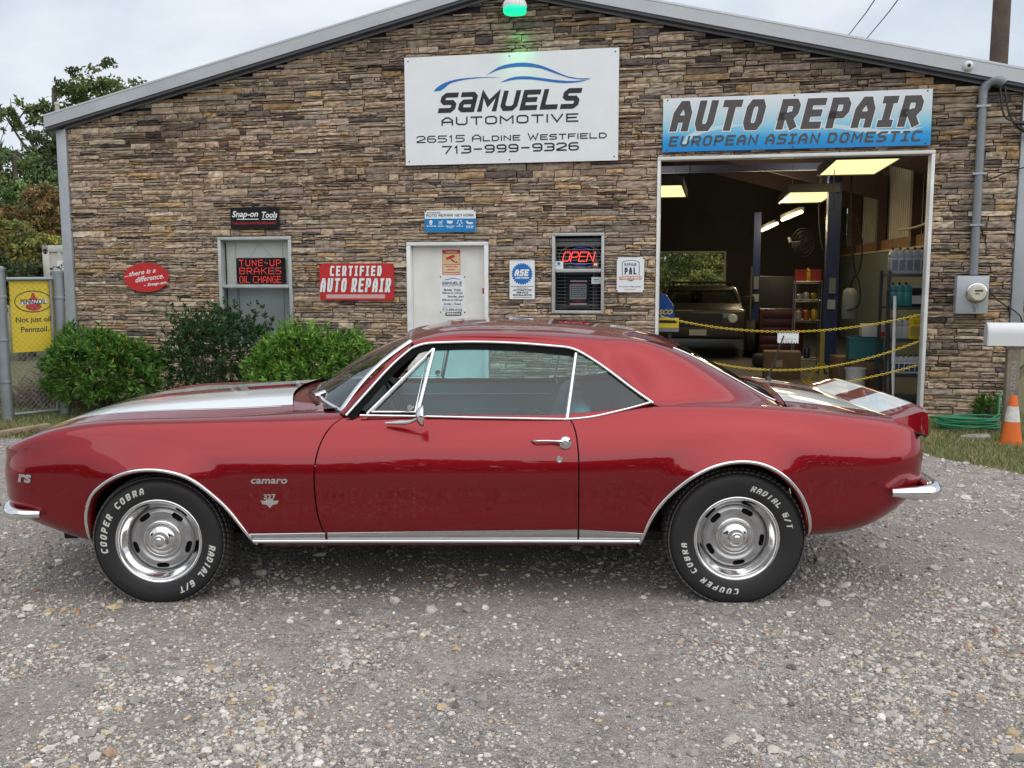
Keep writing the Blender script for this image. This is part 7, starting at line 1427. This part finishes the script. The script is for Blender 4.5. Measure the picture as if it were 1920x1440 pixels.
for k_ in range(-40, 60):
    for sgn in (1, -1):
        c0 = x0 + k_ * p_; pts = []
        za, zb2 = z0, z1; xa = c0; xb = c0 + sgn * (z1 - z0)
        if sgn > 0: t0, t1 = max(0, (x0 - xa)), min(z1 - z0, x1 - xa)
        else: t0, t1 = max(0, xa - x1), min(z1 - z0, xa - x0)
        if t1 - t0 > .03: q.tube([(xa + sgn * t0, .003 * sgn, z0 + t0), (xa + sgn * t1, .003 * sgn, z0 + t1)], .0017, 4)
q.build('wire_mesh', GALV, t_)
t_ = thing('gate_frame_edge', (at(-4, 640, yF)[0] - .05, yF - .05, gz1), 0, 'dark grey gate frame tube cut by the left image edge', 'gate frame'); q = MB(); q.tube([(0, 0, .05), (0, 0, .95)], .028, 10); q.tube([(0, 0, .93), (-.6, 0, .93)], .028, 10); q.tube([(0, 0, .35), (-.6, 0, .35)], .022, 10); q.build('tube', GALV, t_, smooth=50)
cA, cB = at(12, 527, 11.25), at(99, 656, 11.55); t_ = thing('oil_board', ((pa_[0] + pb_[0]) / 2 - .03 * math.sin(angF) * 0 + .01, (pa_[1] + pb_[1]) / 2 + .045, cB[2]), angF, 'bright yellow motor oil board behind the chain link', 'sign'); w_ = LF / 2 - .070; h_ = cA[2] - cB[2]; q = MB(); q.box(-w_, w_, 0, .01, 0, h_); q.build('panel', mat('oil_yellow', (.78, .58, .012), .45), t_)
fy = lambda l: (lambda a, b: (a, -.002 - .001 * l, b))
q = MB(); q.flat([(w_ * .83 * math.cos(a), h_ * .71 + h_ * .155 * math.sin(a)) for a in np.linspace(0, 6.2832, 49)[:-1]], fy(0)); q.build('oval_ring', INK, t_); q = MB(); q.flat([(w_ * .79 * math.cos(a), h_ * .71 + h_ * .140 * math.sin(a)) for a in np.linspace(0, 6.2832, 49)[:-1]], fy(1)); q.build('oval_field', MATS['oil_yellow'], t_)
q = MB(); q.flat([(-w_ * .06, h_ * .83), (w_ * .06, h_ * .83), (w_ * .10, h_ * .77), (w_ * .22, h_ * .745), (w_ * .36, h_ * .63), (w_ * .20, h_ * .59), (0, h_ * .575), (-w_ * .20, h_ * .59), (-w_ * .36, h_ * .63), (-w_ * .22, h_ * .745), (-w_ * .10, h_ * .77)], fy(2)); q.build('bell_emblem', INKR, t_)
def line_on(t_, name, txt, cx, cz, hh, ww, m_, l, bold=.02, mb=None):
    v, f = text_geo(txt, hh / .7, bold=bold * hh); v = np.array(v); v[:, 0] = (v[:, 0] - (v[:, 0].max() + v[:, 0].min()) / 2) * ww / np.ptp(v[:, 0]); q = MB(); q.add([(cx + a, -.002 - .001 * l, cz + b) for a, b in v], f); return q.build(name, m_, t_)
q = MB(); q.flat([(-w_ * .60, h_ * .665), (w_ * .60, h_ * .69), (w_ * .60, h_ * .745), (-w_ * .60, h_ * .72)], fy(3)); q.build('name_band', INKW, t_)
line_on(t_, 'name_lettering', 'PENNZOIL', 0, h_ * .705, .055, w_ * 1.14, INK, 4, .04); line_on(t_, 'slogan', 'Not just oil,', 0, h_ * .455, .062, w_ * 1.62, INK, 2, .02); line_on(t_, 'slogan', 'Pennzoil.', 0, h_ * .315, .062, w_ * 1.22, INK, 2, .02)
q = MB(); t_ = thing('brush_pile', (at(90, 720, 12.2)[0], 12.3, float(gz(-6, 12.3))), 0, 'heap of dry brown straw and sticks behind the gate', 'pile')
n_ = 2600; a = rng.random(n_) * 6.28; r = np.sqrt(rng.random(n_)); P = np.stack([r * np.cos(a) * .8, r * np.sin(a) * .35, rng.random(n_) * .72 * (1 - r * .75)], 1); D = np.stack([rng.normal(.8, .5, n_), rng.normal(0, .4, n_), rng.normal(-.7, .3, n_)], 1); V, F_, Cc = leaves(P, D, rng.uniform(.15, .5, n_), rng.uniform(.006, .014, n_), pick([(.20, .15, .10), (.13, .095, .06), (.28, .22, .15), (.06, .045, .03)], [.35, .3, .2, .15], n_)); big_mesh('straw', V, F_, LEAF, t_, colors=Cc)
cy = 19.0; c0 = at(78, 460, cy); ctn = thing('shipping_container', (c0[0], cy, float(gz(c0[0], cy))), -.1, 'white shipping container half hidden behind the left corner of the shop', 'container'); H_ = c0[2] - float(gz(c0[0], cy)); CW = mat('container_white', (.58, .57, .52), .5, var=.08, vscale=2); q = MB(); corrug(q, (.12, .04), (5.8, .04), .16, H_ - .12, .28, .035); q.box(.10, 5.9, .06, 2.4, .12, H_ - .04); q.build('wall', CW, ctn)
q = MB(); q.box(0, .14, 0, .14, 0, H_); q.box(0, 6, 0, .10, H_ - .13, H_); q.box(0, 6, 0, .10, 0, .15); q.build('frame', CW, ctn, bevel=.01); q = MB(); q.lathe([(.03, .0), (.045, .004), (.05, 0)], 16, Matrix.Translation((.07, -.003, H_ - .12))); q.box(.05, .09, -.003, -.0015, H_ - .16, H_ - .08); q.build('corner_casting', DARK, ctn)
sA, sB = at(105, 495, cy - .1), at(140, 572, cy - .1); q = MB(); q.box(sA[0] - c0[0], sA[0] - c0[0] + 1.6, -.02, -.008, sB[2] - float(gz(c0[0], cy)), sA[2] - float(gz(c0[0], cy)) + .06); bn = thing('container_banner', tuple(ctn.location), -.1, 'white banner with black letters hung on the container', 'banner'); q.build('sheet', PANW, bn)
zb_ = sB[2] - float(gz(c0[0], cy)); q = MB(); stroke_text(q, 'SaMUELS', lambda a, b, l: (sA[0] - c0[0] + .08 + a, -.022 - .0005 * l, zb_ + .34 + b), .15, .26, .07, shear=.2); stroke_text(q, 'AUTOMOTIVE', lambda a, b, l: (sA[0] - c0[0] + .10 + a, -.022 - .0005 * l, zb_ + .07 + b), .11, .17, .025); q.build('lettering', INK, bn)
# mulch strip, timber edging
t_ = thing('mulch_bed', (at(40, 800, 9.9)[0], 10.0, 0), 0, 'reddish bark mulch patch edged with timber at the lower left', 'mulch'); n_ = 900; P = np.stack([rng.normal(.15, .38, n_), rng.normal(.1, .16, n_), np.zeros(n_)], 1); P[:, 2] = ground_h(P[:, 0] + t_.location[0], P[:, 1] + 10.0) + rng.random(n_) * .02; V, F_, Cc = leaves(P, np.stack([rng.normal(0, 1, n_), rng.normal(0, 1, n_), rng.normal(0, .25, n_)], 1), rng.uniform(.03, .09, n_), rng.uniform(.01, .022, n_), pick([(.16, .055, .03), (.24, .10, .055), (.10, .04, .025)], [.4, .3, .3], n_)); big_mesh('chips', V, F_, LEAF, t_, colors=Cc)
a, b = at(0, 822, 9.6), at(90, 795, 10.4); t_ = thing('timber_edging', (a[0], 9.6, 0), 0, 'weathered timber edging along the mulch at the lower left', 'edging'); q = MB(); q.bar((-.3, -.3, float(gz(a[0], 9.6)) + .02), (b[0] - a[0], .8, float(gz(b[0], 10.4)) + .03), .09, .07); q.build('beam', mat('weathered_wood', (.30, .23, .16), .85, var=.25, vscale=8), t_, bevel=.008)
# ------------------------------------------------------------------ right side: mailbox, cone, hose, slab, pole, wires
MB_ = at(1892, 790, 9.95); mz = float(gz(MB_[0], 9.95)); t_ = thing('mailbox', (MB_[0], 9.95, mz), R_(-14), 'white arched mailbox on a weathered wooden post with vertical house number', 'mailbox'); WP = mat('post_wood', (.21, .175, .135), .85, var=.28, vscale=9, bump=.4, bscale=30)
ztop = float(at(1870, 605, 9.95)[2]) - mz; zbot = float(at(1870, 648, 9.95)[2]) - mz; xl = float(at(1853, 620, 9.95)[0]) - MB_[0]
q = MB(); q.box(-.06, .06, -.06, .06, -.05, zbot - .005); q.bar((.05, 0, zbot - .32), (.30, 0, zbot - .04), .07, .07); q.box(-.08, .42, -.07, .07, zbot - .03, zbot - .002); q.build('post', WP, t_, bevel=.005)
hw_ = .085; pr = [(-hw_, zbot), (hw_, zbot), (hw_, zbot + (ztop - zbot) * .5)] + [(hw_ * math.cos(a), zbot + (ztop - zbot) * .55 + (ztop - zbot) * .45 * math.sin(a)) for a in np.linspace(0, math.pi, 13)] + [(-hw_, zbot + (ztop - zbot) * .5)]
q = MB(); q.prism(pr, lambda a, b, d: (d, a, b), xl + .012, xl + .50); q.build('box', mat('mailbox_white', (.70, .71, .72), .35), t_, smooth=35); q = MB(); q.prism([(a * 1.02, b) for a, b in pr], lambda a, b, d: (d, a, b), xl, xl + .010); q.build('door', mat('mailbox_door', (.55, .57, .60), .3), t_)
q = MB(); numz = zbot - .16
for ch in '26515':
    V, f = stroke_geo(ch, .05, .085, .013); q.add([(-.025 + a, -.063 - .0004 * l, numz - .085 + b) for a, b, l in V], f); numz -= .105
q.build('house_number', mat('number_silver', (.42, .42, .41), .4, .5), t_)
cpos = at(1896, 824, 9.35); cz = float(gz(cpos[0], 9.35)); t_ = thing('traffic_cone', (cpos[0], 9.35, cz), .2, 'orange traffic cone with worn white collar beside the mailbox post', 'cone'); hC = float(at(1896, 742, 9.35)[2]) - cz; OR = mat('cone_orange', (.72, .14, .015), .5, var=.06); RX = Matrix.Rotation(R_(-90), 4, 'X'); rC = lambda f: .102 + (.032 - .102) * f
q = MB(); q.lathe([(.132, 0), (.132, .012), (rC(.03), .016), (rC(.48), hC * .48)], 32, RX); q.build('cone_body', OR, t_, smooth=40); q = MB(); q.lathe([(rC(.79), hC * .79), (rC(.965), hC * .965), (.030, hC), (.02, hC), (.02, hC * .9)], 32, RX); q.build('cone_tip', OR, t_, smooth=40); q = MB(); q.lathe([(rC(.48) + .002, hC * .48), (rC(.79) + .002, hC * .79)], 32, RX); q.build('collar', mat('cone_white', (.62, .60, .57), .5, var=.18, vscale=30), t_, smooth=40)
hp = at(1812, 806, 10.3); hz = float(gz(hp[0], 10.3)); t_ = thing('garden_hose', (hp[0], 10.3, hz), 0, 'coiled green garden hose lying on the grass against the stone wall', 'hose'); q = MB(); pts = []
for i in range(240):
    a = i / 240 * 2 * math.pi * 7; rx_ = .34 - .03 * math.sin(a * .31) - .05 * ((i // 34) % 3) / 2; pts.append((rx_ * math.cos(a) + .04 * math.sin(i * .05), rx_ * .55 * math.sin(a), .025 + .022 * (i / 34) * .8 + .012 * math.sin(a * 1.7)))
pts += [(.36, .05, .16), (.40, .12, .25), (.45, .20, .36), (.48, .25, .42), (.53, .25, .41), (.55, .24, .36)]; q.tube(curve(pts[::2], 420), .0115, 7); q.build('hose_coil', mat('hose_green', (.012, .19, .085), .4), t_, smooth=60); q = MB(); q.tube([(.55, .24, .37), (.565, .235, .30), (.57, .23, .26)], [.014, .018, .012], 8); q.build('nozzle', DARK, t_)
q = MB(); a = at(1835, 822, 9.7); t_ = thing('paving_stone', (a[0], 9.75, float(gz(a[0], 9.75))), .3, 'flat grey stone in the grass in front of the hose', 'stone'); q.prism([(.18 * math.cos(k_) * (1 + .15 * math.sin(3 * k_)), .09 * math.sin(k_)) for k_ in np.linspace(0, 6.2832, 13)[:-1]], lambda a, b, d: (a, b, d), -.02, .035); q.build('slab', mat('slab_stone', (.30, .27, .24), .9, var=.2), t_, bevel=.01)
p0, p1 = at(1872, 126, 22.0), at(1876, -60, 22.0); t_ = thing('utility_pole', (p0[0] - .03, 22.0, -.15), 0, 'brown wooden utility pole rising behind the right end of the roof', 'pole'); q = MB(); q.tube([(0, 0, -.1), (.02, 0, 4), (.04, 0, 11)], [.205, .20, .17], 18); q.build('shaft', mat('pole_wood', (.085, .060, .048), .85, var=.3, vscale=5, bump=.4, bscale=14), t_, smooth=60)
for i, (A, B, lb) in enumerate((((1586, 70), (1642, -10), 'upper left thin overhead wire crossing the sky above the roof'), ((1620, 76), (1690, -16), 'right hand thin overhead wire crossing the sky above the roof'))):
    a, b = at(*A, 26), at(*B, 17); a, b = a - (b - a) * .5, b + (b - a) * 1.0; t_ = thing('overhead_wire', tuple(a), 0, lb, 'wire'); q = MB(); q.tube([(0, 0, 0), tuple((b - a) / 2 - [0, 0, .08]), tuple(b - a)], .011, 5); q.build('strand', CAB, t_)
p0 = at(107, 200, 15.6); zg_ = float(gz(p0[0], 15.6)); t_ = thing('flag_pole', (p0[0], 15.6, zg_), 0, 'slim pale pole standing up behind the left end of the roof', 'pole'); q = MB(); q.tube([(0, 0, -.05), (0, 0, float(at(107, 197, 15.6)[2]) - zg_)], .035, 10); q.build('shaft', mat('pipe_pale', (.42, .40, .33), .6), t_, smooth=50); q = MB(); q.lathe([(.0, .05), (.03, .045), (.042, .02), (.042, 0)], 12, Matrix.Translation((0, 0, float(at(107, 197, 15.6)[2]) - zg_)) @ Matrix.Rotation(R_(-90), 4, 'X')); q.build('cap', MATS['pipe_pale'], t_)
n_ = 16000; xw = rng.uniform(-95, 95, n_); hw = 3.6 + 2.8 * vnoise(xw, xw * 0, .14, 8) + 1.6 * vnoise(xw, xw * 0, .5, 9); zw = rng.random(n_) ** .85 * hw; yw = 66 + rng.normal(0, 1.5, n_) + 2 * (zw / 8)
V, F_, Cc = leaves(np.stack([xw, yw, zw], 1), rng.normal(0, 1, (n_, 3)), rng.uniform(.7, 1.3, n_), rng.uniform(.5, .8, n_), pick([(.06, .085, .03), (.09, .11, .04), (.045, .06, .025), (.14, .13, .045)], [.36, .3, .22, .12], n_)); tag(big_mesh('woodland', V, F_, LEAF, colors=Cc), kind='stuff')
